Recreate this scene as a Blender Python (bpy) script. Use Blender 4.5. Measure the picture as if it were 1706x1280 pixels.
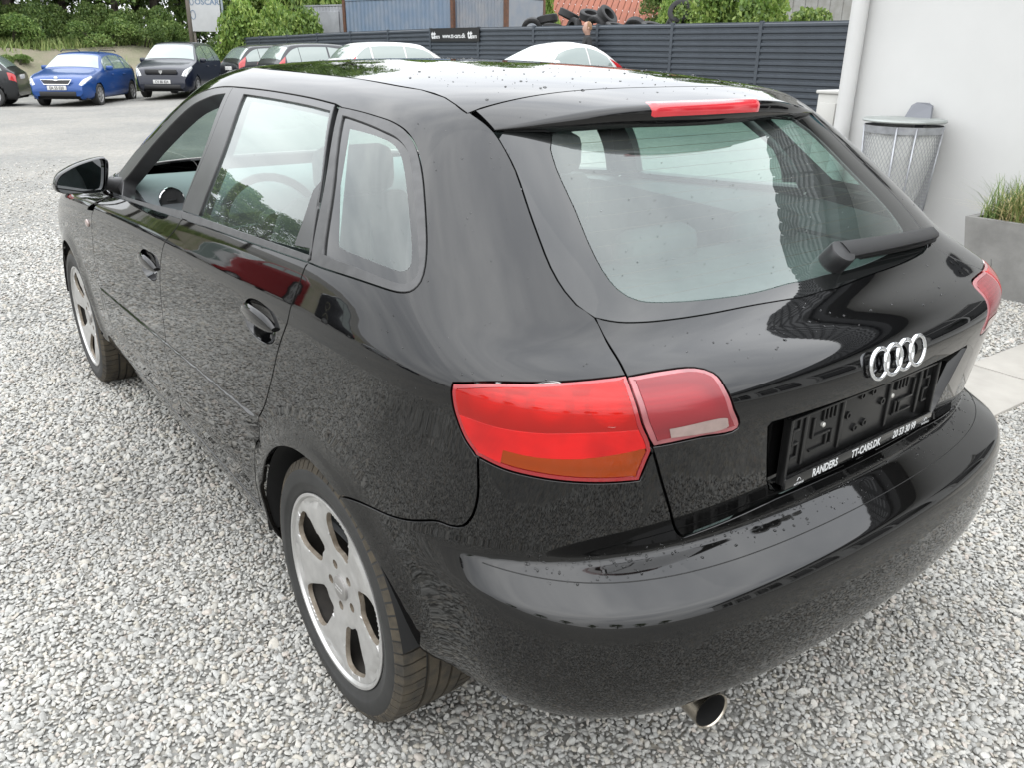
import bpy, bmesh, math, random
import numpy as np
from mathutils import Vector, Matrix
from mathutils.geometry import delaunay_2d_cdt

# ------------------------------------------------------------------ scene, camera, light
scene = bpy.context.scene
for o in list(bpy.data.objects):
    bpy.data.objects.remove(o)
COL = scene.collection
random.seed(7)
RNG = np.random.default_rng(11)
R = math.radians

CAM_POS = (-1.4717, -1.4777, 1.4542)
YAW, PITCH, ROLL, FOC = 0.649677, 0.386098, 0.0101236, 1358.67
cam_data = bpy.data.cameras.new('camera')
cam_data.sensor_fit = 'HORIZONTAL'
cam_data.sensor_width = 36.0
cam_data.lens = FOC / 1706.0 * 36.0
cam_data.clip_start = 0.05
cam_data.clip_end = 600.0
cam = bpy.data.objects.new('camera', cam_data)
COL.objects.link(cam)
_fw = Vector((math.sin(YAW) * math.cos(PITCH), math.cos(YAW) * math.cos(PITCH), -math.sin(PITCH)))
_rt = Vector((math.cos(YAW), -math.sin(YAW), 0))
_up = _rt.cross(_fw)
_r2 = _rt * math.cos(ROLL) + _up * math.sin(ROLL)
_u2 = _up * math.cos(ROLL) - _rt * math.sin(ROLL)
cam.matrix_world = Matrix(((_r2.x, _u2.x, -_fw.x, CAM_POS[0]), (_r2.y, _u2.y, -_fw.y, CAM_POS[1]),
                           (_r2.z, _u2.z, -_fw.z, CAM_POS[2]), (0, 0, 0, 1)))
scene.camera = cam

world = bpy.data.worlds.new('World')
scene.world = world
world.use_nodes = True
SUN_EL, SUN_AZ = R(52), R(215)      # azimuth measured clockwise from +Y
def build_world():
    nt = world.node_tree
    nt.nodes.clear()
    out = nt.nodes.new('ShaderNodeOutputWorld')
    bg = nt.nodes.new('ShaderNodeBackground')
    bg.inputs['Strength'].default_value = 0.12
    sky = nt.nodes.new('ShaderNodeTexSky')
    sky.sky_type = 'NISHITA'
    sky.sun_disc = False
    sky.sun_elevation = SUN_EL
    sky.sun_rotation = SUN_AZ
    sky.air_density = 1.0
    sky.dust_density = 2.0
    tc = nt.nodes.new('ShaderNodeTexCoord')
    mp = nt.nodes.new('ShaderNodeMapping')
    mp.inputs['Scale'].default_value = (1.0, 1.0, 2.2)
    nt.links.new(tc.outputs['Generated'], mp.inputs['Vector'])
    # overcast sheet with soft lighter and darker cloud masses
    n1 = nt.nodes.new('ShaderNodeTexNoise')
    n1.inputs['Scale'].default_value = 2.1
    n1.inputs['Detail'].default_value = 7.0
    n1.inputs['Roughness'].default_value = 0.52
    n1.inputs['Distortion'].default_value = 0.35
    nt.links.new(mp.outputs['Vector'], n1.inputs['Vector'])
    cr = nt.nodes.new('ShaderNodeValToRGB')
    cr.color_ramp.elements[0].position = 0.34
    cr.color_ramp.elements[0].color = (21.5, 22.3, 23.5, 1)
    cr.color_ramp.elements[1].position = 0.68
    cr.color_ramp.elements[1].color = (33.5, 34.0, 34.3, 1)
    nt.links.new(n1.outputs['Fac'], cr.inputs['Fac'])
    mix = nt.nodes.new('ShaderNodeMix')
    mix.data_type = 'RGBA'
    mix.inputs['Factor'].default_value = 0.88
    nt.links.new(sky.outputs['Color'], mix.inputs['A'])
    nt.links.new(cr.outputs['Color'], mix.inputs['B'])
    # overcast skies are brightest overhead: L = Lz (1.35 + 1.65 sin e) / 3
    sp = nt.nodes.new('ShaderNodeSeparateXYZ')
    nt.links.new(tc.outputs['Generated'], sp.inputs[0])
    ov = nt.nodes.new('ShaderNodeMapRange')
    ov.inputs['From Min'].default_value = 0.0; ov.inputs['From Max'].default_value = 1.0
    ov.inputs['To Min'].default_value = 0.42; ov.inputs['To Max'].default_value = 1.0
    nt.links.new(sp.outputs['Z'], ov.inputs['Value'])
    sc = nt.nodes.new('ShaderNodeVectorMath'); sc.operation = 'SCALE'
    nt.links.new(mix.outputs['Result'], sc.inputs[0])
    nt.links.new(ov.outputs['Result'], sc.inputs['Scale'])
    nt.links.new(sc.outputs['Vector'], bg.inputs['Color'])
    nt.links.new(bg.outputs['Background'], out.inputs['Surface'])
build_world()

sun_data = bpy.data.lights.new('sun', 'SUN')
sun_data.energy = 0.5
sun_data.angle = R(110)
sun_data.color = (1.0, 0.96, 0.9)
sun = bpy.data.objects.new('sun', sun_data)
COL.objects.link(sun)
_sd = Vector((math.sin(SUN_AZ) * math.cos(SUN_EL), math.cos(SUN_AZ) * math.cos(SUN_EL), math.sin(SUN_EL)))
sun.rotation_euler = _sd.to_track_quat('Z', 'Y').to_euler()

vs = scene.view_settings
vs.view_transform = 'Standard'
vs.look = 'None'
vs.gamma = 1.0
vs.use_curve_mapping = False
vs.exposure = 0.38

# ------------------------------------------------------------------ helpers
MATS = {}
ALB = 0.64      # common reflectance level of painted and mineral surfaces
def rgba(c):
    return (c[0], c[1], c[2], 1.0)

def mat(name, color, rough=0.5, metal=0.0, spec=0.5, coat=0.0, coat_rough=0.03, var=0.0, var_scale=8.0,
        bump=0.0, bump_scale=60.0, bump_dist=0.002, color2=None, ior=1.5, emit=None):
    """Principled material with optional noise colour variation and noise bump (object space)."""
    if name in MATS:
        return MATS[name]
    if metal < 0.5:
        color = [c * ALB for c in color]
        if color2 is not None: color2 = [c * ALB for c in color2]
    m = bpy.data.materials.new(name)
    m.use_nodes = True
    nt = m.node_tree
    b = nt.nodes['Principled BSDF']
    b.inputs['Base Color'].default_value = rgba(color)
    b.inputs['Roughness'].default_value = rough
    b.inputs['Metallic'].default_value = metal
    b.inputs['IOR'].default_value = ior
    b.inputs['Specular IOR Level'].default_value = spec
    b.inputs['Coat Weight'].default_value = coat
    b.inputs['Coat Roughness'].default_value = coat_rough
    tc = None
    if var > 0 or color2 is not None or bump > 0:
        tc = nt.nodes.new('ShaderNodeTexCoord')
    if var > 0 or color2 is not None:
        n = nt.nodes.new('ShaderNodeTexNoise')
        n.inputs['Scale'].default_value = var_scale
        n.inputs['Detail'].default_value = 6.0
        n.inputs['Roughness'].default_value = 0.6
        nt.links.new(tc.outputs['Object'], n.inputs['Vector'])
        cr = nt.nodes.new('ShaderNodeValToRGB')
        cr.color_ramp.elements[0].position = 0.3
        cr.color_ramp.elements[1].position = 0.7
        if color2 is None:
            cr.color_ramp.elements[0].color = rgba([max(0, x * (1 - var)) for x in color])
            cr.color_ramp.elements[1].color = rgba([min(1, x * (1 + var)) for x in color])
        else:
            cr.color_ramp.elements[0].color = rgba(color)
            cr.color_ramp.elements[1].color = rgba(color2)
        nt.links.new(n.outputs['Fac'], cr.inputs['Fac'])
        nt.links.new(cr.outputs['Color'], b.inputs['Base Color'])
    if bump > 0:
        n = nt.nodes.new('ShaderNodeTexNoise')
        n.inputs['Scale'].default_value = bump_scale
        n.inputs['Detail'].default_value = 4.0
        nt.links.new(tc.outputs['Object'], n.inputs['Vector'])
        bp = nt.nodes.new('ShaderNodeBump')
        bp.inputs['Strength'].default_value = bump
        bp.inputs['Distance'].default_value = bump_dist
        nt.links.new(n.outputs['Fac'], bp.inputs['Height'])
        nt.links.new(bp.outputs['Normal'], b.inputs['Normal'])
    if emit:
        b.inputs['Emission Color'].default_value = rgba(color)
        b.inputs['Emission Strength'].default_value = emit
    MATS[name] = m
    return m

def glass_mat(name, tint, ior=1.52, rough=0.0, film=0.0):
    if name in MATS:
        return MATS[name]
    m = bpy.data.materials.new(name)
    m.use_nodes = True
    nt = m.node_tree
    nt.nodes.clear()
    out = nt.nodes.new('ShaderNodeOutputMaterial')
    tr = nt.nodes.new('ShaderNodeBsdfTransparent')
    tr.inputs['Color'].default_value = rgba(tint)
    gl = nt.nodes.new('ShaderNodeBsdfGlossy')
    gl.inputs['Roughness'].default_value = rough
    gl.inputs['Color'].default_value = (0.93, 0.97, 0.96, 1)
    # Schlick reflectance of a thin pane, the same seen from either side
    ge = nt.nodes.new('ShaderNodeNewGeometry')
    dt = nt.nodes.new('ShaderNodeVectorMath'); dt.operation = 'DOT_PRODUCT'
    nt.links.new(ge.outputs['Normal'], dt.inputs[0]); nt.links.new(ge.outputs['Incoming'], dt.inputs[1])
    ab = nt.nodes.new('ShaderNodeMath'); ab.operation = 'ABSOLUTE'
    nt.links.new(dt.outputs['Value'], ab.inputs[0])
    om = nt.nodes.new('ShaderNodeMath'); om.operation = 'SUBTRACT'; om.inputs[0].default_value = 1.0
    nt.links.new(ab.outputs[0], om.inputs[1])
    pw = nt.nodes.new('ShaderNodeMath'); pw.operation = 'POWER'; pw.inputs[1].default_value = 5.0
    nt.links.new(om.outputs[0], pw.inputs[0])
    f0 = ((ior - 1) / (ior + 1)) ** 2
    fr = nt.nodes.new('ShaderNodeMath'); fr.operation = 'MULTIPLY_ADD'
    fr.inputs[1].default_value = 1 - f0; fr.inputs[2].default_value = f0
    nt.links.new(pw.outputs[0], fr.inputs[0])
    # two faces of the pane reflect: R = 2F/(1+F)
    m1 = nt.nodes.new('ShaderNodeMath'); m1.operation = 'MULTIPLY'; m1.inputs[1].default_value = 2.0
    m2 = nt.nodes.new('ShaderNodeMath'); m2.operation = 'ADD'; m2.inputs[1].default_value = 1.0
    m3 = nt.nodes.new('ShaderNodeMath'); m3.operation = 'DIVIDE'
    nt.links.new(fr.outputs[0], m1.inputs[0])
    nt.links.new(fr.outputs[0], m2.inputs[0])
    nt.links.new(m1.outputs[0], m3.inputs[0])
    nt.links.new(m2.outputs[0], m3.inputs[1])
    mx = nt.nodes.new('ShaderNodeMixShader')
    nt.links.new(m3.outputs[0], mx.inputs['Fac'])
    nt.links.new(tr.outputs[0], mx.inputs[1])
    nt.links.new(gl.outputs[0], mx.inputs[2])
    if film > 0:      # pale dusty haze mixed in to brighten the pane
        df = nt.nodes.new('ShaderNodeBsdfDiffuse')
        df.inputs['Color'].default_value = (0.62, 0.68, 0.66, 1)
        tc = nt.nodes.new('ShaderNodeTexCoord')
        nz = nt.nodes.new('ShaderNodeTexNoise')
        nz.inputs['Scale'].default_value = 2.6
        nz.inputs['Detail'].default_value = 5.0
        nt.links.new(tc.outputs['Object'], nz.inputs['Vector'])
        mr = nt.nodes.new('ShaderNodeMapRange')
        mr.inputs['From Min'].default_value = 0.3; mr.inputs['From Max'].default_value = 0.7
        mr.inputs['To Min'].default_value = film * 0.75; mr.inputs['To Max'].default_value = film * 1.25
        nt.links.new(nz.outputs['Fac'], mr.inputs['Value'])
        m4 = nt.nodes.new('ShaderNodeMixShader')
        nt.links.new(mr.outputs['Result'], m4.inputs['Fac'])
        nt.links.new(tr.outputs[0], m4.inputs[1])
        nt.links.new(df.outputs[0], m4.inputs[2])
        nt.links.new(m4.outputs[0], mx.inputs[1])
    nt.links.new(mx.outputs[0], out.inputs['Surface'])
    MATS[name] = m
    return m

def tag(o, label=None, cat=None, group=None, kind=None):
    if label: o['label'] = label
    if cat: o['category'] = cat
    if group: o['group'] = group
    if kind: o['kind'] = kind
    return o

def empty(name, loc=(0, 0, 0), rz=0.0):
    o = bpy.data.objects.new(name, None)
    o.empty_display_size = 0.1
    COL.objects.link(o)
    o.location = loc
    o.rotation_euler = (0, 0, rz)
    return o

def raw(name, verts, faces, material, parent=None, smooth=False, normals=None, loc=None):
    me = bpy.data.meshes.new(name)
    me.from_pydata([tuple(map(float, v)) for v in verts], [], [tuple(map(int, f)) for f in faces])
    me.update()
    if smooth:
        me.polygons.foreach_set('use_smooth', [True] * len(me.polygons))
    if normals is not None:
        me.normals_split_custom_set_from_vertices([tuple(map(float, n)) for n in normals])
    if isinstance(material, (list, tuple)):
        for mm in material:
            me.materials.append(mm)
    elif material:
        me.materials.append(material)
    o = bpy.data.objects.new(name, me)
    COL.objects.link(o)
    if parent is not None:
        o.parent = parent
    if loc is not None:
        o.location = loc
    return o

def link_mesh(name, me, parent=None, loc=None, rot=None, scale=None):
    o = bpy.data.objects.new(name, me)
    COL.objects.link(o)
    if parent is not None: o.parent = parent
    if loc is not None: o.location = loc
    if rot is not None: o.rotation_euler = rot
    if scale is not None: o.scale = scale
    return o

class MB:
    """collects simple shapes into one mesh"""
    def __init__(s):
        s.v, s.f = [], []
    def add(s, v, f):
        b = len(s.v)
        s.v += [tuple(p) for p in v]
        s.f += [tuple(i + b for i in q) for q in f]
        return s
    def box(s, c, d, rz=0.0, bev=0.0):
        x, y, z = d[0] / 2, d[1] / 2, d[2] / 2
        if bev <= 0:
            P = [(-x, -y, -z), (x, -y, -z), (x, y, -z), (-x, y, -z), (-x, -y, z), (x, -y, z), (x, y, z), (-x, y, z)]
            F = [(3, 2, 1, 0), (4, 5, 6, 7), (0, 1, 5, 4), (1, 2, 6, 5), (2, 3, 7, 6), (3, 0, 4, 7)]
        else:
            bm = bmesh.new()
            bmesh.ops.create_cube(bm, size=1.0)
            for v in bm.verts:
                v.co = Vector((v.co.x * d[0], v.co.y * d[1], v.co.z * d[2]))
            bmesh.ops.bevel(bm, geom=bm.edges[:], offset=min(bev, min(d) * 0.45), segments=2, affect='EDGES', profile=0.5)
            bm.verts.index_update()
            P = [tuple(v.co) for v in bm.verts]
            F = [tuple(v.index for v in f.verts) for f in bm.faces]
            bm.free()
        ca, sa = math.cos(rz), math.sin(rz)
        return s.add([(c[0] + p[0] * ca - p[1] * sa, c[1] + p[0] * sa + p[1] * ca, c[2] + p[2]) for p in P], F)
    def tube(s, pts, r, n=8, cap=True):
        pts = [Vector(p) for p in pts]
        rr = r if isinstance(r, (list, tuple)) else [r] * len(pts)
        b = len(s.v)
        prev = None
        for i, p in enumerate(pts):
            t = (pts[min(i + 1, len(pts) - 1)] - pts[max(i - 1, 0)]).normalized()
            if prev is None:
                a = t.orthogonal().normalized()
            else:
                a = (prev - t * prev.dot(t)).normalized()
            prev = a
            bb = t.cross(a)
            for k in range(n):
                th = 2 * math.pi * k / n
                s.v.append(tuple(p + (a * math.cos(th) + bb * math.sin(th)) * rr[i]))
        for i in range(len(pts) - 1):
            for k in range(n):
                k2 = (k + 1) % n
                s.f.append((b + i * n + k, b + i * n + k2, b + (i + 1) * n + k2, b + (i + 1) * n + k))
        if cap:
            s.f.append(tuple(b + k for k in range(n))[::-1])
            s.f.append(tuple(b + (len(pts) - 1) * n + k for k in range(n)))
        return s
    def lathe(s, prof, n=48, axis='x', c=(0, 0, 0)):
        """prof: list of (axial, radius)"""
        b = len(s.v)
        for a, r in prof:
            for k in range(n):
                th = 2 * math.pi * k / n
                q = (r * math.cos(th), r * math.sin(th))
                if axis == 'x': p = (a, q[0], q[1])
                elif axis == 'y': p = (q[1], a, q[0])
                else: p = (q[0], q[1], a)
                s.v.append((p[0] + c[0], p[1] + c[1], p[2] + c[2]))
        for i in range(len(prof) - 1):
            for k in range(n):
                k2 = (k + 1) % n
                s.f.append((b + i * n + k, b + i * n + k2, b + (i + 1) * n + k2, b + (i + 1) * n + k))
        return s
    def prism(s, poly, h0, h1, plane='xy'):
        n = len(poly)
        b = len(s.v)
        for h in (h0, h1):
            for p in poly:
                if plane == 'xy': s.v.append((p[0], p[1], h))
                elif plane == 'yz': s.v.append((h, p[0], p[1]))
                else: s.v.append((p[0], h, p[1]))
        s.f.append(tuple(b + i for i in range(n))[::-1])
        s.f.append(tuple(b + n + i for i in range(n)))
        for i in range(n):
            j = (i + 1) % n
            s.f.append((b + i, b + j, b + n + j, b + n + i))
        return s
    def build(s, name, material, parent=None, smooth=False, auto=None, loc=None, fix=True):
        o = raw(name, s.v, s.f, material, parent, smooth, loc=loc)
        me = o.data
        if fix:
            bm = bmesh.new(); bm.from_mesh(me)
            bmesh.ops.recalc_face_normals(bm, faces=bm.faces[:])
            bm.to_mesh(me); bm.free()
        if auto is not None:
            me.polygons.foreach_set('use_smooth', [True] * len(me.polygons))
            me.set_sharp_from_angle(angle=R(auto))
        return o

def catmull(P, step, closed=False):
    """resample a polyline through its points with a centripetal Catmull-Rom curve"""
    P = np.asarray(P, float)
    n = len(P)
    if n < 3 and not closed:
        d = np.linalg.norm(P[1] - P[0])
        k = max(2, int(d / step) + 1)
        return P[0] + (P[1] - P[0]) * np.linspace(0, 1, k)[:, None]
    out = []
    for i in range(n if closed else n - 1):
        if closed:
            p0, p1, p2, p3 = P[(i - 1) % n], P[i], P[(i + 1) % n], P[(i + 2) % n]
        else:
            p1, p2 = P[i], P[i + 1]
            p0 = P[i - 1] if i > 0 else 2 * p1 - p2
            p3 = P[i + 2] if i + 2 < n else 2 * p2 - p1
        t0 = 0.0
        t1 = t0 + max(1e-6, np.linalg.norm(p1 - p0)) ** 0.5
        t2 = t1 + max(1e-6, np.linalg.norm(p2 - p1)) ** 0.5
        t3 = t2 + max(1e-6, np.linalg.norm(p3 - p2)) ** 0.5
        k = max(1, int(np.linalg.norm(p2 - p1) / step))
        for t in np.linspace(t1, t2, k, endpoint=False):
            A1 = (t1 - t) / (t1 - t0) * p0 + (t - t0) / (t1 - t0) * p1
            A2 = (t2 - t) / (t2 - t1) * p1 + (t - t1) / (t2 - t1) * p2
            A3 = (t3 - t) / (t3 - t2) * p2 + (t - t2) / (t3 - t2) * p3
            B1 = (t2 - t) / (t2 - t0) * A1 + (t - t0) / (t2 - t0) * A2
            B2 = (t3 - t) / (t3 - t1) * A2 + (t - t1) / (t3 - t1) * A3
            out.append((t2 - t) / (t2 - t1) * B1 + (t - t1) / (t2 - t1) * B2)
    if not closed:
        out.append(P[-1])
    return np.array(out)

def inside(pts, poly):
    """even-odd test, vectorised"""
    x, y = pts[:, 0], pts[:, 1]
    res = np.zeros(len(pts), bool)
    n = len(poly)
    for i in range(n):
        x1, y1 = poly[i]
        x2, y2 = poly[(i + 1) % n]
        if y1 == y2:
            continue
        c = (y1 > y) != (y2 > y)
        xi = (x2 - x1) * (y - y1) / (y2 - y1) + x1
        res ^= c & (x < xi)
    return res

def text_mesh(body, size, font_shear=0.0, extrude=0.0, bold=0.0, align='LEFT', space=1.0):
    cu = bpy.data.curves.new('lettering', 'FONT')
    cu.body = body
    cu.size = size
    cu.extrude = extrude
    cu.offset = bold
    cu.shear = font_shear
    cu.align_x = align
    cu.space_character = space
    cu.resolution_u = 3
    o = bpy.data.objects.new('lettering_tmp', cu)
    COL.objects.link(o)
    dg = bpy.context.evaluated_depsgraph_get()
    me = bpy.data.meshes.new_from_object(o.evaluated_get(dg))
    bpy.data.objects.remove(o)
    bpy.data.curves.remove(cu)
    return me

# ------------------------------------------------------------------ main car: body surface
# row: w, z_side(at y=1), slope, | yr, zr, k, n | yf, zf, nf
ROWS=np.array([
 # w     zs    sl     yr    zr    k    n    yf    zf   nf
 (.740, .230, .00, -.620, .345, .06, 5.6, 3.10, .22, 4.0),
 (.806, .215, .00, -.750, .334, .10, 5.8, 3.22, .21, 4.0),
 (.846, .255, .00, -.718, .350, .13, 5.3, 3.30, .26, 7.0),
 (.866, .350, .00, -.718, .405, .13, 5.3, 3.38, .35, 7.0),
 (.876, .460, .00, -.718, .470, .13, 5.3, 3.42, .45, 7.0),
 (.881, .568, .00, -.718, .562, .13, 5.3, 3.44, .52, 7.0),
 (.882, .586, .00, -.718, .580, .13, 5.3, 3.44, .55, 7.0),
 (.882, .599, .00, -.718, .594, .13, 5.3, 3.44, .57, 7.0),
 (.882, .605, .00, -.718, .600, .13, 5.3, 3.44, .58, 7.0),
 (.882, .624, .00, -.718, .619, .13, 5.3, 3.44, .59, 7.0),
 (.882, .644, .00, -.718, .639, .13, 5.3, 3.44, .60, 7.0),
 (.882, .649, .00, -.718, .644, .13, 5.3, 3.44, .61, 7.0),
 (.882, .661, .00, -.718, .655, .13, 5.3, 3.44, .62, 7.0),
 (.882, .700, .00, -.724, .695, .12, 5.2, 3.43, .66, 7.0),
 (.880, .780, -.01, -.738, .790, .12, 5.2, 3.40, .71, 7.0),
 (.876, .860, -.02, -.754, .880, .12, 5.2, 3.35, .75, 7.0),
 (.872, .915, -.02, -.756, .930, .12, 5.6, 3.28, .78, 7.0),
 (.868, .940, -.022, -.727, .965, .11, 5.8, 3.15, .81, 7.0),
 (.855, .970, -.03, -.660, .988, .09, 6.0, 2.90, .88, 7.0),
 (.836, 1.022, -.05, -.558, 1.006, .06, 6.8, 2.50, .99, 3.4),
 (.790, 1.130, -.035, -.455, 1.100, .05, 7.0, 2.26, 1.09, 3.2),
 (.724, 1.250, -.015, -.312, 1.215, .05, 7.0, 1.98, 1.20, 3.0),
 (.654, 1.350, .008, -.190, 1.310, .02, 6.6, 1.80, 1.280, 2.8),
 (.604, 1.390, .014, -.130, 1.355, -.04, 5.6, 1.72, 1.318, 2.7),
 (.550, 1.409, .018, -.080, 1.377, -.10, 4.8, 1.67, 1.338, 2.7),
])
# how far the bumper rows stand out from the body at the tail
PUSH={2:.090,3:.111,4:.119,5:.1165,6:.1110,7:.1035,8:.095,9:.056,10:.012,11:.002}
FR=[0,.2,.4,.58,.74,.88,1.0]          # rear centre->corner
FS=[.07,.16,.28,.44,.64,.84,1.0]           # corner->ys
FF=[.10,.22,.36,.52,.68,.82,.92,1.0]   # ysf -> front corner
FC=[.25,.5,.75,1.0]                   # front corner -> centre
YS,YF=.40,.95
def _res(P,fr):
    d=np.r_[0,np.cumsum(np.linalg.norm(np.diff(P,axis=0),axis=1))]; d/=d[-1]
    return np.stack([np.interp(fr,d,P[:,i]) for i in range(P.shape[1])],-1)
def ctrl():
    net=[]
    th=np.linspace(0,np.pi/2,2001)
    for ri,(w,zs,sl,yr,zr,k,n,yf,zf,nf) in enumerate(ROWS):
        s,c=np.sin(th)**(2/n),np.cos(th)**(2/n)
        x=-w*s; L=YS-yr
        y=YS-(L-k*x*x*(c**1.0))*c
        P=np.stack([x,y],-1); ic=1000
        if ri in PUSH:
            T=np.gradient(P,axis=0); T/=np.maximum(1e-12,np.linalg.norm(T,axis=1,keepdims=True))
            g=np.clip((-.405-y)/.265,0,1); g=g*g*(3-2*g)
            nrm=np.stack([-T[:,1],T[:,0]],-1); nrm[nrm@np.array([0,-1.])<-.2]*=-1
            sgn=np.sign((nrm*np.stack([x,y-YS],-1)).sum(1)); sgn[sgn==0]=1
            P=P+nrm*(sgn*PUSH[ri]*g)[:,None]; P[0,0]=0
        A=_res(P[:ic+1],FR); B=_res(P[ic:],FS)
        M=np.array([[-w,YS+(YF-YS)*t] for t in (.34,.67,1.0)])
        s,c=np.sin(th)**(2/nf),np.cos(th)**(2/nf)
        Q=np.stack([-w*c,YF+(yf-YF)*s],-1)
        ic=1000
        D=_res(Q[:ic+1],FF); E=_res(Q[ic:],FC)
        R=np.r_[A,B,M,D,E]
        # z
        zside=zs+sl*((np.minimum(R[:,1],1.1) if zs>1.1 else R[:,1])-1.0)-.02*sl*0
        nr=len(A)
        t=np.clip((R[:,1]-yr)/(0.45),0,1) if zs>.5 else np.clip((R[:,1]+.30)/.6,0,1)
        t=t*t*(3-2*t)
        z=np.where(R[:,1]<YF, zr+(zside-zr)*t, zside)
        tf=np.clip((R[:,1]-YF)/(yf-YF),0,1); 
        z=np.where(R[:,1]>YF, zside+(zf-zside)*tf**(1.5 if zs>1.3 else 2.2), z)
        net.append(np.c_[R,z])
    return np.array(net)  # rows x cols x 3
def pad(N):
    m=N[:,1:2]*[-1,1,1]; m2=N[:,-2:-1]*[-1,1,1]
    N=np.concatenate([m,N,m2],1)
    N=np.concatenate([2*N[:1]-N[1:2],N,2*N[-1:]-N[-2:-1]],0)
    return N
def bas(t):
    return np.stack([(1-t)**3/6,(3*t**3-6*t*t+4)/6,(-3*t**3+3*t*t+3*t+1)/6,t**3/6],-1)
def dbas(t):
    return np.stack([-(1-t)**2/2,(9*t*t-12*t)/6,(-9*t*t+6*t+3)/6,t*t/2],-1)
class Surf:
    def __init__(s,N): s.N=pad(N); s.nr,s.nc=N.shape[:2]
    def ev(s,u,v,der=False):  # u col param, v row param
        u=np.asarray(u,float); v=np.asarray(v,float)
        iu=np.clip(np.floor(u).astype(int),0,s.nc-2); iv=np.clip(np.floor(v).astype(int),0,s.nr-2)
        tu,tv=u-iu,v-iv; G=s.N[(iv[...,None,None]+np.arange(4)[:,None]),(iu[...,None,None]+np.arange(4))]
        bu,bv=bas(tu),bas(tv)
        S=np.einsum('...i,...j,...ijk->...k',bv,bu,G)
        if not der: return S
        Su=np.einsum('...i,...j,...ijk->...k',bv,dbas(tu),G); Sv=np.einsum('...i,...j,...ijk->...k',dbas(tv),bu,G)
        return S,Su,Sv

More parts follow.
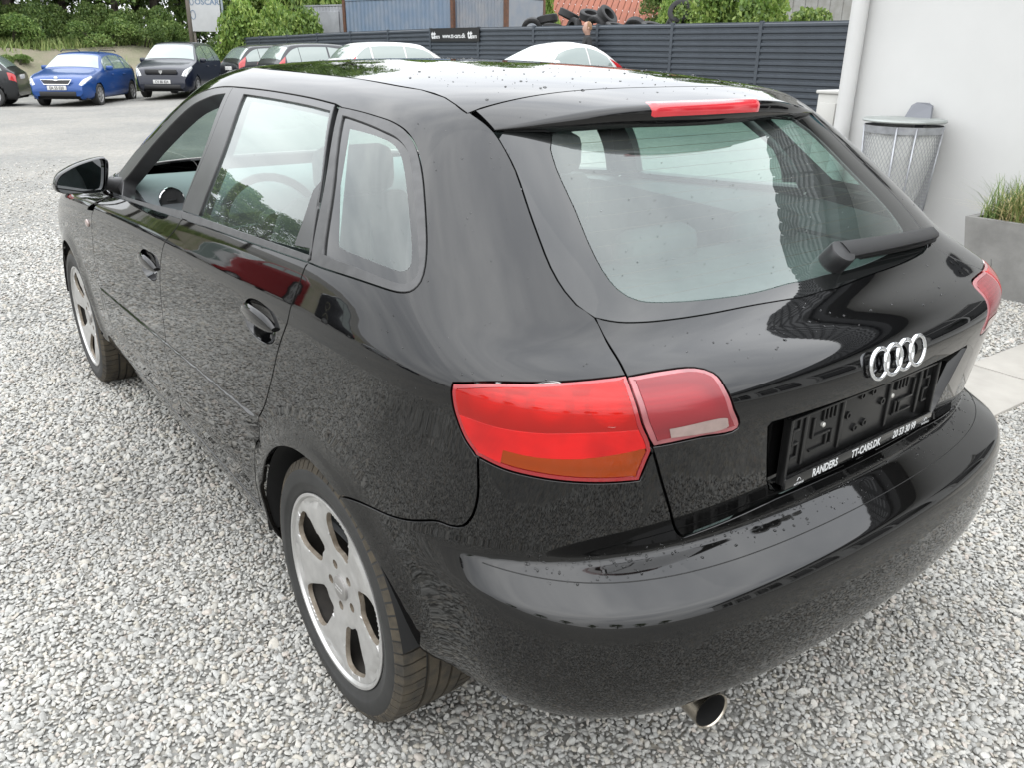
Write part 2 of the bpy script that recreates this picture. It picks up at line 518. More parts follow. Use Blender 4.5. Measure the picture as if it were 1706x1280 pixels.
# feature lines (points on the left half of the body, metres)
FEAT = {
 'gutter': [(-0.759,1.905,1.025),(-0.723,1.857,1.081),(-0.722,1.498,1.189),(-0.672,1.353,1.279),(-0.652,1.228,1.323),(-0.644,1.087,1.349),(-0.638,0.918,1.36),(-0.636,0.633,1.359),(-0.645,0.262,1.347)],
 'beltlow': [(-0.836,1.554,0.982),(-0.837,0.86,1.023),(-0.834,0.033,1.066)],
 'belttop': [(-0.83,1.6,0.988),(-0.83,0.894,1.04),(-0.829,0.032,1.079)],
 'gap_fr': [(-0.84,0.876,1.015),(-0.863,0.957,0.953),(-0.872,0.993,0.914),(-0.879,1.052,0.793),(-0.882,1.07,0.643),(-0.878,1.069,0.509),(-0.873,1.034,0.434),(-0.862,1.124,0.337),(-0.852,1.146,0.292)],
 'gap_rq': [(-0.834,0.033,1.066),(-0.837,0.042,1.056),(-0.861,0.069,0.978),(-0.872,0.087,0.927),(-0.878,0.159,0.821),(-0.882,0.275,0.661),(-0.881,0.313,0.575),(-0.879,0.344,0.518)],
 'gap_ff': [(-0.868,1.916,0.894),(-0.878,1.986,0.774),(-0.881,2.005,0.657),(-0.882,1.954,0.591),(-0.878,1.934,0.517),(-0.874,1.897,0.447)],
 'qwin_o': [(-0.649,0.222,1.341),(-0.645,0.089,1.333),(-0.641,0.013,1.324),(-0.643,-0.048,1.307),(-0.657,-0.104,1.278),(-0.686,-0.169,1.23),(-0.737,-0.259,1.148),(-0.769,-0.298,1.101),(-0.791,-0.301,1.079),(-0.805,-0.281,1.072),(-0.821,-0.211,1.073),(-0.833,-0.042,1.068),(-0.834,0.033,1.066)],
 'qwin_i': [(-0.663,0.191,1.328),(-0.662,0.037,1.312),(-0.66,-0.039,1.297),(-0.669,-0.09,1.274),(-0.698,-0.152,1.229),(-0.747,-0.246,1.147),(-0.772,-0.286,1.105),(-0.791,-0.284,1.087),(-0.804,-0.254,1.085),(-0.823,-0.075,1.09),(-0.824,-0.017,1.09),(-0.663,0.191,1.328)],
 'tg_gap': [(-0.529,-0.093,1.346),(-0.519,-0.135,1.325),(-0.516,-0.169,1.304),(-0.526,-0.238,1.251),(-0.557,-0.333,1.173),(-0.577,-0.409,1.109),(-0.577,-0.448,1.075),(-0.571,-0.473,1.056),(-0.553,-0.501,1.037),(-0.57,-0.561,1.002),(-0.596,-0.625,0.98),(-0.609,-0.659,0.957),(-0.605,-0.677,0.916),(-0.584,-0.68,0.871),(-0.557,-0.68,0.808),(-0.524,-0.679,0.734),(-0.497,-0.677,0.678),(-0.48,-0.678,0.661)],
 'seam': [(-0.553,-0.501,1.037),(-0.516,-0.52,1.027),(-0.472,-0.533,1.022),(-0.414,-0.544,1.019),(-0.32,-0.555,1.016),(-0.2,-0.563,1.014),(-0.056,-0.575,1.01),(0.029,-0.573,1.011)],
 'frit': [(-0.423,-0.215,1.282),(-0.439,-0.254,1.25),(-0.457,-0.331,1.187),(-0.474,-0.39,1.138),(-0.481,-0.438,1.098),(-0.474,-0.473,1.068),(-0.448,-0.497,1.05),(-0.402,-0.511,1.042),(-0.188,-0.538,1.029),(-0.064,-0.538,1.03)],
 'lamp': [(-0.816,-0.459,0.964),(-0.782,-0.511,0.974),(-0.716,-0.571,0.978),(-0.649,-0.606,0.979),(-0.596,-0.625,0.98),(-0.609,-0.659,0.957),(-0.605,-0.677,0.916),(-0.587,-0.68,0.88),(-0.582,-0.68,0.864),(-0.592,-0.667,0.806),(-0.648,-0.641,0.808),(-0.7,-0.607,0.813),(-0.742,-0.571,0.82),(-0.772,-0.538,0.828),(-0.799,-0.497,0.844),(-0.811,-0.477,0.876),(-0.819,-0.464,0.918),(-0.82,-0.459,0.95),(-0.816,-0.459,0.964)],
 'ilamp': [(-0.596,-0.628,0.979),(-0.536,-0.642,0.979),(-0.474,-0.66,0.977),(-0.451,-0.681,0.969),(-0.448,-0.71,0.947),(-0.44,-0.723,0.916),(-0.424,-0.723,0.876),(-0.503,-0.706,0.875),(-0.581,-0.681,0.871)],
 'bq_gap': [(-0.798,-0.5,0.844),(-0.796,-0.497,0.768),(-0.799,-0.487,0.728),(-0.808,-0.468,0.699),(-0.818,-0.447,0.692),(-0.833,-0.408,0.689),(-0.872,-0.193,0.644),(-0.878,-0.094,0.615)],
 'sh_in': [(-0.826,-0.433,0.629),(-0.791,-0.514,0.63),(-0.768,-0.548,0.63),(-0.711,-0.599,0.635),(-0.643,-0.638,0.637),(-0.567,-0.67,0.637),(-0.525,-0.682,0.637),(-0.481,-0.69,0.639)],
 'rd_rear': [(-0.648,0.261,1.344),(-0.757,0.114,1.209),(-0.832,0.036,1.07)],
 'rd_front': [(-0.638,0.918,1.36),(-0.749,0.857,1.207),(-0.828,0.893,1.045)],
 'fdw_rear': [(-0.655,0.938,1.342),(-0.755,0.878,1.196),(-0.828,0.898,1.045)],
 'rdw_front': [(-0.651,0.807,1.346),(-0.754,0.734,1.201),(-0.829,0.745,1.048)],
 'rdw_top': [(-0.651,0.807,1.346),(-0.652,0.597,1.344),(-0.655,0.41,1.34),(-0.659,0.261,1.333)],
 'rdw_rear': [(-0.659,0.261,1.333),(-0.758,0.119,1.209),(-0.824,0.043,1.091)],
 'rdw_bot': [(-0.824,0.043,1.091),(-0.827,0.318,1.072),(-0.829,0.745,1.048)],
 'fdw_top': [(-0.655,0.938,1.342),(-0.665,1.063,1.327),(-0.686,1.209,1.287),(-0.734,1.366,1.2),(-0.769,1.499,1.12),(-0.799,1.682,1.026)],
 'qo_left': [(-0.649,0.231,1.342),(-0.756,0.095,1.211),(-0.832,0.023,1.072)],
 'qi_left': [(-0.663,0.191,1.328),(-0.759,0.059,1.207),(-0.824,-0.017,1.09)],
 'garn': [(-0.77,0.133,1.189),(-0.8,0.121,1.137),(-0.826,0.122,1.084)],
 'qw_frit': [(-0.679,0.133,1.308),(-0.672,0.019,1.3),(-0.671,-0.039,1.289),(-0.68,-0.081,1.269),(-0.707,-0.142,1.225),(-0.754,-0.234,1.147),(-0.774,-0.263,1.115),(-0.787,-0.258,1.103),(-0.8,-0.217,1.105),(-0.813,-0.092,1.11),(-0.813,-0.059,1.113)],
 'amber': [(-0.775,-0.539,0.865),(-0.742,-0.577,0.858),(-0.691,-0.621,0.857),(-0.634,-0.656,0.864),(-0.597,-0.675,0.87)],
 'midband': [(-0.81,-0.484,0.912),(-0.782,-0.535,0.905),(-0.739,-0.587,0.903),(-0.682,-0.635,0.906),(-0.601,-0.678,0.906)],
 'revstrip': [(-0.561,-0.693,0.902),(-0.453,-0.72,0.902),(-0.447,-0.72,0.886),(-0.555,-0.693,0.884)],
}
SURF = Surf(ctrl())
AR, AZ, WB = 0.347, 0.312, 2.578      # arch radius, hub height, wheelbase
QS = np.array([0.12, 0.07])           # parameter scale for meshing
_VO = [0, 1, 2, 3, 4, 5, 6, 7, 8, 9, 20]
_VN = [0, 1, 2, 3, 4, 5.3, 7, 9.5, 12, 13, 24]
def vm(v):
    """row numbers used below -> rows of the control net"""
    return np.interp(v, _VO, _VN)
def vinv(v):
    return np.interp(v, _VN, _VO)

def sstep(t):
    t = np.clip(t, 0, 1)
    return t * t * (3 - 2 * t)

def SP(u, v):
    """body surface with wheel-arch flares and the raised lower door panel"""
    P = SURF.ev(u, v)
    x, y, z = P[..., 0], P[..., 1], P[..., 2]
    side = sstep((np.abs(x) - 0.66) / 0.12)
    d = np.zeros_like(x)
    for yc in (0.0, WB):
        r = np.hypot(y - yc, z - AZ)
        d += 0.011 * np.exp(-((r - AR) / 0.040) ** 2) * sstep((z - 0.22) / 0.1)
    zc = 0.586 + (2.0 - y) * 0.0325
    d += 0.0065 * sstep((zc - z) / 0.007) * sstep((y - 0.315) / 0.006) * sstep((2.02 - y) / 0.05) * sstep((z - 0.36) / 0.08)
    P = P.copy()
    P[..., 0] = x - d * side
    return P

def SN(u, v):
    h = 2e-3
    P = SP(u, v)
    Su = (SP(u + h, v) - SP(u - h, v)) / (2 * h)
    Sv = (SP(u, v + h) - SP(u, v - h)) / (2 * h)
    n = np.cross(Sv, Su)
    n /= np.maximum(1e-12, np.linalg.norm(n, axis=-1, keepdims=True))
    return P, Su, Sv, n

_gu, _gv = np.meshgrid(np.linspace(0, SURF.nc - 1, (SURF.nc - 1) * 4 + 1), np.linspace(0, SURF.nr - 1, (SURF.nr - 1) * 4 + 1))
_gp = SURF.ev(_gu, _gv)
def inv(p, w=(1, 1, 1)):
    """closest surface parameters to a point; w masks coordinates"""
    w = np.asarray(w, float)
    p = np.asarray(p, float)
    d = (((_gp - p) * w) ** 2).sum(-1)
    i = np.unravel_index(np.argmin(d), d.shape)
    q = np.array([_gu[i], _gv[i]])
    for _ in range(14):
        S0, Su, Sv = SURF.ev(q[0], q[1], True)
        J = np.stack([Su * w, Sv * w], -1)
        st = np.linalg.lstsq(J, (p - S0) * w, rcond=1e-6)[0]
        m = np.abs(st).max()
        if m > 0.4: st *= 0.4 / m
        q = np.clip(q + st, [0, 0.02], [SURF.nc - 1, SURF.nr - 1])
        if m < 1e-5: break
    return q

_lc = {}
def L(name, step=0.012, rev=False, sl=None):
    """dense parameter polyline of a feature"""
    if name not in _lc:
        _lc[name] = np.array([inv(p) for p in FEAT[name]])
    q = _lc[name]
    if sl is not None: q = q[sl]
    r = catmull(q * QS, step) / QS
    return r[::-1] if rev else r

def UV(*pts, step=0.02):
    """straight parameter polyline through given (u, v) points"""
    pts = np.array(pts, float)
    pts[:, 1] = vm(pts[:, 1])
    out = []
    for a, b in zip(pts[:-1], pts[1:]):
        k = max(2, int(np.linalg.norm((b - a) * QS) / step) + 1)
        out.append(a + (b - a) * np.linspace(0, 1, k)[:, None])
    return np.concatenate(out)

def PT(p):
    return np.array([inv(p)])

def cat(*a):
    q = np.concatenate([np.atleast_2d(x) for x in a])
    keep = [0]
    for i in range(1, len(q)):
        if np.linalg.norm((q[i] - q[keep[-1]]) * QS) > 0.0035: keep.append(i)
    q = q[keep]
    if np.linalg.norm((q[0] - q[-1]) * QS) < 0.0035: q = q[:-1]
    return q

def arch_loop(yc, r=AR, ulo=None, uhi=None):
    pts = []
    for a in np.linspace(R(-72), R(252), 90):
        y, z = yc + r * math.cos(a), AZ + r * math.sin(a)
        if z < 0.05: continue
        # side region only: search on the side columns
        q = np.array([11.0 if yc < 1 else 21.6, 9.0])
        for _ in range(40):
            S0, Su, Sv = SURF.ev(q[0], q[1], True)
            J = np.array([[Su[1], Sv[1]], [Su[2], Sv[2]]])
            e = np.array([y - S0[1], z - S0[2]])
            st = np.linalg.lstsq(J, e, rcond=1e-4)[0]
            m = np.abs(st).max()
            if m > 0.6: st *= 0.6 / m
            q = np.clip(q + st, [7.5 if yc < 1 else 18, -1.0], [14 if yc < 1 else 25, 18])
            if m < 1e-5: break
        pts.append(q)
    return np.array(pts)
ARCH_R = arch_loop(0.0)
ARCH_F = arch_loop(WB)

def inset(loop, g, outward=False):
    u, v = loop[:, 0], loop[:, 1]
    area = 0.5 * np.sum(u * np.roll(v, -1) - np.roll(u, -1) * v)
    P, Su, Sv, n = SN(u, v)
    T = np.roll(P, -1, 0) - np.roll(P, 1, 0)
    T /= np.maximum(1e-9, np.linalg.norm(T, axis=1, keepdims=True))
    D = np.cross(T, n) * (1 if area > 0 else -1) * (-1 if outward else 1) * g
    a, b, c = (Su * Su).sum(1), (Su * Sv).sum(1), (Sv * Sv).sum(1)
    e, f = (Su * D).sum(1), (Sv * D).sum(1)
    det = np.maximum(1e-12, a * c - b * b)
    q = loop + np.stack([(c * e - b * f) / det, (a * f - b * e) / det], -1)
    on = loop[:, 0] < 1e-4
    q[on, 0] = 0.0
    q[:, 0] = np.maximum(q[:, 0], 0.0)
    return q

def cdt(loops, grid_pts, keepfn):
    V, E = [], []
    for lp in loops:
        b = len(V)
        V += [Vector((float(p[0]), float(p[1]))) for p in lp]
        E += [(b + i, b + (i + 1) % len(lp)) for i in range(len(lp))]
    V += [Vector((float(p[0]), float(p[1]))) for p in grid_pts]
    ov, oe, of, *_ = delaunay_2d_cdt(V, E, [], 0, 1e-6)
    pts = np.array([(p[0], p[1]) for p in ov])
    tri = np.array([f for f in of if len(f) == 3])
    cen = pts[tri].mean(1)
    k = keepfn(cen)
    tri = tri[k]
    used = np.unique(tri)
    rm = -np.ones(len(pts), int)
    rm[used] = np.arange(len(used))
    return pts[used], rm[tri]

def panel(name, loops, material, parent, gap=0.0026, depth=0.012, off=0.0, sym=False, mirror=True, holes=(),
          du=0.2, dv=0.25, extra=None, double=False, label=None):
    """a trimmed piece of the body surface, with turned-in edges; holes are removed, loops kept"""
    LO = [inset(l, gap) if gap else l for l in loops]
    HO = [inset(h, gap, True) if gap else h for h in holes]
    allp = np.concatenate(LO)
    u0, u1, v0, v1 = allp[:, 0].min(), allp[:, 0].max(), allp[:, 1].min(), allp[:, 1].max()
    gu, gv = np.meshgrid(np.arange(math.floor(u0 / du) * du, u1 + du, du), np.arange(math.floor(v0 / dv) * dv, v1 + dv, dv))
    G = np.stack([gu.ravel(), gv.ravel()], -1)
    if extra is not None: G = np.concatenate([G, extra])
    def keep(p):
        q = p / QS
        k = np.zeros(len(q), bool)
        for l in LO: k |= inside(q, l)
        for h in HO: k &= ~inside(q, h)
        return k
    G = G[keep(G * QS)]
    pts, tri = cdt([l * QS for l in LO] + [h * QS for h in HO], G * QS, keep)
    uv = pts / QS
    P, Su, Sv, n = SN(uv[:, 0], np.clip(uv[:, 1], 0, SURF.nr - 1))
    cz = uv[:, 0] < 1e-4
    P[cz, 0] = 0.0
    n[cz, 0] = 0.0
    P = P + n * off
    # orient triangles outward
    fn = np.cross(P[tri[:, 1]] - P[tri[:, 0]], P[tri[:, 2]] - P[tri[:, 0]])
    flip = (fn * n[tri[:, 0]]).sum(1) < 0
    tri[flip] = tri[flip][:, ::-1]
    # boundary edges -> skirt
    ec = {}
    for t in tri:
        for a, b in ((t[0], t[1]), (t[1], t[2]), (t[2], t[0])):
            ec[(a, b)] = 1
    V, N, F = [tuple(p) for p in P], [tuple(p) for p in n], [tuple(t) for t in tri]
    if depth > 0:
        bd = [e for e in ec if (e[1], e[0]) not in ec and not (cz[e[0]] and cz[e[1]])]
        outd = {}
        for a, b in bd:
            d = np.cross(P[b] - P[a], n[a])
            d /= max(1e-9, np.linalg.norm(d))
            for k in (a, b): outd[k] = outd.get(k, np.zeros(3)) + d
        idx = {}
        for k, d in outd.items():
            d = d / max(1e-9, np.linalg.norm(d))
            i0 = len(V)
            rn = d * 0.75 + n[k] * 0.66
            V.append(tuple(P[k])); N.append(tuple(rn / np.linalg.norm(rn)))
            V.append(tuple(P[k] - n[k] * 0.004 + d * 0.0006)); N.append(tuple(d))
            V.append(tuple(P[k] - n[k] * depth)); N.append(tuple(d))
            idx[k] = i0
        for a, b in bd:
            i, j = idx[a], idx[b]
            F.append((j, i, i + 1, j + 1))
            F.append((j + 1, i + 1, i + 2, j + 2))
    V, N = np.array(V), np.array(N)
    if sym:
        m = len(V)
        mp = np.arange(m) + m
        on = np.abs(V[:, 0]) < 1e-6
        mp[on] = np.arange(m)[on]
        V2, N2 = V * [-1, 1, 1], N * [-1, 1, 1]
        F = F + [tuple(mp[i] for i in f)[::-1] for f in F]
        V, N = np.concatenate([V, V2]), np.concatenate([N, N2])
        return raw(name, V, F, material, parent, True, N)
    o = raw(name, V, F, material, parent, True, N)
    if label: o['label'] = label
    if mirror:
        V2, N2 = V * [-1, 1, 1], N * [-1, 1, 1]
        pm = parent
        if isinstance(mirror, bpy.types.Object): pm = mirror
        o2 = raw(name, V2, [f[::-1] for f in F], material, pm, True, N2)
        return o, o2
    return o, None

# ------------------------------------------------------------------ main car: materials
def paint_mat():
    m = bpy.data.materials.new('black_car_paint')
    m.use_nodes = True
    nt = m.node_tree
    b = nt.nodes['Principled BSDF']
    b.inputs['Roughness'].default_value = 0.025
    b.inputs['IOR'].default_value = 1.54
    b.inputs['Coat Weight'].default_value = 0.0
    tc = nt.nodes.new('ShaderNodeTexCoord')
    n = nt.nodes.new('ShaderNodeTexNoise')          # road dust film
    n.inputs['Scale'].default_value = 3.2
    n.inputs['Detail'].default_value = 9.0
    n.inputs['Roughness'].default_value = 0.7
    nt.links.new(tc.outputs['Object'], n.inputs['Vector'])
    sep = nt.nodes.new('ShaderNodeSeparateXYZ')
    nt.links.new(tc.outputs['Object'], sep.inputs[0])
    mr = nt.nodes.new('ShaderNodeMapRange')         # dust and road spray gather low on the body
    mr.inputs['From Min'].default_value = 0.95
    mr.inputs['From Max'].default_value = 0.20
    mr.inputs['To Min'].default_value = 0.25
    mr.inputs['To Max'].default_value = 1.0
    nt.links.new(sep.outputs['Z'], mr.inputs['Value'])
    mu = nt.nodes.new('ShaderNodeMath'); mu.operation = 'MULTIPLY'
    nt.links.new(n.outputs['Fac'], mu.inputs[0])
    nt.links.new(mr.outputs['Result'], mu.inputs[1])
    cr = nt.nodes.new('ShaderNodeValToRGB')
    cr.color_ramp.elements[0].position = 0.05
    cr.color_ramp.elements[0].color = (0.0016, 0.0017, 0.0020, 1)
    cr.color_ramp.elements[1].position = 0.8
    cr.color_ramp.elements[1].color = (0.0075, 0.0070, 0.0062, 1)
    nt.links.new(mu.outputs[0], cr.inputs['Fac'])
    nt.links.new(cr.outputs['Color'], b.inputs['Base Color'])
    return m
PAINT = paint_mat()
MATS['paint'] = PAINT
TRIM = mat('black_trim_plastic', (0.075, 0.075, 0.076), 0.48, spec=0.5, var=0.25, var_scale=30, bump=0.15, bump_scale=900, bump_dist=0.0004)
FRAME = mat('satin_black_window_frame', (0.045, 0.045, 0.047), 0.30, spec=0.6, var=0.2, var_scale=20)
RUBBER = mat('rubber_seal', (0.010, 0.010, 0.010), 0.6)
VOID = mat('underbody_black', (0.006, 0.006, 0.006), 0.85, var=0.3, var_scale=9)
FRIT = mat('black_glass_border', (0.010, 0.011, 0.011), 0.015, ior=1.66)
GLASS = glass_mat('tinted_car_glass', (0.60, 0.76, 0.71), film=0.04, ior=1.56)
GLASS_R = glass_mat('tinted_rear_glass', (0.58, 0.76, 0.70), film=0.045, ior=1.56)
CHROME = mat('chrome', (0.82, 0.83, 0.85), 0.06, metal=1.0)
ALLOY = mat('silver_alloy_wheel', (0.50, 0.495, 0.485), 0.30, metal=0.7, var=0.13, var_scale=22, coat=0.2)
ALLOY_D = mat('brake_dusted_alloy', (0.44, 0.39, 0.32), 0.5, metal=0.35, color2=(0.20, 0.155, 0.11), var_scale=40)
INTER = mat('grey_interior', (0.115, 0.120, 0.124), 0.75, var=0.2, var_scale=25, bump=0.05, bump_scale=300, bump_dist=0.0003)
LINER = mat('light_grey_headliner', (0.42, 0.42, 0.40), 0.85)
DASH = mat('grey_dashboard', (0.24, 0.26, 0.275), 0.55, bump=0.2, bump_scale=500, bump_dist=0.0004)

def lens_mat(name, color, rough=0.05, wave=420.0, direction='Z', strength=0.35, haze=0.0):
    m = bpy.data.materials.new(name)
    m.use_nodes = True
    nt = m.node_tree
    b = nt.nodes['Principled BSDF']
    b.inputs['Roughness'].default_value = 0.30
    b.inputs['Coat Weight'].default_value = 0.35
    b.inputs['Specular IOR Level'].default_value = 0.3
    b.inputs['Coat Roughness'].default_value = rough
    tc = nt.nodes.new('ShaderNodeTexCoord')
    w = nt.nodes.new('ShaderNodeTexWave')
    w.bands_direction = direction
    w.inputs['Scale'].default_value = wave / 6.0
    w.inputs['Distortion'].default_value = 0.0
    nt.links.new(tc.outputs['Object'], w.inputs['Vector'])
    n = nt.nodes.new('ShaderNodeTexNoise')
    n.inputs['Scale'].default_value = 9.0
    n.inputs['Detail'].default_value = 3.0
    nt.links.new(tc.outputs['Object'], n.inputs['Vector'])
    cr = nt.nodes.new('ShaderNodeValToRGB')
    cr.color_ramp.elements[0].position = 0.36
    cr.color_ramp.elements[0].color = rgba([c * 0.62 for c in color])
    cr.color_ramp.elements[1].position = 0.62
    cr.color_ramp.elements[1].color = rgba(color)
    nt.links.new(n.outputs['Fac'], cr.inputs['Fac'])
    mx = nt.nodes.new('ShaderNodeMix'); mx.data_type = 'RGBA'; mx.blend_type = 'MULTIPLY'
    mx.inputs['Factor'].default_value = 0.28
    nt.links.new(cr.outputs['Color'], mx.inputs['A'])
    nt.links.new(w.outputs['Fac'], mx.inputs['B'])
    nt.links.new(mx.outputs['Result'], b.inputs['Base Color'])
    bp = nt.nodes.new('ShaderNodeBump')
    bp.inputs['Strength'].default_value = strength
    bp.inputs['Distance'].default_value = 0.001
    nt.links.new(w.outputs['Fac'], bp.inputs['Height'])
    nt.links.new(bp.outputs['Normal'], b.inputs['Normal'])
    MATS[name] = m
    return m
def clear_lens(name, tint, wave, direction='Z', strength=0.25, rough=0.02):
    """coloured transparent cover: tint plus surface gloss, with moulded ribs"""
    m = bpy.data.materials.new(name)
    m.use_nodes = True
    nt = m.node_tree
    nt.nodes.clear()
    out = nt.nodes.new('ShaderNodeOutputMaterial')
    tr = nt.nodes.new('ShaderNodeBsdfTransparent')
    gl = nt.nodes.new('ShaderNodeBsdfGlossy'); gl.inputs['Roughness'].default_value = rough
    df = nt.nodes.new('ShaderNodeBsdfDiffuse'); df.inputs['Color'].default_value = rgba([min(1.0, c * 0.9) for c in tint])
    tc = nt.nodes.new('ShaderNodeTexCoord')
    w = nt.nodes.new('ShaderNodeTexWave'); w.bands_direction = direction
    w.inputs['Scale'].default_value = wave / 6.0; w.inputs['Distortion'].default_value = 0.0
    nt.links.new(tc.outputs['Object'], w.inputs['Vector'])
    mr = nt.nodes.new('ShaderNodeMapRange'); mr.inputs['To Min'].default_value = 0.72; mr.inputs['To Max'].default_value = 1.0
    nt.links.new(w.outputs['Fac'], mr.inputs['Value'])
    vm_ = nt.nodes.new('ShaderNodeVectorMath'); vm_.operation = 'SCALE'
    vm_.inputs[0].default_value = tint
    nt.links.new(mr.outputs['Result'], vm_.inputs['Scale'])
    nt.links.new(vm_.outputs['Vector'], tr.inputs['Color'])
    m1 = nt.nodes.new('ShaderNodeMixShader'); m1.inputs['Fac'].default_value = 0.32
    nt.links.new(tr.outputs[0], m1.inputs[1]); nt.links.new(df.outputs[0], m1.inputs[2])
    fr = nt.nodes.new('ShaderNodeFresnel'); fr.inputs['IOR'].default_value = 1.5
    m2 = nt.nodes.new('ShaderNodeMixShader')
    nt.links.new(fr.outputs[0], m2.inputs['Fac'])
    nt.links.new(m1.outputs[0], m2.inputs[1]); nt.links.new(gl.outputs[0], m2.inputs[2])
    nt.links.new(m2.outputs[0], out.inputs['Surface'])
    MATS[name] = m
    return m
RED = clear_lens('red_lamp_lens', (0.96, 0.032, 0.024), 260)
RED_B = lens_mat('bright_red_reflector_band', (0.70, 0.008, 0.008), wave=900)
RED_RIM = mat('dark_red_lamp_rim', (0.42, 0.012, 0.018), 0.10, coat=1.0, coat_rough=0.02)
AMBER = clear_lens('amber_lamp_lens', (0.80, 0.12, 0.010), 500, 'X')
PINK = clear_lens('hazy_red_lamp_lens', (0.62, 0.085, 0.10), 300, rough=0.18)
PINK_RIM = mat('hazed_lens_edge', (0.42, 0.12, 0.13), 0.35, coat=0.7, coat_rough=0.3, var=0.3, var_scale=25)
CLEAR = mat('hazy_clear_lens', (0.42, 0.31, 0.28), 0.3, coat=1.0, coat_rough=0.15, var=0.15, var_scale=40)
SILVERED = mat('silvered_lamp_housing', (0.95, 0.92, 0.90), 0.38, metal=0.35, bump=0.15, bump_scale=220, bump_dist=0.001)
# ------------------------------------------------------------------ main car: panels
CAR = empty('black_hatchback_car')
tag(CAR, 'glossy wet black five-door hatchback seen from its left rear, filling the picture', 'car')

tg = lambda a, b, rev=False: L('tg_gap', rev=rev, sl=slice(a, b))
lamp = lambda a, b, rev=False: L('lamp', rev=rev, sl=slice(a, b))
def U_(n, i):
    L(n)
    q = _lc[n][i]
    return np.array([q[0], vinv(q[1])])

# points along the roof joint (left edge of the roof sheet)
EDGE_UV = np.array([(5.91, 18.8), (6.6, 19.2), (7.5, 19.6), (9, 20), (10, 20), (12, 20), (14, 20), (17, 20), (20, 20), (22, 20), (24, 20)])
EDGE_UV[:, 1] = vm(EDGE_UV[:, 1])
EDGE = SURF.ev(EDGE_UV[:, 0], EDGE_UV[:, 1])

crease_pts = []
for yy in np.arange(0.3, 2.05, 0.03):
    zc = 0.586 + (2.0 - yy) * 0.0325
    for dz in (0.004, -0.0035, -0.011, -0.02):
        q = np.array([16.0, 9.5])
        for _ in range(12):
            S0, Su, Sv = SURF.ev(q[0], q[1], True)
            q = q + np.clip(np.linalg.lstsq(np.array([[Su[1], Sv[1]], [Su[2], Sv[2]]]), np.array([yy - S0[1], zc + dz - S0[2]]), rcond=None)[0], -1, 1)
            q = np.clip(q, [9, 2], [24, 18])
        crease_pts.append(q)
for zz in np.arange(0.40, 0.65, 0.02):
    for dy in (-0.004, 0.0, 0.004, 0.008):
        q = np.array([12.5, 9.5])
        for _ in range(12):
            S0, Su, Sv = SURF.ev(q[0], q[1], True)
            q = q + np.clip(np.linalg.lstsq(np.array([[Su[1], Sv[1]], [Su[2], Sv[2]]]), np.array([0.316 + dy - S0[1], zz - S0[2]]), rcond=None)[0], -1, 1)
            q = np.clip(q, [9, 2], [24, 18])
        crease_pts.append(q)
crease_pts = np.array(crease_pts)

# --- side body: roof rail, pillars, rear quarter
arch_dense = np.concatenate([arch_loop(0.0, AR + d)[4:-4] for d in (0.012, 0.03, 0.055)])
side_loop = cat(tg(0, 11), lamp(0, 5, True), lamp(14, 19, True), L('bq_gap'), UV(tuple(U_('bq_gap', 7)), (11.0, 5.0), (11.8, 3.0), (12.5, 2.5), (13.1, 2.72)),
                L('gap_rq', rev=True), L('qwin_o', rev=True), L('gutter', rev=True),
                UV(tuple(U_('gutter', 0)), (22.4, 15.12), (22.9, 15.2), (22.4, 16.2), (22.0, 17.2), (22.6, 18.4), (23.4, 19.4), (24, 20)), UV((24, 20), (20, 20), (17, 20), (12, 20), (9, 20), (7.5, 19.6), (6.6, 19.2), (5.91, 18.8)))
panel('body_side', [side_loop], PAINT, CAR, holes=[ARCH_R], extra=arch_dense)

# --- doors
fd_front = cat(UV((19.72, 2.75), tuple(U_('gap_ff', 5))), L('gap_ff', rev=True), UV(tuple(U_('gap_ff', 0)), (20.1, 14.5)))
fd_loop = cat(fd_front, L('beltlow', sl=slice(0, 2)), L('gap_fr', sl=slice(0, 8)), UV((16.95, 2.75), (19.72, 2.75)))
rd_loop = cat(L('gap_fr', sl=slice(0, 8), rev=True), L('beltlow', sl=slice(1, 3)), L('gap_rq'), UV(tuple(U_('gap_rq', 7)), (12.9, 3.6), (13.15, 2.75), (16.95, 2.75)))
def yz_ellipse(yc, zc, a, b, tilt=0.0, n=40, p=2.4):
    out = []
    for k in range(n):
        t = 2 * math.pi * k / n
        ct, st = math.cos(t), math.sin(t)
        e = (abs(ct) ** p + abs(st) ** p) ** (-1 / p)
        y, z = a * e * ct, b * e * st
        out.append((yc + y * math.cos(tilt) - z * math.sin(tilt), zc + y * math.sin(tilt) + z * math.cos(tilt)))
    return out
def yz_uv(pts, q0=(15, 15)):
    res = []
    for y, z in pts:
        q = np.array(q0, float)
        for _ in range(25):
            S0, Su, Sv = SURF.ev(q[0], q[1], True)
            q = q + np.clip(np.linalg.lstsq(np.array([[Su[1], Sv[1]], [Su[2], Sv[2]]]), np.array([y - S0[1], z - S0[2]]), rcond=None)[0], -1, 1)
            q = np.clip(q, [6, 1], [25, 23.5])
        res.append(q)
    return np.array(res)
HANDLES = {'front': (1.165, 0.838), 'rear': (0.240, 0.897)}
bowls = {k: yz_uv(yz_ellipse(y, z, 0.092, 0.043, -0.02)) for k, (y, z) in HANDLES.items()}
ex_fd = np.concatenate([crease_pts])
fdoor, fdoor_r = panel('front_door', [fd_loop], PAINT, CAR, holes=[bowls['front']], extra=ex_fd)
rdoor, rdoor_r = panel('rear_door', [rd_loop], PAINT, CAR, holes=[bowls['rear']], extra=ex_fd)

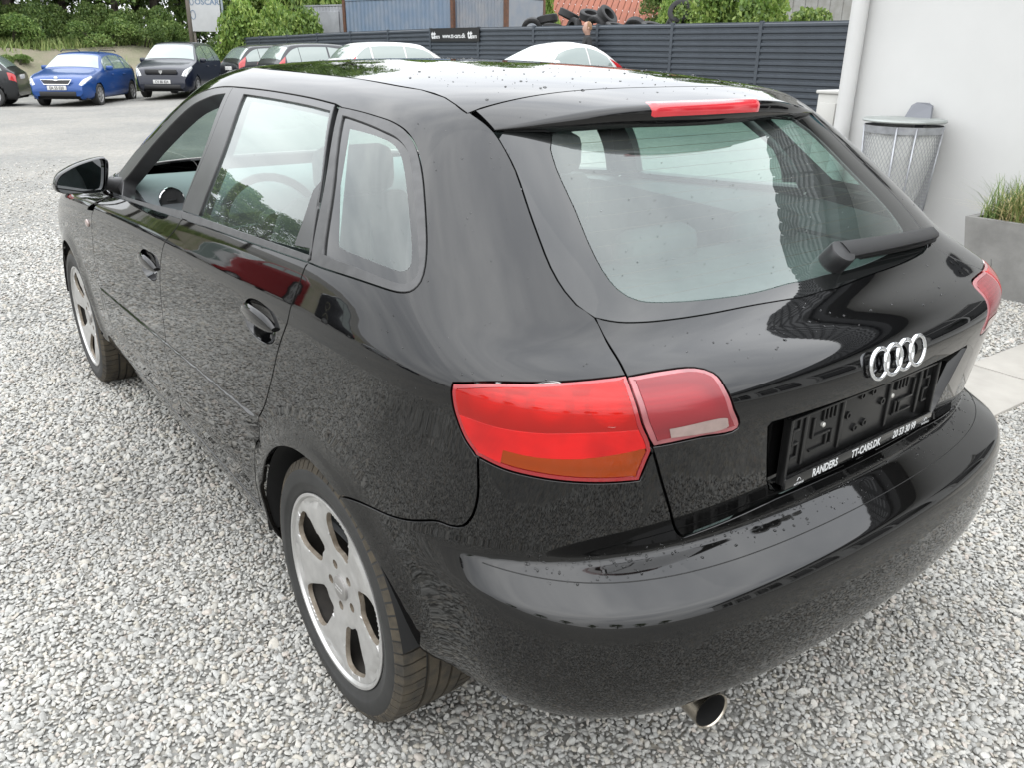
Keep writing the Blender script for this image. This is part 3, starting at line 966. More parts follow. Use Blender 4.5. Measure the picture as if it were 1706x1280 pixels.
def door_handle(yc, zc, uvloop, door, sx):
    # dished bowl
    c = uvloop.mean(0)
    V, F, n = [], [], len(uvloop)
    rings = [1.0, 0.93, 0.8, 0.62, 0.42, 0.2]
    for r in rings:
        q = c + (uvloop - c) * r
        P, Su, Sv, nn = SN(q[:, 0], q[:, 1])
        d = 0.034 * (1 - r ** 2.6) ** 0.8 + 0.001
        P = P - nn * d
        V += [tuple(p * [sx, 1, 1]) for p in P]
    P, Su, Sv, nn = SN(c[None, 0], c[None, 1])
    V.append(tuple((P[0] - nn[0] * 0.035) * [sx, 1, 1]))
    for i in range(len(rings) - 1):
        for k in range(n):
            k2 = (k + 1) % n
            F.append((i * n + k, i * n + k2, (i + 1) * n + k2, (i + 1) * n + k))
    for k in range(n):
        F.append(((len(rings) - 1) * n + k, (len(rings) - 1) * n + (k + 1) % n, len(V) - 1))
    m = MB(); m.v, m.f = V, F
    bo = m.build('handle_bowl', PAINT, door, auto=60)
    # grip: rounded bar bridging the upper half of the bowl
    m = MB()
    sec = []
    for s in np.linspace(-1, 1, 17):
        y = yc + 0.096 * s
        z = zc + 0.016 - 0.010 * s * s
        h = 0.021 * math.sqrt(max(0.05, 1 - abs(s) ** 3.2))
        bulge = 0.017 * (1 - s * s) + 0.001
        q = yz_uv([(y, z)])[0]
        P = SP(np.array([q[0]]), np.array([q[1]]))[0]
        ring = []
        for k in range(12):
            t = 2 * math.pi * k / 12
            ring.append(((P[0] - bulge * 0.75 - 0.009 * math.cos(t)) * sx, y, z + h * math.sin(t)))
        sec.append(ring)
    b = 0
    for ring in sec: m.v += ring
    for i in range(len(sec) - 1):
        for k in range(12):
            m.f.append((i * 12 + k, i * 12 + (k + 1) % 12, (i + 1) * 12 + (k + 1) % 12, (i + 1) * 12 + k))
    m.f.append(tuple(range(12))); m.f.append(tuple(range((len(sec) - 1) * 12, len(sec) * 12)))
    m.build('handle_grip', PAINT, door, auto=50)
    m = MB()
    q = yz_uv([(yc - 0.045, zc - 0.026)])[0]
    P = SP(np.array([q[0]]), np.array([q[1]]))[0]
    m.lathe([(0.0, 0.006), (-0.003, 0.0055), (-0.003, 0.001)], 14, 'x', ((P[0] + 0.012), P[1], P[2]))
    m.v = [(v[0] * sx, v[1], v[2]) for v in m.v]
    m.build('lock_cylinder', TRIM, door)
for key, doors in (('front', (fdoor, fdoor_r)), ('rear', (rdoor, rdoor_r))):
    y, z = HANDLES[key]
    for sx, d in zip((1, -1), doors):
        door_handle(y, z, bowls[key], d, sx)

# door window frames, belt trims, glass
fdf = cat(L('gutter', sl=slice(0, 7)), L('rd_front'), PT(FEAT['fdw_rear'][-1]), L('fdw_rear', rev=True), L('fdw_top'), PT(FEAT['belttop'][0]))
panel('door_window_frame', [fdf], FRAME, fdoor, off=-0.001, depth=0.045, mirror=fdoor_r, gap=0.0015)
rdf = cat(L('rd_front', rev=True), L('gutter', sl=slice(6, 9)), L('rd_rear'), L('rdw_rear', rev=True), L('rdw_top', rev=True), L('rdw_front'), PT(FEAT['belttop'][1]))
panel('door_window_frame', [rdf], FRAME, rdoor, off=-0.001, depth=0.03, mirror=rdoor_r, gap=0.0015)
bt1 = cat(L('beltlow', sl=slice(0, 2)), L('belttop', sl=slice(0, 2), rev=True))
bt2 = cat(L('beltlow', sl=slice(1, 3)), L('belttop', sl=slice(1, 3), rev=True))
panel('belt_trim', [bt1], TRIM, fdoor, off=0.003, depth=0.02, mirror=fdoor_r, gap=0.001)
panel('belt_trim', [bt2], TRIM, rdoor, off=0.003, depth=0.02, mirror=rdoor_r, gap=0.001)
rdg = cat(L('rdw_top'), L('rdw_rear'), L('rdw_bot'), L('rdw_front', rev=True))
garn = cat(L('garn'), L('rdw_bot', sl=slice(0, 1)) if False else PT(FEAT['rdw_rear'][-1]), L('rdw_rear', rev=True, sl=slice(1, 3)))
panel('window_garnish', [garn], FRAME, rdoor, off=-0.002, depth=0.006, mirror=rdoor_r, gap=0.0)
panel('door_window', [rdg], GLASS, rdoor, off=-0.007, depth=0.0, mirror=rdoor_r, gap=-0.006)
# quarter window
qo = cat(L('qwin_o'), L('qo_left', rev=True))
qi = cat(L('qwin_i', sl=slice(0, 11)), L('qi_left', rev=True))
qf = cat(L('qw_frit'))
qt, qt_r = panel('quarter_window_trim', [qo], TRIM, CAR, off=0.001, depth=0.02, holes=[qi], gap=0.001)
panel('glass_border', [inset(qi, -0.004)], FRIT, qt, off=-0.004, depth=0.0, holes=[qf], gap=0, mirror=qt_r)
panel('quarter_window', [qf], GLASS, qt, off=-0.004, depth=0.0, gap=0, mirror=qt_r)

# --- sill
panel('side_sill', [cat(UV((12.2, 2.7), (19.7, 2.7), (20.6, 2.3), (20.8, 0.5), (12.0, 0.5), (12.2, 2.7)))], PAINT, CAR, holes=[ARCH_R, ARCH_F])

# --- rear bumper
bump_loop = cat(L('bq_gap', rev=True), lamp(9, 15, True), lamp(8, 10, True), tg(13, 18), UV(tuple(U_('tg_gap', 17)), (1.6, 8.6), (0, 8.6)), UV((0, 8.6), (0, 0.3)),
                UV((0, 0.3), (8.5, 0.3), (9.2, 0.8), (9.9, 3.0), (10.5, 6.0), tuple(U_('bq_gap', 7))))
bumper = panel('rear_bumper', [bump_loop], PAINT, CAR, holes=[ARCH_R], sym=True, extra=arch_dense, dv=0.2)

# moulded lines along the bumper ledge
def ledge_line(v0, v1, u0, rad, name, material, lift=0.0):
    us = np.linspace(u0, 0, 60)
    tt_ = np.linspace(1, 0, 60)
    P, Su, Sv, n = SN(us, v0 + (v1 - v0) * tt_ ** 3)
    P = P + n * lift
    P[-1, 0] = 0
    pts_ = [tuple(p) for p in P] + [(-p[0], p[1], p[2]) for p in P[::-1][1:]]
    MB().tube(pts_, rad, 6).build(name, material, bumper, smooth=True)
ledge_line(9.05, 9.9, 6.4, 0.0011, 'ledge_groove', RUBBER, -0.0002)
# --- tailgate
il_loop = cat(L('ilamp'), tg(10, 14, True))
def xz_uv(pts, q0=(1.5, 14)):
    res = []
    for x, z in pts:
        q = np.array(q0, float)
        for _ in range(30):
            S0, Su, Sv = SURF.ev(q[0], q[1], True)
            q = q + np.clip(np.linalg.lstsq(np.array([[Su[0], Sv[0]], [Su[2], Sv[2]]]), np.array([x - S0[0], z - S0[2]]), rcond=None)[0], -0.6, 0.6)
            q = np.clip(q, [0, 5], [5, 22.5])
        res.append(q)
    return np.array(res)
REC = [(0.0, 0.866), (-0.345, 0.868), (-0.350, 0.862), (-0.326, 0.79), (-0.306, 0.735), (-0.292, 0.712), (-0.268, 0.700), (-0.235, 0.696), (0.0, 0.694)]
rec_xz = np.concatenate([UVs for UVs in [np.array([np.array(a) + (np.array(b) - np.array(a)) * t for t in np.linspace(0, 1, max(2, int(np.linalg.norm(np.array(b) - np.array(a)) / 0.015) + 1))[:-1]]) for a, b in zip(REC[:-1], REC[1:])]] + [np.array([REC[-1]])])
rec_uv = xz_uv(rec_xz)
rec_uv[np.abs(rec_xz[:, 0]) < 1e-6, 0] = 0.0
rec_loop = np.concatenate([rec_uv, UV(tuple(rec_uv[-1]), tuple(rec_uv[0]))[1:-1]])
tg_loop = cat(L('seam', sl=slice(0, 7)), UV(tuple(U_('seam', 6)), (0, 14.84)), UV((0, 14.84), (0, 8.75)), UV((0, 8.75), (1.6, 8.75), tuple(U_('tg_gap', 17) + [0, 0.15])), tg(8, 18, True))
tailgate = panel('tailgate', [tg_loop], PAINT, CAR, holes=[il_loop, rec_loop], sym=True, gap=0.0028, dv=0.2)
# number plate recess
V, F = [], []
P, Su, Sv, nn = SN(rec_uv[:, 0], rec_uv[:, 1])
n = len(P)
P[np.abs(rec_xz[:, 0]) < 1e-6, 0] = 0
YB = -0.695
loopL = [tuple(p) for p in P]
full = loopL + [(-p[0], p[1], p[2]) for p in loopL[::-1] if abs(p[0]) > 1e-6]
nf = len(full)
cx, cz = 0.0, 0.78
V = [(p[0], p[1], p[2]) for p in full] + [(p[0] * 0.985, p[1] + 0.010, cz + (p[2] - cz) * 0.96) for p in full] + [(p[0] * 0.965, YB, cz + (p[2] - cz) * 0.94) for p in full]
for r in range(2):
    for k in range(nf):
        k2 = (k + 1) % nf
        F.append((r * nf + k, r * nf + k2, (r + 1) * nf + k2, (r + 1) * nf + k))
F.append(tuple(range(2 * nf, 3 * nf)))
m = MB(); m.v, m.f = V, F
m.build('plate_recess', PAINT, tailgate, auto=40)

# rear window: clear pane and black border
frit_loop = cat(L('frit'), UV(tuple(U_('frit', 9)), (0, 15.17)), UV((0, 15.17), (0, 18.25)), UV((0, 18.25), (2.6, 18.22), (3.5, 18.1), tuple(U_('frit', 0))))
glass_out = cat(tg(2, 9), L('seam', sl=slice(0, 7)), UV(tuple(U_('seam', 6)), (0, 14.84)), UV((0, 14.84), (0, 18.9)), UV((0, 18.9), (4.4, 18.7), tuple(U_('tg_gap', 2))))
rwin = panel('rear_window', [frit_loop], GLASS_R, CAR, off=-0.001, depth=0.0, gap=0, sym=True)
panel('glass_border', [glass_out], FRIT, rwin, off=-0.001, depth=0.008, gap=0.002, holes=[frit_loop], sym=True)
# heater wires
mw = MB()
for k in range(13):
    vv = 15.45 + k * 0.2
    us = np.linspace(0, 3.45, 24)
    P, Su, Sv, nn = SN(us, np.full_like(us, vm(vv)))
    P = P - nn * 0.003
    pts = [(-p[0], p[1], p[2]) for p in P[::-1]] + [tuple(p) for p in P[1:]]
    mw.tube(pts, 0.0005, 4, cap=False)
mw.build('heater_wires', mat('heater_wire_brown', (0.16, 0.09, 0.05), 0.6), rwin)['kind'] = 'stuff'

# --- rear lamps
for sx in (1, -1):
    pass
lamp_loop = cat(lamp(0, 5), lamp(4, 9), lamp(8, 10), lamp(9, 15), lamp(14, 19))
L1 = inset(lamp_loop, 0.010)
far_dn = np.array([(9.0, 7.0), (1.0, 7.0)])
far_up = np.array([(9.0, 19.6), (1.0, 19.6)])
mid = L('midband'); amb = L('amber')
mid_x = np.concatenate([mid[:1] + [1.5, 0.15], mid, mid[-1:] + [-1.5, 0.1]])
amb_x = np.concatenate([amb[:1] + [0.12, -2.0], amb, amb[-1:] + [-1.0, 0.2]])
below_mid = np.concatenate([mid_x[::-1], far_dn])
above_mid = np.concatenate([mid_x[::-1], far_up])
below_amb = np.concatenate([amb_x[::-1], np.array([(6.0, 7.0), (1.0, 7.0)])])
lp, lp_r = panel('tail_lamp', [lamp_loop], RED_RIM, CAR, gap=0.0025, depth=0.016, off=0.0, holes=[inset(lamp_loop, 0.0115)])
panel('lamp_housing', [inset(lamp_loop, 0.010)], SILVERED, lp, gap=0, depth=0.0, off=-0.030, mirror=lp_r)
def lamp_bowl(frac_u, frac_v, r, dep):
    cq = np.array([lamp_loop[:, 0].min() + (lamp_loop[:, 0].max() - lamp_loop[:, 0].min()) * frac_u, lamp_loop[:, 1].min() + (lamp_loop[:, 1].max() - lamp_loop[:, 1].min()) * frac_v])
    P, Su, Sv, n = SN(cq[None, 0], cq[None, 1])
    P, n = P[0], n[0]
    tv = np.cross(n, [0, 0, 1.0]); tv /= np.linalg.norm(tv); bv = np.cross(tv, n)
    for sd_, par in ((1, lp), (-1, lp_r)):
        m = MB(); VV_, FF_ = [], []
        rings = [(1.0, 0.0), (1.06, -0.004), (0.92, -0.002), (0.7, -dep * 0.5), (0.4, -dep * 0.85), (0.14, -dep), (0.12, -dep * 0.35), (0.001, -dep * 0.25)]
        for rr, hh in rings:
            for a_ in np.linspace(0, 2 * math.pi, 25)[:-1]:
                q = P + n * (-0.012 + hh) + tv * (r * rr * math.cos(a_)) + bv * (r * rr * math.sin(a_))
                VV_.append(tuple(q * [sd_, 1, 1]))
        for i_ in range(len(rings) - 1):
            for k_ in range(24):
                FF_.append((i_ * 24 + k_, i_ * 24 + (k_ + 1) % 24, (i_ + 1) * 24 + (k_ + 1) % 24, (i_ + 1) * 24 + k_))
        m.v, m.f = VV_, FF_
        m.build('lamp_reflector', SILVERED, par, auto=35)
lamp_bowl(0.42, 0.70, 0.036, 0.035)
lamp_bowl(0.16, 0.70, 0.036, 0.035)
lamp_bowl(0.78, 0.66, 0.030, 0.03)
panel('lamp_lens', [L1], RED, lp, gap=0, depth=0.003, off=0.0012, holes=[below_mid], mirror=lp_r, label='red upper lens with ribbed prisms')
panel('reflector_band', [L1], RED_B, lp, gap=0, depth=0.003, off=0.0016, holes=[above_mid, below_amb], mirror=lp_r, label='bright red reflector band')
panel('indicator_lens', [inset(below_amb, 0.002)], AMBER, lp, gap=0, depth=0.003, off=0.0012, holes=[np.concatenate([inset(lamp_loop, 0.013), inset(lamp_loop, 0.013)[:1]])], mirror=False) if False else None
# amber: the part of the lens area below the amber line
def clip_panel(name, base, keepin, material, parent, mirror, off, label):
    LO = base
    allp = LO
    gu, gv = np.meshgrid(np.arange(LO[:, 0].min(), LO[:, 0].max(), 0.2), np.arange(LO[:, 1].min(), LO[:, 1].max(), 0.25))
    def keep(p):
        q = p / QS
        return inside(q, LO) & inside(q, keepin)
    G = np.stack([gu.ravel(), gv.ravel()], -1)
    G = G[keep(G * QS)]
    pts, tri = cdt([LO * QS, keepin * QS], G * QS, keep)
    uv = pts / QS
    P, Su, Sv, n = SN(uv[:, 0], uv[:, 1])
    P = P + n * off
    fn = np.cross(P[tri[:, 1]] - P[tri[:, 0]], P[tri[:, 2]] - P[tri[:, 0]])
    fl = (fn * n[tri[:, 0]]).sum(1) < 0
    tri[fl] = tri[fl][:, ::-1]
    o = raw(name, P, tri, material, parent, True, n)
    o['label'] = label
    if mirror is not None:
        o2 = raw(name, P * [-1, 1, 1], tri[:, ::-1], material, mirror, True, n * [-1, 1, 1])
        o2['label'] = label
clip_panel('indicator_lens', inset(lamp_loop, 0.012), below_amb, AMBER, lp, lp_r, 0.0014, 'amber indicator lens')
ilp, ilp_r = panel('tailgate_lamp', [il_loop], PINK_RIM, CAR, gap=0.0025, depth=0.014, off=0.0, holes=[inset(il_loop, 0.0135)])
panel('lamp_housing', [inset(il_loop, 0.011)], SILVERED, ilp, gap=0, depth=0.0, off=-0.026, mirror=ilp_r)
panel('lamp_lens', [inset(il_loop, 0.012)], PINK, ilp, gap=0, depth=0.002, off=0.0012, mirror=ilp_r, label='hazy red lens')
clip_panel('reversing_lens', inset(il_loop, 0.008), cat(L('revstrip', step=0.01), L('revstrip', sl=slice(0, 1)) if False else PT(FEAT['revstrip'][0])), CLEAR, ilp, ilp_r, 0.0022, 'pale clear reversing strip')

# --- front of the car (hidden in the photograph)
panel('front_fender', [cat(UV((20.1, 14.5), (20.05, 12.4)), L('gap_ff'), UV(tuple(U_('gap_ff', 5)), (19.72, 2.4), (21.0, 2.2), (23.2, 2.6), (24.6, 4), (24.8, 9), (25.0, 11.9), (24.4, 13.8), (21.6, 14.6), (20.1, 14.5)))],
      PAINT, CAR, holes=[ARCH_F], extra=np.concatenate([arch_loop(WB, AR + d)[4:-4] for d in (0.012, 0.035)]))
m_b = panel('bonnet', [cat(UV((20.3, 14.62), (21.6, 14.7), (24.4, 13.9), (25.0, 12.5), (28, 12.4), (28, 15.05), (22.5, 15.05), (20.3, 14.62)))], PAINT, CAR)
panel('front_bumper', [cat(UV((23.3, 2.5), (24.6, 4), (24.8, 9), (25.6, 10.2), (28, 10.2), (28, 0.4), (23.4, 0.4), (23.3, 2.5)))], PAINT, CAR, holes=[ARCH_F])
panel('headlight', [cat(UV((24.9, 9.2), (25.05, 11.9), (25.6, 12.3), (26.7, 12.2), (26.6, 10.4), (25.6, 10.3), (24.9, 9.2)))], CLEAR, CAR)
panel('grille', [cat(UV((26.7, 10.3), (26.75, 12.3), (28, 12.3), (28, 10.3), (26.7, 10.3)))], TRIM, CAR)
panel('windscreen', [cat(UV((22.85, 15.18), (28, 15.12), (28, 19.95), (23.9, 19.9), (23.35, 19.4), (22.55, 18.4), (21.95, 17.2), (22.35, 16.2), (22.85, 15.18)))], GLASS, CAR, off=-0.004, depth=0.0, gap=0.0)

# ------------------------------------------------------------------ roof sheet and spoiler
_yc = np.array([-0.30, -0.245, -0.09, 0.10, 0.35, 0.65, 0.95, 1.25, 1.45, 1.60, 1.70])
_zc = np.array([1.343, 1.357, 1.385, 1.405, 1.423, 1.434, 1.436, 1.422, 1.395, 1.356, 1.325])
def cubic(xs, ys):
    n = len(xs)
    h = np.diff(xs)
    A = np.zeros((n, n)); b = np.zeros(n)
    A[0, 0] = A[-1, -1] = 1
    for i in range(1, n - 1):
        A[i, i - 1], A[i, i], A[i, i + 1] = h[i - 1], 2 * (h[i - 1] + h[i]), h[i]
        b[i] = 6 * ((ys[i + 1] - ys[i]) / h[i] - (ys[i] - ys[i - 1]) / h[i - 1])
    M = np.linalg.solve(A, b)
    def f(x):
        x = np.asarray(x, float)
        i = np.clip(np.searchsorted(xs, x) - 1, 0, n - 2)
        d = x - xs[i]
        hh = h[i]
        return (M[i] * (xs[i + 1] - x) ** 3 + M[i + 1] * d ** 3) / (6 * hh) + (ys[i] / hh - M[i] * hh / 6) * (xs[i + 1] - x) + (ys[i + 1] / hh - M[i + 1] * hh / 6) * d
    return f
zc_f = cubic(_yc, _zc)
ze_f = cubic(np.r_[-0.30, -0.19, EDGE[:, 1][[0, 2, 3, 5, 6, 7, 8, 9, 10]], 1.66], np.r_[1.245, 1.298, EDGE[:, 2][[0, 2, 3, 5, 6, 7, 8, 9, 10]], 1.335])
xe_f = cubic(np.r_[-0.30, -0.19, EDGE[:, 1][[0, 2, 3, 5, 6, 7, 8, 9, 10]], 1.66], np.r_[0.50, 0.515, -EDGE[:, 0][[0, 2, 3, 5, 6, 7, 8, 9, 10]], 0.25])
def zroof(x, y):
    x = np.abs(x)
    # one common width reference keeps the crown smooth; the edge height is met at the joint
    xe = np.where(y > 1.2, 0.55, xe_f(np.minimum(y, 1.2)))
    p = 2.5 + 0.9 * sstep((0.15 - y) / 0.3)
    zc = zc_f(y)
    drop = np.where(y > 1.2, 0.032, zc_f(np.minimum(y, 1.2)) - ze_f(np.minimum(y, 1.2)))
    t = x / xe
    z = zc - drop * t ** p
    return z
def roof_n(x, y):
    h = 1e-3
    n = np.stack([-(zroof(x + h, y) - zroof(x - h, y)) / (2 * h), -(zroof(x, y + h) - zroof(x, y - h)) / (2 * h), np.ones_like(x)], -1)
    return n / np.linalg.norm(n, axis=-1, keepdims=True)
rear_edge = SURF.ev(np.linspace(24, 28, 9), np.full(9, 24.0))
ed = catmull(EDGE[:, :2], 0.03)
poly = np.concatenate([[[0, -0.088]], [[-x, -0.088] for x in np.linspace(0.02, 0.50, 25)], ed + [0.0015, 0], rear_edge[1:, :2] + [0, -0.002]])
poly[-1, 0] = 0.0
fullp = np.concatenate([poly, (poly * [-1, 1])[::-1][1:-1]])
gx, gy = np.meshgrid(np.arange(-0.56, 0.561, 0.028), np.arange(-0.1, 1.7, 0.035))
G = np.stack([gx.ravel(), gy.ravel()], -1)
G = G[inside(G, fullp * [0.99, 1])]
pts, tri = cdt([fullp], G, lambda c: inside(c, fullp))
z = zroof(pts[:, 0], pts[:, 1])
Pn = roof_n(pts[:, 0], pts[:, 1])
# near the joint follow the side panel exactly
V = np.c_[pts, z]
fn = np.cross(V[tri[:, 1]] - V[tri[:, 0]], V[tri[:, 2]] - V[tri[:, 0]])
tri[fn[:, 2] < 0] = tri[fn[:, 2] < 0][:, ::-1]
roof = raw('roof', V, tri, PAINT, CAR, True, Pn)
# headliner just below
raw('headliner', V * [0.98, 1, 1] - [0, 0, 0.03], tri[:, ::-1], LINER, CAR, True)

# spoiler: section lofted across the car
xs = np.concatenate([np.linspace(-0.515, -0.40, 8), np.linspace(-0.38, 0.38, 31), np.linspace(0.40, 0.515, 8)])
V, F = [], []
NS = 0
for x in xs:
    s = abs(x) / 0.515
    yg = -0.0935
    yt = -0.247 + 0.082 * s ** 2.3
    h = 0.040 * (1 - s ** 2.2) + 0.006
    prof = []
    for t in np.linspace(0, 1, 9):
        y = yg + (yt + 0.012 - yg) * t
        prof.append((y, float(zroof(np.array(x), np.array(y)))))
    y0, z0 = prof[-1]
    sl = (prof[-1][1] - prof[-2][1]) / (prof[-1][0] - prof[-2][0])
    rr = min(0.012, h * 0.4)
    for a in (25, 50, 75, 90):
        prof.append((y0 - rr * math.sin(R(a)), z0 - rr * (1 - math.cos(R(a))) + sl * -rr * math.sin(R(a)) * 0.6))
    yb, zb = prof[-1]
    prof.append((yb + 0.003, zb - h * 0.45))
    prof.append((yb + 0.010, zb - h * 0.75))
    prof.append((yb + 0.035, zb - h * 0.80 + 0.004))
    prof.append((yb + 0.110, zb - h * 0.80 + 0.020))
    NS = len(prof)
    V += [(x, p[0], p[1]) for p in prof]
for i in range(len(xs) - 1):
    for k in range(NS - 1):
        F.append((i * NS + k, i * NS + k + 1, (i + 1) * NS + k + 1, (i + 1) * NS + k))
F.append(tuple(range(NS))); F.append(tuple(range((len(xs) - 1) * NS, len(xs) * NS))[::-1])
m = MB(); m.v, m.f = V, F
spoiler = m.build('roof_spoiler', PAINT, tailgate, auto=50)
# high brake lamp set in the trailing edge
V, F = [], []
xb = np.linspace(-0.186, 0.186, 25)
for x in xb:
    s = abs(x) / 0.515
    yt = -0.247 + 0.082 * s ** 2.3 + 0.012
    zt = float(zroof(np.array(x), np.array(yt)))
    e = 1 - 0.55 * max(0, (abs(x) - 0.172) / 0.014) ** 2
    for a in np.linspace(-8, 120, 9):
        rr = 0.0155
        V.append((x, yt - rr * math.sin(R(a)) * e + (0.012 if a < 0 else 0), zt - 0.0118 - 0.004 * 0 + (rr * math.cos(R(a)) if a < 90 else rr * 1.7 * math.cos(R(a))) * e))
for i in range(len(xb) - 1):
    for k in range(8):
        F.append((i * 9 + k, i * 9 + k + 1, (i + 1) * 9 + k + 1, (i + 1) * 9 + k))
F.append(tuple(range(9))); F.append(tuple(range((len(xb) - 1) * 9, len(xb) * 9))[::-1])
m = MB(); m.v, m.f = V, F
bl = m.build('brake_lamp', mat('red_brake_lens', (0.80, 0.03, 0.045), 0.12, coat=1.0, coat_rough=0.05, var=0.12, var_scale=14), tailgate, auto=50)
bl['label'] = 'slim red high brake lamp'
# ------------------------------------------------------------------ main car: underbody, wheels
m = MB()
m.add([(-0.52, -0.66, 0.42), (0.52, -0.66, 0.42), (0.64, -0.45, 0.40), (0.64, 3.1, 0.27), (-0.64, 3.1, 0.27), (-0.64, -0.45, 0.40)], [(0, 1, 2, 3, 4, 5)])
m.box((0, 1.29, 0.30), (1.40, 1.7, 0.10))
m.box((0, -0.48, 0.45), (1.0, 0.36, 0.10))
m.tube([(-0.72, 0.0, 0.31), (0.72, 0.0, 0.31)], 0.04, 10)
m.tube([(-0.72, WB, 0.31), (0.72, WB, 0.31)], 0.04, 10)
m.build('underbody', VOID, CAR)
for sx in (-1, 1):
    for yc in (0.0, WB):
        m = MB()
        V, F = [], []
        n = 40
        for xx in (0.871, 0.80, 0.56):
            for k in range(n + 1):
                a = (R(-3) if yc == 0 else R(6)) + R(173) * k / n
                V.append((sx * xx, yc + 0.353 * math.cos(a), AZ + 0.353 * math.sin(a)))
        for i in range(2):
            for k in range(n):
                F.append((i * (n + 1) + k, i * (n + 1) + k + 1, (i + 1) * (n + 1) + k + 1, (i + 1) * (n + 1) + k))
        F.append(tuple(2 * (n + 1) + k for k in range(n + 1)))
        m.add(V, F)
        m.build('wheel_well', VOID, CAR, smooth=True, fix=False)

TYRE = mat('tyre_rubber', (0.026, 0.026, 0.025), 0.62, var=0.35, var_scale=14, bump=0.3, bump_scale=150, bump_dist=0.0008)
TREAD = mat('dusty_tyre_tread', (0.036, 0.033, 0.028), 0.9, color2=(0.105, 0.085, 0.056), var_scale=26, bump=0.6, bump_scale=700, bump_dist=0.0012)
GROOVE = mat('tread_groove', (0.012, 0.012, 0.011), 0.85)
def rot2(p, a):
    return (p[0] * math.cos(a) - p[1] * math.sin(a), p[0] * math.sin(a) + p[1] * math.cos(a))

def make_wheel(front=False):
    """wheel about its own centre; outer face towards -x"""
    root_parts = {}
    # tyre carcass: (axial, radius); outer side at negative x
    prof = [(0.085, 0.221), (0.100, 0.235), (0.109, 0.262), (0.108, 0.285), (0.098, 0.303), (0.090, 0.3065), (-0.090, 0.3065), (-0.098, 0.303),
            (-0.1075, 0.287), (-0.1085, 0.284), (-0.1095, 0.272), (-0.110, 0.262), (-0.1085, 0.256), (-0.108, 0.2555), (-0.105, 0.243), (-0.100, 0.2335), (-0.094, 0.2305), (-0.085, 0.222)]
    tyre = MB().lathe(prof, 96, 'x')
    # tread: three wide ribs plus shoulder blocks, standing proud of the groove floor
    tread = MB()
    rt = 0.3145
    def rib(x0, x1, n=96):
        tread.lathe([(x0, 0.3055), (x0 + 0.001, rt), (x1 - 0.001, rt), (x1, 0.3055)], n, 'x')
    rib(-0.038, -0.013); rib(-0.008, 0.018); rib(0.023, 0.048)
    nb = 68
    for s in (-1, 1):
        for k in range(nb):
            a0 = 2 * math.pi * k / nb
            a1 = a0 + 2 * math.pi / nb * 0.83
            V = []
            for (ax, r0, r1, sk) in ((0.046, 0.3055, 0.3145, 0.0), (0.080, 0.3055, 0.3138, 0.22), (0.0965, 0.300, 0.3095, 0.30), (0.1062, 0.286, 0.2925, 0.32)):
                for a in (a0, a1):
                    for r in (r0, r1):
                        aa = a + sk * 2 * math.pi / nb * 0.6
                        V.append((s * ax - (0 if s < 0 else -0.006), r * math.cos(aa), r * math.sin(aa)))
            F = []
            for i in range(3):
                b = i * 4
                F += [(b + 1, b + 3, b + 7, b + 5), (b, b + 1, b + 5, b + 4), (b + 2, b + 6, b + 7, b + 3)]
            F += [(0, 2, 3, 1), (12, 13, 15, 14)]
            tread.add(V, F)
    # rim barrel
    rim = MB().lathe([(-0.094, 0.2195), (-0.1005, 0.2325), (-0.1035, 0.2325), (-0.1045, 0.2300), (-0.1035, 0.2255), (-0.098, 0.2215), (-0.088, 0.2160)], 96, 'x')
    barrel = MB().lathe([(-0.088, 0.2160), (-0.05, 0.205), (0.06, 0.200), (0.09, 0.222)], 64, 'x')
    # face disc with five openings
    out = []
    n = 120
    outer = [(0.2205 * math.cos(2 * math.pi * k / n), 0.2205 * math.sin(2 * math.pi * k / n)) for k in range(n)]
    hole = [(0.098, -14), (0.099, 0), (0.098, 13), (0.104, 17.5), (0.140, 19), (0.175, 18.5), (0.197, 16), (0.206, 10), (0.2065, 0), (0.206, -9), (0.196, -14), (0.175, -17.5), (0.140, -19), (0.104, -18)]
    hp = [(r * math.cos(R(a)), r * math.sin(R(a))) for r, a in hole]
    hp = catmull(np.array(hp), 0.006, closed=True)
    holes = []
    for k in range(5):
        a = R(28 + 72 * k)
        holes.append(np.array([rot2(p, a) for p in hp]))
    bolts = []
    for k in range(5):
        a = R(28 + 36 + 72 * k)
        c = (0.056 * math.cos(a), 0.056 * math.sin(a))
        bolts.append(np.array([(c[0] + 0.0115 * math.cos(t), c[1] + 0.0115 * math.sin(t)) for t in np.linspace(0, 2 * math.pi, 15)[:-1]]))
    outer = np.array(outer)
    def keep(p):
        k = inside(p, outer)
        for h in holes + bolts: k &= ~inside(p, h)
        return k
    G = []
    for r in np.arange(0.012, 0.22, 0.0115):
        for t in np.arange(0, 2 * math.pi, 0.0115 / r):
            G.append((r * math.cos(t), r * math.sin(t)))
    G = np.array(G)
    G = G[keep(G)]
    pts, tri = cdt([outer] + holes + bolts, G, keep)
    def depth(y, z):
        r = np.hypot(y, z)
        d = -0.0975 + 0.016 * (1 - sstep((r - 0.05) / 0.15)) + 0.0
        # grooves at the spoke ends next to the lip
        ang = (np.degrees(np.arctan2(z, y)) - 28 - 36) % 72
        ang = np.minimum(ang, 72 - ang)
        d = d + 0.007 * sstep((r - 0.203) / 0.004) * sstep((0.2175 - r) / 0.003) * sstep((13 - ang) / 2.5)
        # rounded edges at the openings
        da = (np.degrees(np.arctan2(z, y)) - 28) % 72
        return d
    V = np.c_[depth(pts[:, 0], pts[:, 1]), pts]
    dmin = np.full(len(pts), 9.0)
    for h in holes:
        dd = np.sqrt(((pts[:, None] - h[None]) ** 2).sum(-1)).min(1)
        dmin = np.minimum(dmin, dd)
    V[:, 0] += 0.0022 * (dmin < 1e-5)
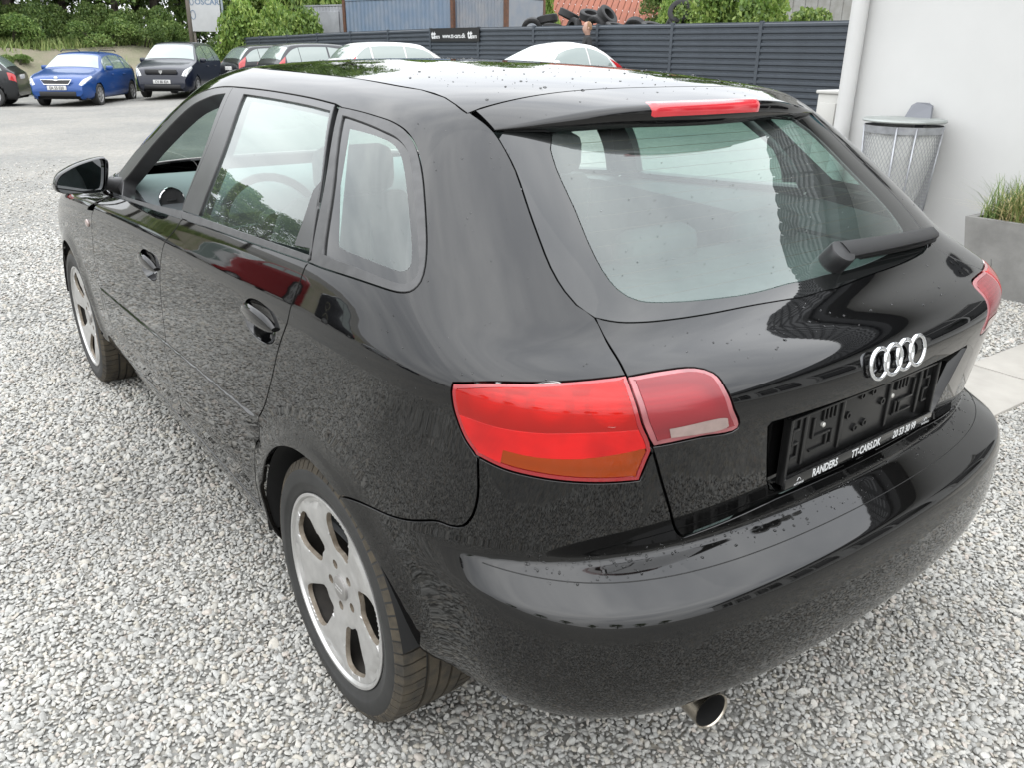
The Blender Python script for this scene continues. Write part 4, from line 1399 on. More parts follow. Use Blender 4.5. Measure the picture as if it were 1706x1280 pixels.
    fn = np.cross(V[tri[:, 1]] - V[tri[:, 0]], V[tri[:, 2]] - V[tri[:, 0]])
    tri[fn[:, 0] > 0] = tri[fn[:, 0] > 0][:, ::-1]
    face = MB(); face.v = [tuple(v) for v in V]; face.f = [tuple(t) for t in tri]
    walls_l = []
    for h in holes:
        walls = MB(); walls_l.append(walls)
        nn = len(h)
        c = h.mean(0)
        W = []
        for dz, sc in ((0.0022, 1.0), (0.006, 0.985), (0.013, 0.97)):
            for p in h:
                q = c + (p - c) * sc
                W.append((float(depth(p[0:1], p[1:2])[0]) + dz, q[0], q[1]))
        F = []
        for i in range(2):
            for k in range(nn):
                k2 = (k + 1) % nn
                F.append((i * nn + k, i * nn + k2, (i + 1) * nn + k2, (i + 1) * nn + k))
        walls.add(W, F)
    bolts_l = []
    for h in bolts:
        bm_ = MB(); bolts_l.append(bm_)
        nn = len(h)
        c = h.mean(0)
        W = []
        for dz, sc in ((0.0, 1.0), (0.016, 0.92), (0.016, 0.6), (0.006, 0.55), (0.006, 0.0001)):
            for p in h:
                q = c + (p - c) * sc
                W.append((float(depth(c[0:1], c[1:2])[0]) + dz, q[0], q[1]))
        F = []
        for i in range(4):
            for k in range(nn):
                k2 = (k + 1) % nn
                F.append((i * nn + k, i * nn + k2, (i + 1) * nn + k2, (i + 1) * nn + k))
        bm_.add(W, F)
    cap = MB().lathe([(-0.079, 0.031), (-0.0865, 0.0300), (-0.0885, 0.027), (-0.089, 0.010), (-0.089, 0.0001)], 40, 'x')
    logo = MB()
    for k in range(4):
        c0 = (k - 1.5) * 0.0088
        pts_ = [(-0.0893, c0 + 0.0058 * math.cos(t), 0.0058 * math.sin(t)) for t in np.linspace(0, 2 * math.pi, 17)]
        logo.tube(pts_, 0.0008, 5, cap=False)
    drum = MB().lathe([(0.015, 0.05), (0.015, 0.125), (0.03, 0.127), (0.04, 0.127)], 40, 'x')
    return dict(tyre=(tyre, TYRE, 40), tread=(tread, TREAD, 25), rim=(rim, ALLOY, 40), rim_barrel=(barrel, mat('shaded_dusty_barrel', (0.035, 0.030, 0.025), 0.8, var=0.4, var_scale=20), 40), spokes=(face, ALLOY, 45), spoke_opening=(walls_l, ALLOY_D, 60),  # barrel coloured dark so the openings look shaded and dusty inside
                wheel_bolt=(bolts_l, ALLOY_D, 50), centre_cap=(cap, mat('grey_cap', (0.30, 0.29, 0.28), 0.35, metal=0.6), 40),
                cap_emblem=(logo, ALLOY, 60), brake_disc=(drum, mat('dark_brake_iron', (0.022, 0.019, 0.017), 0.7, metal=0.4, var=0.4), 40))
wheel_src = make_wheel()
_wm = {}
for sx in (-1, 1):
    for yc, tr in ((0.0, 0.7545), (WB, 0.765)):
        w = bpy.data.objects.new('wheel', None)
        COL.objects.link(w)
        w.parent = CAR
        w.location = (sx * tr, yc, 0.308)
        # spin differently; right wheels are turned about z so the face looks outward
        w.rotation_euler = (0, 0, 0 if sx < 0 else math.pi)
        spin = 0.0 if yc == 0 else R(31)
        for nm, (mb, mm, au) in wheel_src.items():
            for ki, mbi in enumerate(mb if isinstance(mb, list) else [mb]):
                if (nm, ki) not in _wm:
                    o = mbi.build(nm, mm, None, auto=au, fix=nm not in ('spokes',))
                    _wm[(nm, ki)] = o.data
                    bpy.data.objects.remove(o)
                o = link_mesh(nm, _wm[(nm, ki)], w)
                o.rotation_euler = (spin, 0, 0)

# ------------------------------------------------------------------ main car: small parts
# four rings emblem, sitting on the tailgate
def tail_pt(x, z):
    q = xz_uv([(-abs(x), z)], (1.0, 16))[0]
    P, Su, Sv, n = SN(np.array([q[0]]), np.array([q[1]]))
    s = -1 if x > 0 else 1
    return P[0] * [s, 1, 1], n[0] * [s, 1, 1]
Pc, nc_v = tail_pt(0.0, 0.918)
for k in range(4):
    cx = (k - 1.5) * 0.0440
    Pk, nk = tail_pt(cx, 0.912)
    lean = 0.16
    pts_ = []
    for t in np.linspace(0, 2 * math.pi, 57):
        dx, dz = 0.0285 * math.cos(t), 0.0290 * math.sin(t)
        slope = -nk[0] / nk[1] if abs(cx) > 1e-6 else 0.0
        pts_.append((cx + dx, Pk[1] - 0.0055 - 0.0012 * (k % 2) + slope * dx + dz * lean, 0.924 + dz))
    m = MB().tube(pts_, 0.0044, 10, cap=False)
    o = m.build('emblem_ring', CHROME, tailgate, smooth=True)

# number plate holder
HB = mat('plate_holder_plastic', (0.012, 0.012, 0.012), 0.30, spec=0.5, var=0.2, var_scale=60)
holder = empty('plate_holder'); holder.parent = tailgate
HY0 = -0.712          # rear face of holder back plate
HX, HZ0, HZ1 = 0.266, 0.712, 0.846
def hb(c, d, bev=0.0015): mh.box(c, d, 0, bev)
mh = MB()
hb((0, HY0 + 0.004, (HZ0 + HZ1) / 2), (2 * HX, 0.006, HZ1 - HZ0), 0.002)                      # back
mh.build('holder_back', HB, holder, auto=40)
mh = MB()
hb((-HX + 0.004, HY0 - 0.004, (HZ0 + HZ1) / 2), (0.008, 0.014, HZ1 - HZ0)); hb((HX - 0.004, HY0 - 0.004, (HZ0 + HZ1) / 2), (0.008, 0.014, HZ1 - HZ0))
hb((0, HY0 - 0.003, HZ1 - 0.003), (2 * HX - 0.018, 0.012, 0.005))
for x in (-0.205, -0.085, 0.085, 0.205):
    hb((x, HY0 - 0.001, 0.790), (0.010, 0.006, 0.106))
for sx in (-1, 1):
    for k in range(4): hb((sx * 0.13 + (k - 1.5) * 0.013, HY0 - 0.0012, 0.826), (0.005, 0.006, 0.028))
    for k in range(3): hb((sx * 0.235, HY0 - 0.0012, 0.76 + 0.028 * k), (0.022, 0.006, 0.006)); hb((sx * (0.235 + (0.009 if k % 2 else -0.009)), HY0 - 0.0012, 0.774 + 0.028 * k), (0.005, 0.006, 0.026))
    hb((sx * 0.152, HY0 - 0.0012, 0.785), (0.060, 0.006, 0.006)); hb((sx * 0.18, HY0 - 0.0012, 0.806), (0.006, 0.006, 0.040)); hb((sx * 0.145, HY0 - 0.0012, 0.757), (0.075, 0.005, 0.005))
    hb((sx * 0.115, HY0 - 0.0012, 0.772), (0.006, 0.006, 0.030)); hb((sx * 0.132, HY0 - 0.0012, 0.772), (0.006, 0.006, 0.030))
mh.build('holder_ribs', HB, holder, auto=40)['kind'] = 'stuff'
mh = MB()
for x, z in ((-0.030, 0.765), (0.002, 0.768), (-0.062, 0.80), (0.060, 0.80), (-0.02, 0.832), (0.02, 0.832)):
    mh.lathe([(HY0 + 0.001, 0.0085), (HY0 - 0.004, 0.008), (HY0 - 0.004, 0.0045), (HY0 - 0.001, 0.0042), (HY0 - 0.001, 0.0001)], 16, 'y', (x, 0, z))
mh.build('holder_bosses', HB, holder, auto=40)['kind'] = 'stuff'
mh = MB()
hb((0, HY0 - 0.010, HZ0 + 0.004), (2 * HX - 0.002, 0.012, 0.026), 0.004)
lip = mh.build('holder_lip', mat('glossy_black_lip', (0.008, 0.008, 0.008), 0.14, coat=0.5), holder, auto=40)
WHITE_P = mat('white_print', (0.85, 0.86, 0.86), 0.45, emit=None)
def lettering(body, size, x, z, parent, align='LEFT', bold=0.0006, y=HY0 - 0.0166, sxs=1.0):
    me = text_mesh(body, size, bold=bold, align=align, extrude=0.0002)
    me.materials.append(WHITE_P)
    o = link_mesh('lettering', me, parent, (x, y, z), (math.pi / 2, 0, 0), (sxs, 1, 1))
    o['label'] = 'white lettering reading ' + body
    return o
ZT = HZ0 - 0.0035
lettering('RANDERS', 0.0235, -0.182, ZT, lip, sxs=0.82)
lettering('TT-CARS.DK', 0.0235, -0.050, ZT, lip, sxs=0.80)
lettering('20 53 30 99', 0.0235, 0.104, ZT, lip, sxs=0.80)
for x in (-0.235, 0.226):
    lettering('AUTOPLUS', 0.0062, x - 0.004, ZT - 0.0015, lip, bold=0.0)
    pts_ = [(x + 0.004 + 0.012 * t, HY0 - 0.0168, ZT + 0.007 + 0.006 * math.sin(math.pi * t)) for t in np.linspace(0, 1, 8)]
    MB().tube(pts_, 0.0006, 4).build('lettering', WHITE_P, lip)
for x in (-0.146, 0.098):
    mh = MB().lathe([(HY0 + 0.001, 0.0055), (HY0 - 0.003, 0.0050), (HY0 - 0.0045, 0.003), (HY0 - 0.0045, 0.0001)], 14, 'y', (x, 0, 0.803))
    mh.build('holder_screw', mat('zinc_screw', (0.75, 0.74, 0.70), 0.3, metal=0.7), holder, auto=40)

# rear wiper: cap, arm and blade parked across the lower right of the glass
def glass_pt(x, v):
    us = np.linspace(0, 5, 201)
    P, Su, Sv, n = SN(us, np.full_like(us, vm(v)))
    i = np.argmin(np.abs(-P[:, 0] - abs(x)))
    s = -1 if x > 0 else 1
    return Vector(P[i] * [s, 1, 1]), Vector(n[i] * [s, 1, 1])
pv, nv = glass_pt(0.115, 15.36)
wiper = empty('rear_wiper'); wiper.parent = tailgate
t_ = Vector((1, 0, 0))
b_ = nv.cross(t_).normalized()
WIPER = mat('wiper_black_plastic', (0.020, 0.020, 0.021), 0.38, var=0.15, var_scale=40, bump=0.1, bump_scale=700, bump_dist=0.0003)
m = MB()
secs = []
for r, h, sh in ((0.030, -0.004, 0), (0.030, 0.020, 0), (0.0295, 0.034, 0.001), (0.0275, 0.038, 0.001), (0.015, 0.0395, 0.001), (0.0005, 0.040, 0.001)):
    secs.append([tuple(pv + nv * h + t_ * (r * math.cos(a) * 1.05 + sh) + b_ * (r * math.sin(a))) for a in np.linspace(0, 2 * math.pi, 21)[:-1]])
for s_ in secs: m.v += s_
for i in range(len(secs) - 1):
    for k in range(20):
        m.f.append((i * 20 + k, i * 20 + (k + 1) % 20, (i + 1) * 20 + (k + 1) % 20, (i + 1) * 20 + k))
m.build('wiper_cap', WIPER, wiper, auto=45)
m = MB()
pathp, rads = [], []
NA = 14
for i in range(NA):
    s = i / (NA - 1)
    x = 0.125 + (0.545 - 0.125) * s
    g, gn = glass_pt(x, 15.40 - 0.12 * s)
    pathp.append((g + gn * (0.030 - 0.006 * s), gn, 0.022 - 0.006 * s, 0.012 - 0.003 * s))
V, F = [], []
for (p, gn, hw, hh) in pathp:
    up = gn.cross(t_).normalized()
    for a in np.linspace(0, 2 * math.pi, 13)[:-1]:
        ca, sa = math.cos(a), math.sin(a)
        e = (abs(ca) ** 4 + abs(sa) ** 4) ** -0.25
        V.append(tuple(p + up * (hw * e * ca) + gn * (hh * e * sa)))
for i in range(NA - 1):
    for k in range(12):
        F.append((i * 12 + k, i * 12 + (k + 1) % 12, (i + 1) * 12 + (k + 1) % 12, (i + 1) * 12 + k))
F.append(tuple(range(12))); F.append(tuple(range((NA - 1) * 12, NA * 12)))
m.add(V, F)
m.build('wiper_arm', WIPER, wiper, auto=40)
m = MB()
bl_pts = []
for s in np.linspace(0, 1, 12):
    g, gn = glass_pt(0.21 + 0.35 * s, 15.31 - 0.12 * s)
    bl_pts.append(tuple(g + gn * 0.009))
m.tube(bl_pts, 0.008, 8)
m.build('wiper_blade', RUBBER, wiper, auto=40)

# tailpipe
PIPE = mat('stainless_tailpipe', (0.46, 0.42, 0.36), 0.22, metal=1.0, var=0.2, var_scale=30)
SOOT = mat('tailpipe_soot', (0.004, 0.004, 0.004), 0.95)
d = Vector((-0.16, -1, 0.02)).normalized()
c0 = Vector((-0.440, -0.755, 0.300))
m = MB().tube([c0 - d * 0.34, c0 - d * 0.05, c0 - d * 0.004, c0], [0.035, 0.036, 0.038, 0.0385], 28, cap=False)
o = m.build('tailpipe', PIPE, CAR, auto=50)
MB().tube([c0 - d * 0.10, c0 - d * 0.003], [0.0345, 0.0352], 28, cap=False).build('pipe_bore', SOOT, o, smooth=True)
MB().tube([c0 - d * 0.003, c0 - d * 0.0003, c0 + d * 0.0006], [0.0352, 0.0362, 0.0385], 28, cap=False).build('pipe_rim', PIPE, o, smooth=True)
MB().tube([c0 - d * 0.11, c0 - d * 0.09], [0.036, 0.036], 28).build('pipe_inside', SOOT, o)
m = MB().tube([(-0.30, -0.30, 0.43), (-0.30, -0.56, 0.43)], 0.07, 20)
m.build('silencer', VOID, CAR, auto=50)

# door mirrors
mo = [(-1.020, 1.020), (-1.016, 1.042), (-1.002, 1.061), (-0.972, 1.078), (-0.930, 1.094), (-0.870, 1.107), (-0.848, 1.108), (-0.840, 1.098), (-0.842, 1.070), (-0.858, 1.012), (-0.868, 0.999), (-0.885, 0.994), (-0.960, 0.998), (-1.000, 1.002), (-1.013, 1.008)]
mo = catmull(np.array(mo), 0.008, closed=True)
cm = mo.mean(0)
MIRR = mat('mirror_glass', (0.72, 0.75, 0.76), 0.02, metal=1.0)
for sx in (1, -1):
    ym = 1.655
    V, F = [], []
    nn = len(mo)
    for dy, sc in ((0.010, 0.93), (-0.004, 0.955), (0.0, 1.0), (0.03, 1.03), (0.065, 0.97), (0.095, 0.80), (0.112, 0.52), (0.118, 0.2)):
        for p in mo:
            q = cm + (p - cm) * sc
            V.append((q[0] * sx, ym + dy + (q[0] + 0.93) * 0.14, q[1]))
    for i in range(7):
        for k in range(nn):
            k2 = (k + 1) % nn
            F.append((i * nn + k, i * nn + k2, (i + 1) * nn + k2, (i + 1) * nn + k))
    F.append(tuple(range(7 * nn, 8 * nn)))
    m = MB(); m.v, m.f = V, F
    mr = m.build('door_mirror', PAINT, fdoor if sx > 0 else fdoor_r, auto=40)
    gV = [((cm[0] + (p[0] - cm[0]) * 0.945) * sx, ym + 0.004 + (p[0] + 0.93) * 0.30, cm[1] + (p[1] - cm[1]) * 0.945) for p in mo]
    m = MB().add(gV, [tuple(range(len(gV)))])
    m.build('mirror_glass', MIRR, mr)
    m = MB()
    m.tube([(-0.87 * sx, 1.715, 1.020), (-0.835 * sx, 1.735, 1.010), (-0.785 * sx, 1.76, 0.995)], [0.026, 0.022, 0.034], 12)
    m.build('mirror_arm', TRIM, mr, auto=50)
# side indicator on the fender
qm = yz_uv([(2.045, 0.826)], (20, 15))[0]
P, Su, Sv, n = SN(np.array([qm[0]]), np.array([qm[1]]))
for sx in (1, -1):
    m = MB().lathe([(0.0, 0.0155), (-0.005, 0.014), (-0.0075, 0.008), (-0.008, 0.0001)], 20, 'x', (P[0][0], P[0][1], P[0][2]))
    m.v = [(v[0] * sx, v[1] + (v[1] - P[0][1]) * 0.5, v[2]) for v in m.v]
    m.build('side_indicator', CLEAR, CAR, auto=50)

# ------------------------------------------------------------------ main car: interior
m = MB()
for sx in (-1, 1):
    m.add([(sx * 0.775, -0.55, 0.36), (sx * 0.775, 1.9, 0.36), (sx * 0.765, 1.75, 0.955), (sx * 0.765, 0.9, 1.0), (sx * 0.74, -0.38, 1.03), (sx * 0.60, -0.52, 0.98), (sx * 0.60, -0.55, 0.5)], [(0, 1, 2, 3, 4, 5, 6)])
    m.add([(sx * 0.775, 1.75, 0.953), (sx * 0.83, 1.70, 0.972), (sx * 0.825, 0.03, 1.052), (sx * 0.74, -0.38, 1.03), (sx * 0.765, 0.9, 1.0)], [(0, 1, 2, 3, 4)])
m.add([(-0.775, -0.55, 0.40), (0.775, -0.55, 0.40), (0.775, 2.0, 0.34), (-0.775, 2.0, 0.34)], [(0, 1, 2, 3)])
m.add([(-0.775, 2.0, 0.34), (0.775, 2.0, 0.34), (0.775, 2.0, 0.95), (-0.775, 2.0, 0.95)], [(0, 1, 2, 3)])
m.add([(-0.60, -0.55, 0.4), (0.60, -0.55, 0.4), (0.58, -0.50, 0.985), (-0.58, -0.50, 0.985)], [(0, 1, 2, 3)])
m.build('cabin_tub', INTER, CAR)
# pillar linings on both sides, between outer skin and cabin
MB().box((0, -0.30, 0.985), (1.12, 0.38, 0.02), 0, 0.006).build('parcel_shelf', INTER, CAR, auto=40)
def seat(x, y, w, name):
    s = empty(name, (x, y, 0.40)); s.parent = CAR
    m = MB().box((0, 0.12, 0.10), (w, 0.50, 0.16), 0, 0.05); m.build('seat_cushion', INTER, s, auto=50)
    V, F = [], []
    zs_ = 1.0 if w < 0.7 else 0.86
    prof = [(-0.08, 0.10, 0.44, 0.13), (-0.13, 0.30, 0.48, 0.13), (-0.19, 0.50, 0.50, 0.11), (-0.235, 0.62, 0.44, 0.09), (-0.25, 0.66, 0.34, 0.06)]
    for (yy, zz, ww, dd) in prof:
        ww = ww * w / 0.5
        for a in np.linspace(0, 2 * math.pi, 17)[:-1]:
            ca, sa = math.cos(a), math.sin(a)
            e = (abs(ca) ** 3.5 + abs(sa) ** 3.5) ** (-1 / 3.5)
            V.append((ww / 2 * e * ca, yy + dd / 2 * e * sa, zz * zs_))
    for i in range(len(prof) - 1):
        for k in range(16):
            F.append((i * 16 + k, i * 16 + (k + 1) % 16, (i + 1) * 16 + (k + 1) % 16, (i + 1) * 16 + k))
    F.append(tuple(range((len(prof) - 1) * 16, len(prof) * 16)))
    MB().add(V, F).build('seat_back', INTER, s, auto=60)
    nh = 1 if w < 0.7 else 3
    hz = 0.735 if nh == 1 else 0.60
    for k in range(nh):
        hx = 0 if nh == 1 else (k - 1) * 0.42
        m = MB()
        m.box((hx, -0.275, hz), (0.25, 0.09, 0.14), 0, 0.04)
        m.tube([(hx - 0.05, -0.26, 0.45), (hx - 0.05, -0.27, hz - 0.03)], 0.006, 6); m.tube([(hx + 0.05, -0.26, 0.45), (hx + 0.05, -0.27, hz - 0.03)], 0.006, 6)
        m.build('headrest', INTER, s, auto=50)
seat(-0.37, 1.02, 0.50, 'front_seat'); seat(0.37, 1.02, 0.50, 'front_seat'); seat(0.0, 0.16, 1.26, 'rear_seat')
# dashboard
prof = [(1.50, 0.78), (1.52, 0.90), (1.58, 0.955), (1.68, 0.985), (1.85, 0.995), (2.10, 0.985), (2.10, 0.50), (1.60, 0.50), (1.52, 0.62)]
m = MB().prism(prof, -0.755, 0.755, 'yz')
dash = m.build('dashboard', DASH, CAR, auto=35)
for x in (-0.674, -0.12, 0.12, 0.674):
    c = (x, 1.575, 0.962) if abs(x) > 0.5 else (x, 1.535, 0.905)
    m = MB().lathe([(0.0, 0.044), (-0.010, 0.044), (-0.012, 0.041), (-0.004, 0.039)], 32, 'y', c)
    m.build('vent_ring', CHROME, dash, auto=40)
    m = MB().lathe([(-0.003, 0.0395), (-0.002, 0.0001)], 24, 'y', c)
    m.box((x, c[1] - 0.006, c[2]), (0.030, 0.008, 0.004))
    m.build('vent_core', TRIM, dash)
pts_ = [(-0.37 + 0.185 * math.cos(t), 1.40 + 0.07 * math.sin(t), 0.86 + 0.17 * math.sin(t)) for t in np.linspace(0, 2 * math.pi, 33)]
m = MB().tube(pts_, 0.016, 8, cap=False)
m.tube([(-0.54, 1.40, 0.86), (-0.37, 1.43, 0.86), (-0.20, 1.40, 0.86)], 0.018, 8); m.tube([(-0.37, 1.43, 0.86), (-0.37, 1.56, 0.80)], 0.035, 10); m.lathe([(-0.03, 0.0001), (-0.03, 0.05), (0.01, 0.06)], 20, 'y', (-0.37, 1.43, 0.86))
m.build('steering_wheel', TRIM, CAR, auto=50)
MB().box((0.0, 1.52, 1.30), (0.22, 0.03, 0.06), 0, 0.02).build('rear_view_mirror', TRIM, CAR, auto=50)
# ------------------------------------------------------------------ ground and gravel
def terrain(x, y):
    x = np.asarray(x, float); y = np.asarray(y, float)
    h = 0.030 * np.maximum(0, x - 2.6) * sstep((x - 2.6) / 5.0 + 0.0) - 0.0045 * np.maximum(0, y - 6) * sstep((y - 6) / 8.0)
    # raised ground beyond the fence, sandy bank at the far left of the yard
    h = h + 0.85 * sstep((x - 14.0 - 0.0838 * (20 - y) * 0.0) / 2.5) * sstep((y - 4.5) / 2.0)
    d = bank_d(x, y)
    h = h + 1.55 * sstep(d / 3.6) + 0.10 * np.maximum(0, d - 3.6)
    return h
BANK_A, BANK_B = np.array([-34.0, 36.5]), np.array([9.6, 34.0])
def bank_d(x, y):
    t = (BANK_B - BANK_A) / np.linalg.norm(BANK_B - BANK_A)
    n = np.array([-t[1], t[0]])
    d = (x - BANK_A[0]) * n[0] + (y - BANK_A[1]) * n[1]
    along = (x - BANK_A[0]) * t[0] + (y - BANK_A[1]) * t[1]
    L_ = np.linalg.norm(BANK_B - BANK_A)
    d = d + 0.35 * np.sin(along * 0.6) + 0.18 * np.sin(along * 1.7 + 1.0)
    return np.clip(d, 0, 30) * sstep((L_ + 2.0 - along) / 4.0)

def gravel_ground_mat():
    m = bpy.data.materials.new('gravel_ground')
    m.use_nodes = True
    nt = m.node_tree
    b = nt.nodes['Principled BSDF']
    b.inputs['Roughness'].default_value = 0.85
    tc = nt.nodes.new('ShaderNodeTexCoord')
    vo = nt.nodes.new('ShaderNodeTexVoronoi')
    vo.inputs['Scale'].default_value = 52.0
    nt.links.new(tc.outputs['Object'], vo.inputs['Vector'])
    sep = nt.nodes.new('ShaderNodeSeparateColor')
    nt.links.new(vo.outputs['Color'], sep.inputs[0])
    cr = nt.nodes.new('ShaderNodeValToRGB')
    els = [(0.0, (0.156, 0.155, 0.147)), (0.2, (0.195, 0.193, 0.185)), (0.45, (0.222, 0.220, 0.209)), (0.62, (0.204, 0.206, 0.200)), (0.78, (0.231, 0.217, 0.187)), (0.9, (0.264, 0.258, 0.241)), (1.0, (0.228, 0.202, 0.181))]
    cr.color_ramp.elements[0].position, cr.color_ramp.elements[0].color = els[0][0], rgba(els[0][1])
    cr.color_ramp.elements[1].position, cr.color_ramp.elements[1].color = els[-1][0], rgba(els[-1][1])
    for p, c in els[1:-1]:
        e = cr.color_ramp.elements.new(p); e.color = rgba(c)
    nt.links.new(sep.outputs[0], cr.inputs['Fac'])
    # speckle that still reads at a distance, broad damp and dusty drifts
    n0 = nt.nodes.new('ShaderNodeTexNoise')
    n0.inputs['Scale'].default_value = 9.0
    n0.inputs['Detail'].default_value = 9
    n0.inputs['Roughness'].default_value = 0.85
    nt.links.new(tc.outputs['Object'], n0.inputs['Vector'])
    c0_ = nt.nodes.new('ShaderNodeMapRange')
    c0_.inputs['From Min'].default_value = 0.3; c0_.inputs['From Max'].default_value = 0.7
    c0_.inputs['To Min'].default_value = 0.68; c0_.inputs['To Max'].default_value = 1.22
    nt.links.new(n0.outputs['Fac'], c0_.inputs['Value'])
    n = nt.nodes.new('ShaderNodeTexNoise')
    n.inputs['Scale'].default_value = 0.45
    n.inputs['Detail'].default_value = 8
    nt.links.new(tc.outputs['Object'], n.inputs['Vector'])
    c2 = nt.nodes.new('ShaderNodeValToRGB')
    c2.color_ramp.elements[0].position = 0.35; c2.color_ramp.elements[0].color = (0.84, 0.85, 0.85, 1)
    c2.color_ramp.elements[1].position = 0.65; c2.color_ramp.elements[1].color = (1.12, 1.10, 1.06, 1)
    nt.links.new(n.outputs['Fac'], c2.inputs['Fac'])
    mx = nt.nodes.new('ShaderNodeMix'); mx.data_type = 'RGBA'; mx.blend_type = 'MULTIPLY'; mx.inputs['Factor'].default_value = 1.0
    nt.links.new(cr.outputs['Color'], mx.inputs['A'])
    nt.links.new(c2.outputs['Color'], mx.inputs['B'])
    v0_ = nt.nodes.new('ShaderNodeVectorMath'); v0_.operation = 'SCALE'
    nt.links.new(mx.outputs['Result'], v0_.inputs[0])
    nt.links.new(c0_.outputs['Result'], v0_.inputs['Scale'])
    nt.links.new(v0_.outputs['Vector'], b.inputs['Base Color'])
    bp = nt.nodes.new('ShaderNodeBump')
    bp.inputs['Strength'].default_value = 0.9
    bp.inputs['Distance'].default_value = 0.008
    bp.invert = True
    nt.links.new(vo.outputs['Distance'], bp.inputs['Height'])
    nt.links.new(bp.outputs['Normal'], b.inputs['Normal'])
    return m
GRAVEL = gravel_ground_mat()
# one large sheet: fine near the yard, coarse to the horizon
def sheet(name, xs, ys, zf, material):
    X, Y = np.meshgrid(xs, ys)
    Z = zf(X, Y)
    V = np.stack([X, Y, Z], -1).reshape(-1, 3)
    nx = len(xs)
    F = [(j * nx + i, j * nx + i + 1, (j + 1) * nx + i + 1, (j + 1) * nx + i) for j in range(len(ys) - 1) for i in range(nx - 1)]
    return raw(name, V, F, material, None, True)
gx = np.r_[-220, -120, -70, np.arange(-46, 30, 0.8), 45, 80, 140, 230]
gy = np.r_[-220, -120, -60, np.arange(-30, 46, 0.8), 60, 90, 150, 260]
def gz(X, Y):
    return np.minimum(terrain(X, Y), 4.0) - 0.003
ground = tag(sheet('ground', gx, gy, gz, GRAVEL), kind='structure')

# loose stones around the car
def stone_mats():
    m = bpy.data.materials.new('gravel_stone')
    m.use_nodes = True
    nt = m.node_tree
    b = nt.nodes['Principled BSDF']
    b.inputs['Roughness'].default_value = 0.72
    oi = nt.nodes.new('ShaderNodeObjectInfo')
    cr = nt.nodes.new('ShaderNodeValToRGB')
    cr.color_ramp.interpolation = 'LINEAR'
    els = [(0.0, (0.284, 0.281, 0.265)), (0.12, (0.328, 0.325, 0.307)), (0.30, (0.373, 0.368, 0.343)), (0.46, (0.350, 0.351, 0.336)), (0.60, (0.402, 0.392, 0.364)), (0.70, (0.386, 0.360, 0.307)), (0.78, (0.377, 0.372, 0.347)), (0.88, (0.443, 0.432, 0.400)), (0.95, (0.377, 0.337, 0.299)), (1.0, (0.458, 0.444, 0.403))]
    cr.color_ramp.elements[0].position, cr.color_ramp.elements[0].color = els[0][0], rgba(els[0][1])
    cr.color_ramp.elements[1].position, cr.color_ramp.elements[1].color = els[-1][0], rgba(els[-1][1])
    for p, c in els[1:-1]:
        e = cr.color_ramp.elements.new(p); e.color = rgba(c)
    nt.links.new(oi.outputs['Random'], cr.inputs['Fac'])
    tc = nt.nodes.new('ShaderNodeTexCoord')
    n = nt.nodes.new('ShaderNodeTexNoise')
    n.inputs['Scale'].default_value = 3.0
    n.inputs['Detail'].default_value = 5
    nt.links.new(tc.outputs['Object'], n.inputs['Vector'])
    mr = nt.nodes.new('ShaderNodeMapRange')
    mr.inputs['To Min'].default_value = 0.72; mr.inputs['To Max'].default_value = 1.25
    nt.links.new(n.outputs['Fac'], mr.inputs['Value'])
    mx = nt.nodes.new('ShaderNodeVectorMath'); mx.operation = 'SCALE'
    nt.links.new(cr.outputs['Color'], mx.inputs[0])
    nt.links.new(mr.outputs['Result'], mx.inputs['Scale'])
    ge = nt.nodes.new('ShaderNodeNewGeometry')           # damp and dusty patches across the yard
    n2 = nt.nodes.new('ShaderNodeTexNoise')
    n2.inputs['Scale'].default_value = 1.1
    n2.inputs['Detail'].default_value = 5
    nt.links.new(ge.outputs['Position'], n2.inputs['Vector'])
    m2 = nt.nodes.new('ShaderNodeMapRange')
    m2.inputs['From Min'].default_value = 0.35; m2.inputs['From Max'].default_value = 0.65
    m2.inputs['To Min'].default_value = 0.84; m2.inputs['To Max'].default_value = 1.08
    nt.links.new(n2.outputs['Fac'], m2.inputs['Value'])
    x2 = nt.nodes.new('ShaderNodeVectorMath'); x2.operation = 'SCALE'
    nt.links.new(mx.outputs['Vector'], x2.inputs[0])
    nt.links.new(m2.outputs['Result'], x2.inputs['Scale'])
    nt.links.new(x2.outputs['Vector'], b.inputs['Base Color'])
    return m
STONE = stone_mats()
def stone_mesh(seed):
    rg = np.random.default_rng(seed)
    bm = bmesh.new()
    bmesh.ops.create_icosphere(bm, subdivisions=2, radius=1.0)
    ax = rg.uniform(0.7, 1.3, 3)
    planes = [(rg.normal(size=3), rg.uniform(0.55, 0.9)) for _ in range(9)]
    for v in bm.verts:
        p = np.array(v.co)
        for n, d in planes:
            n = n / np.linalg.norm(n)
            s = p @ n
            if s > d: p = p - n * (s - d) * 0.85
        v.co = Vector(p * ax * [1.0, 0.84, 0.52])
    me = bpy.data.meshes.new('gravel_stone')
    bm.to_mesh(me); bm.free()
    me.materials.append(STONE)
    me.polygons.foreach_set('use_smooth', [True] * len(me.polygons))
    me.set_sharp_from_angle(angle=R(32))
    return me
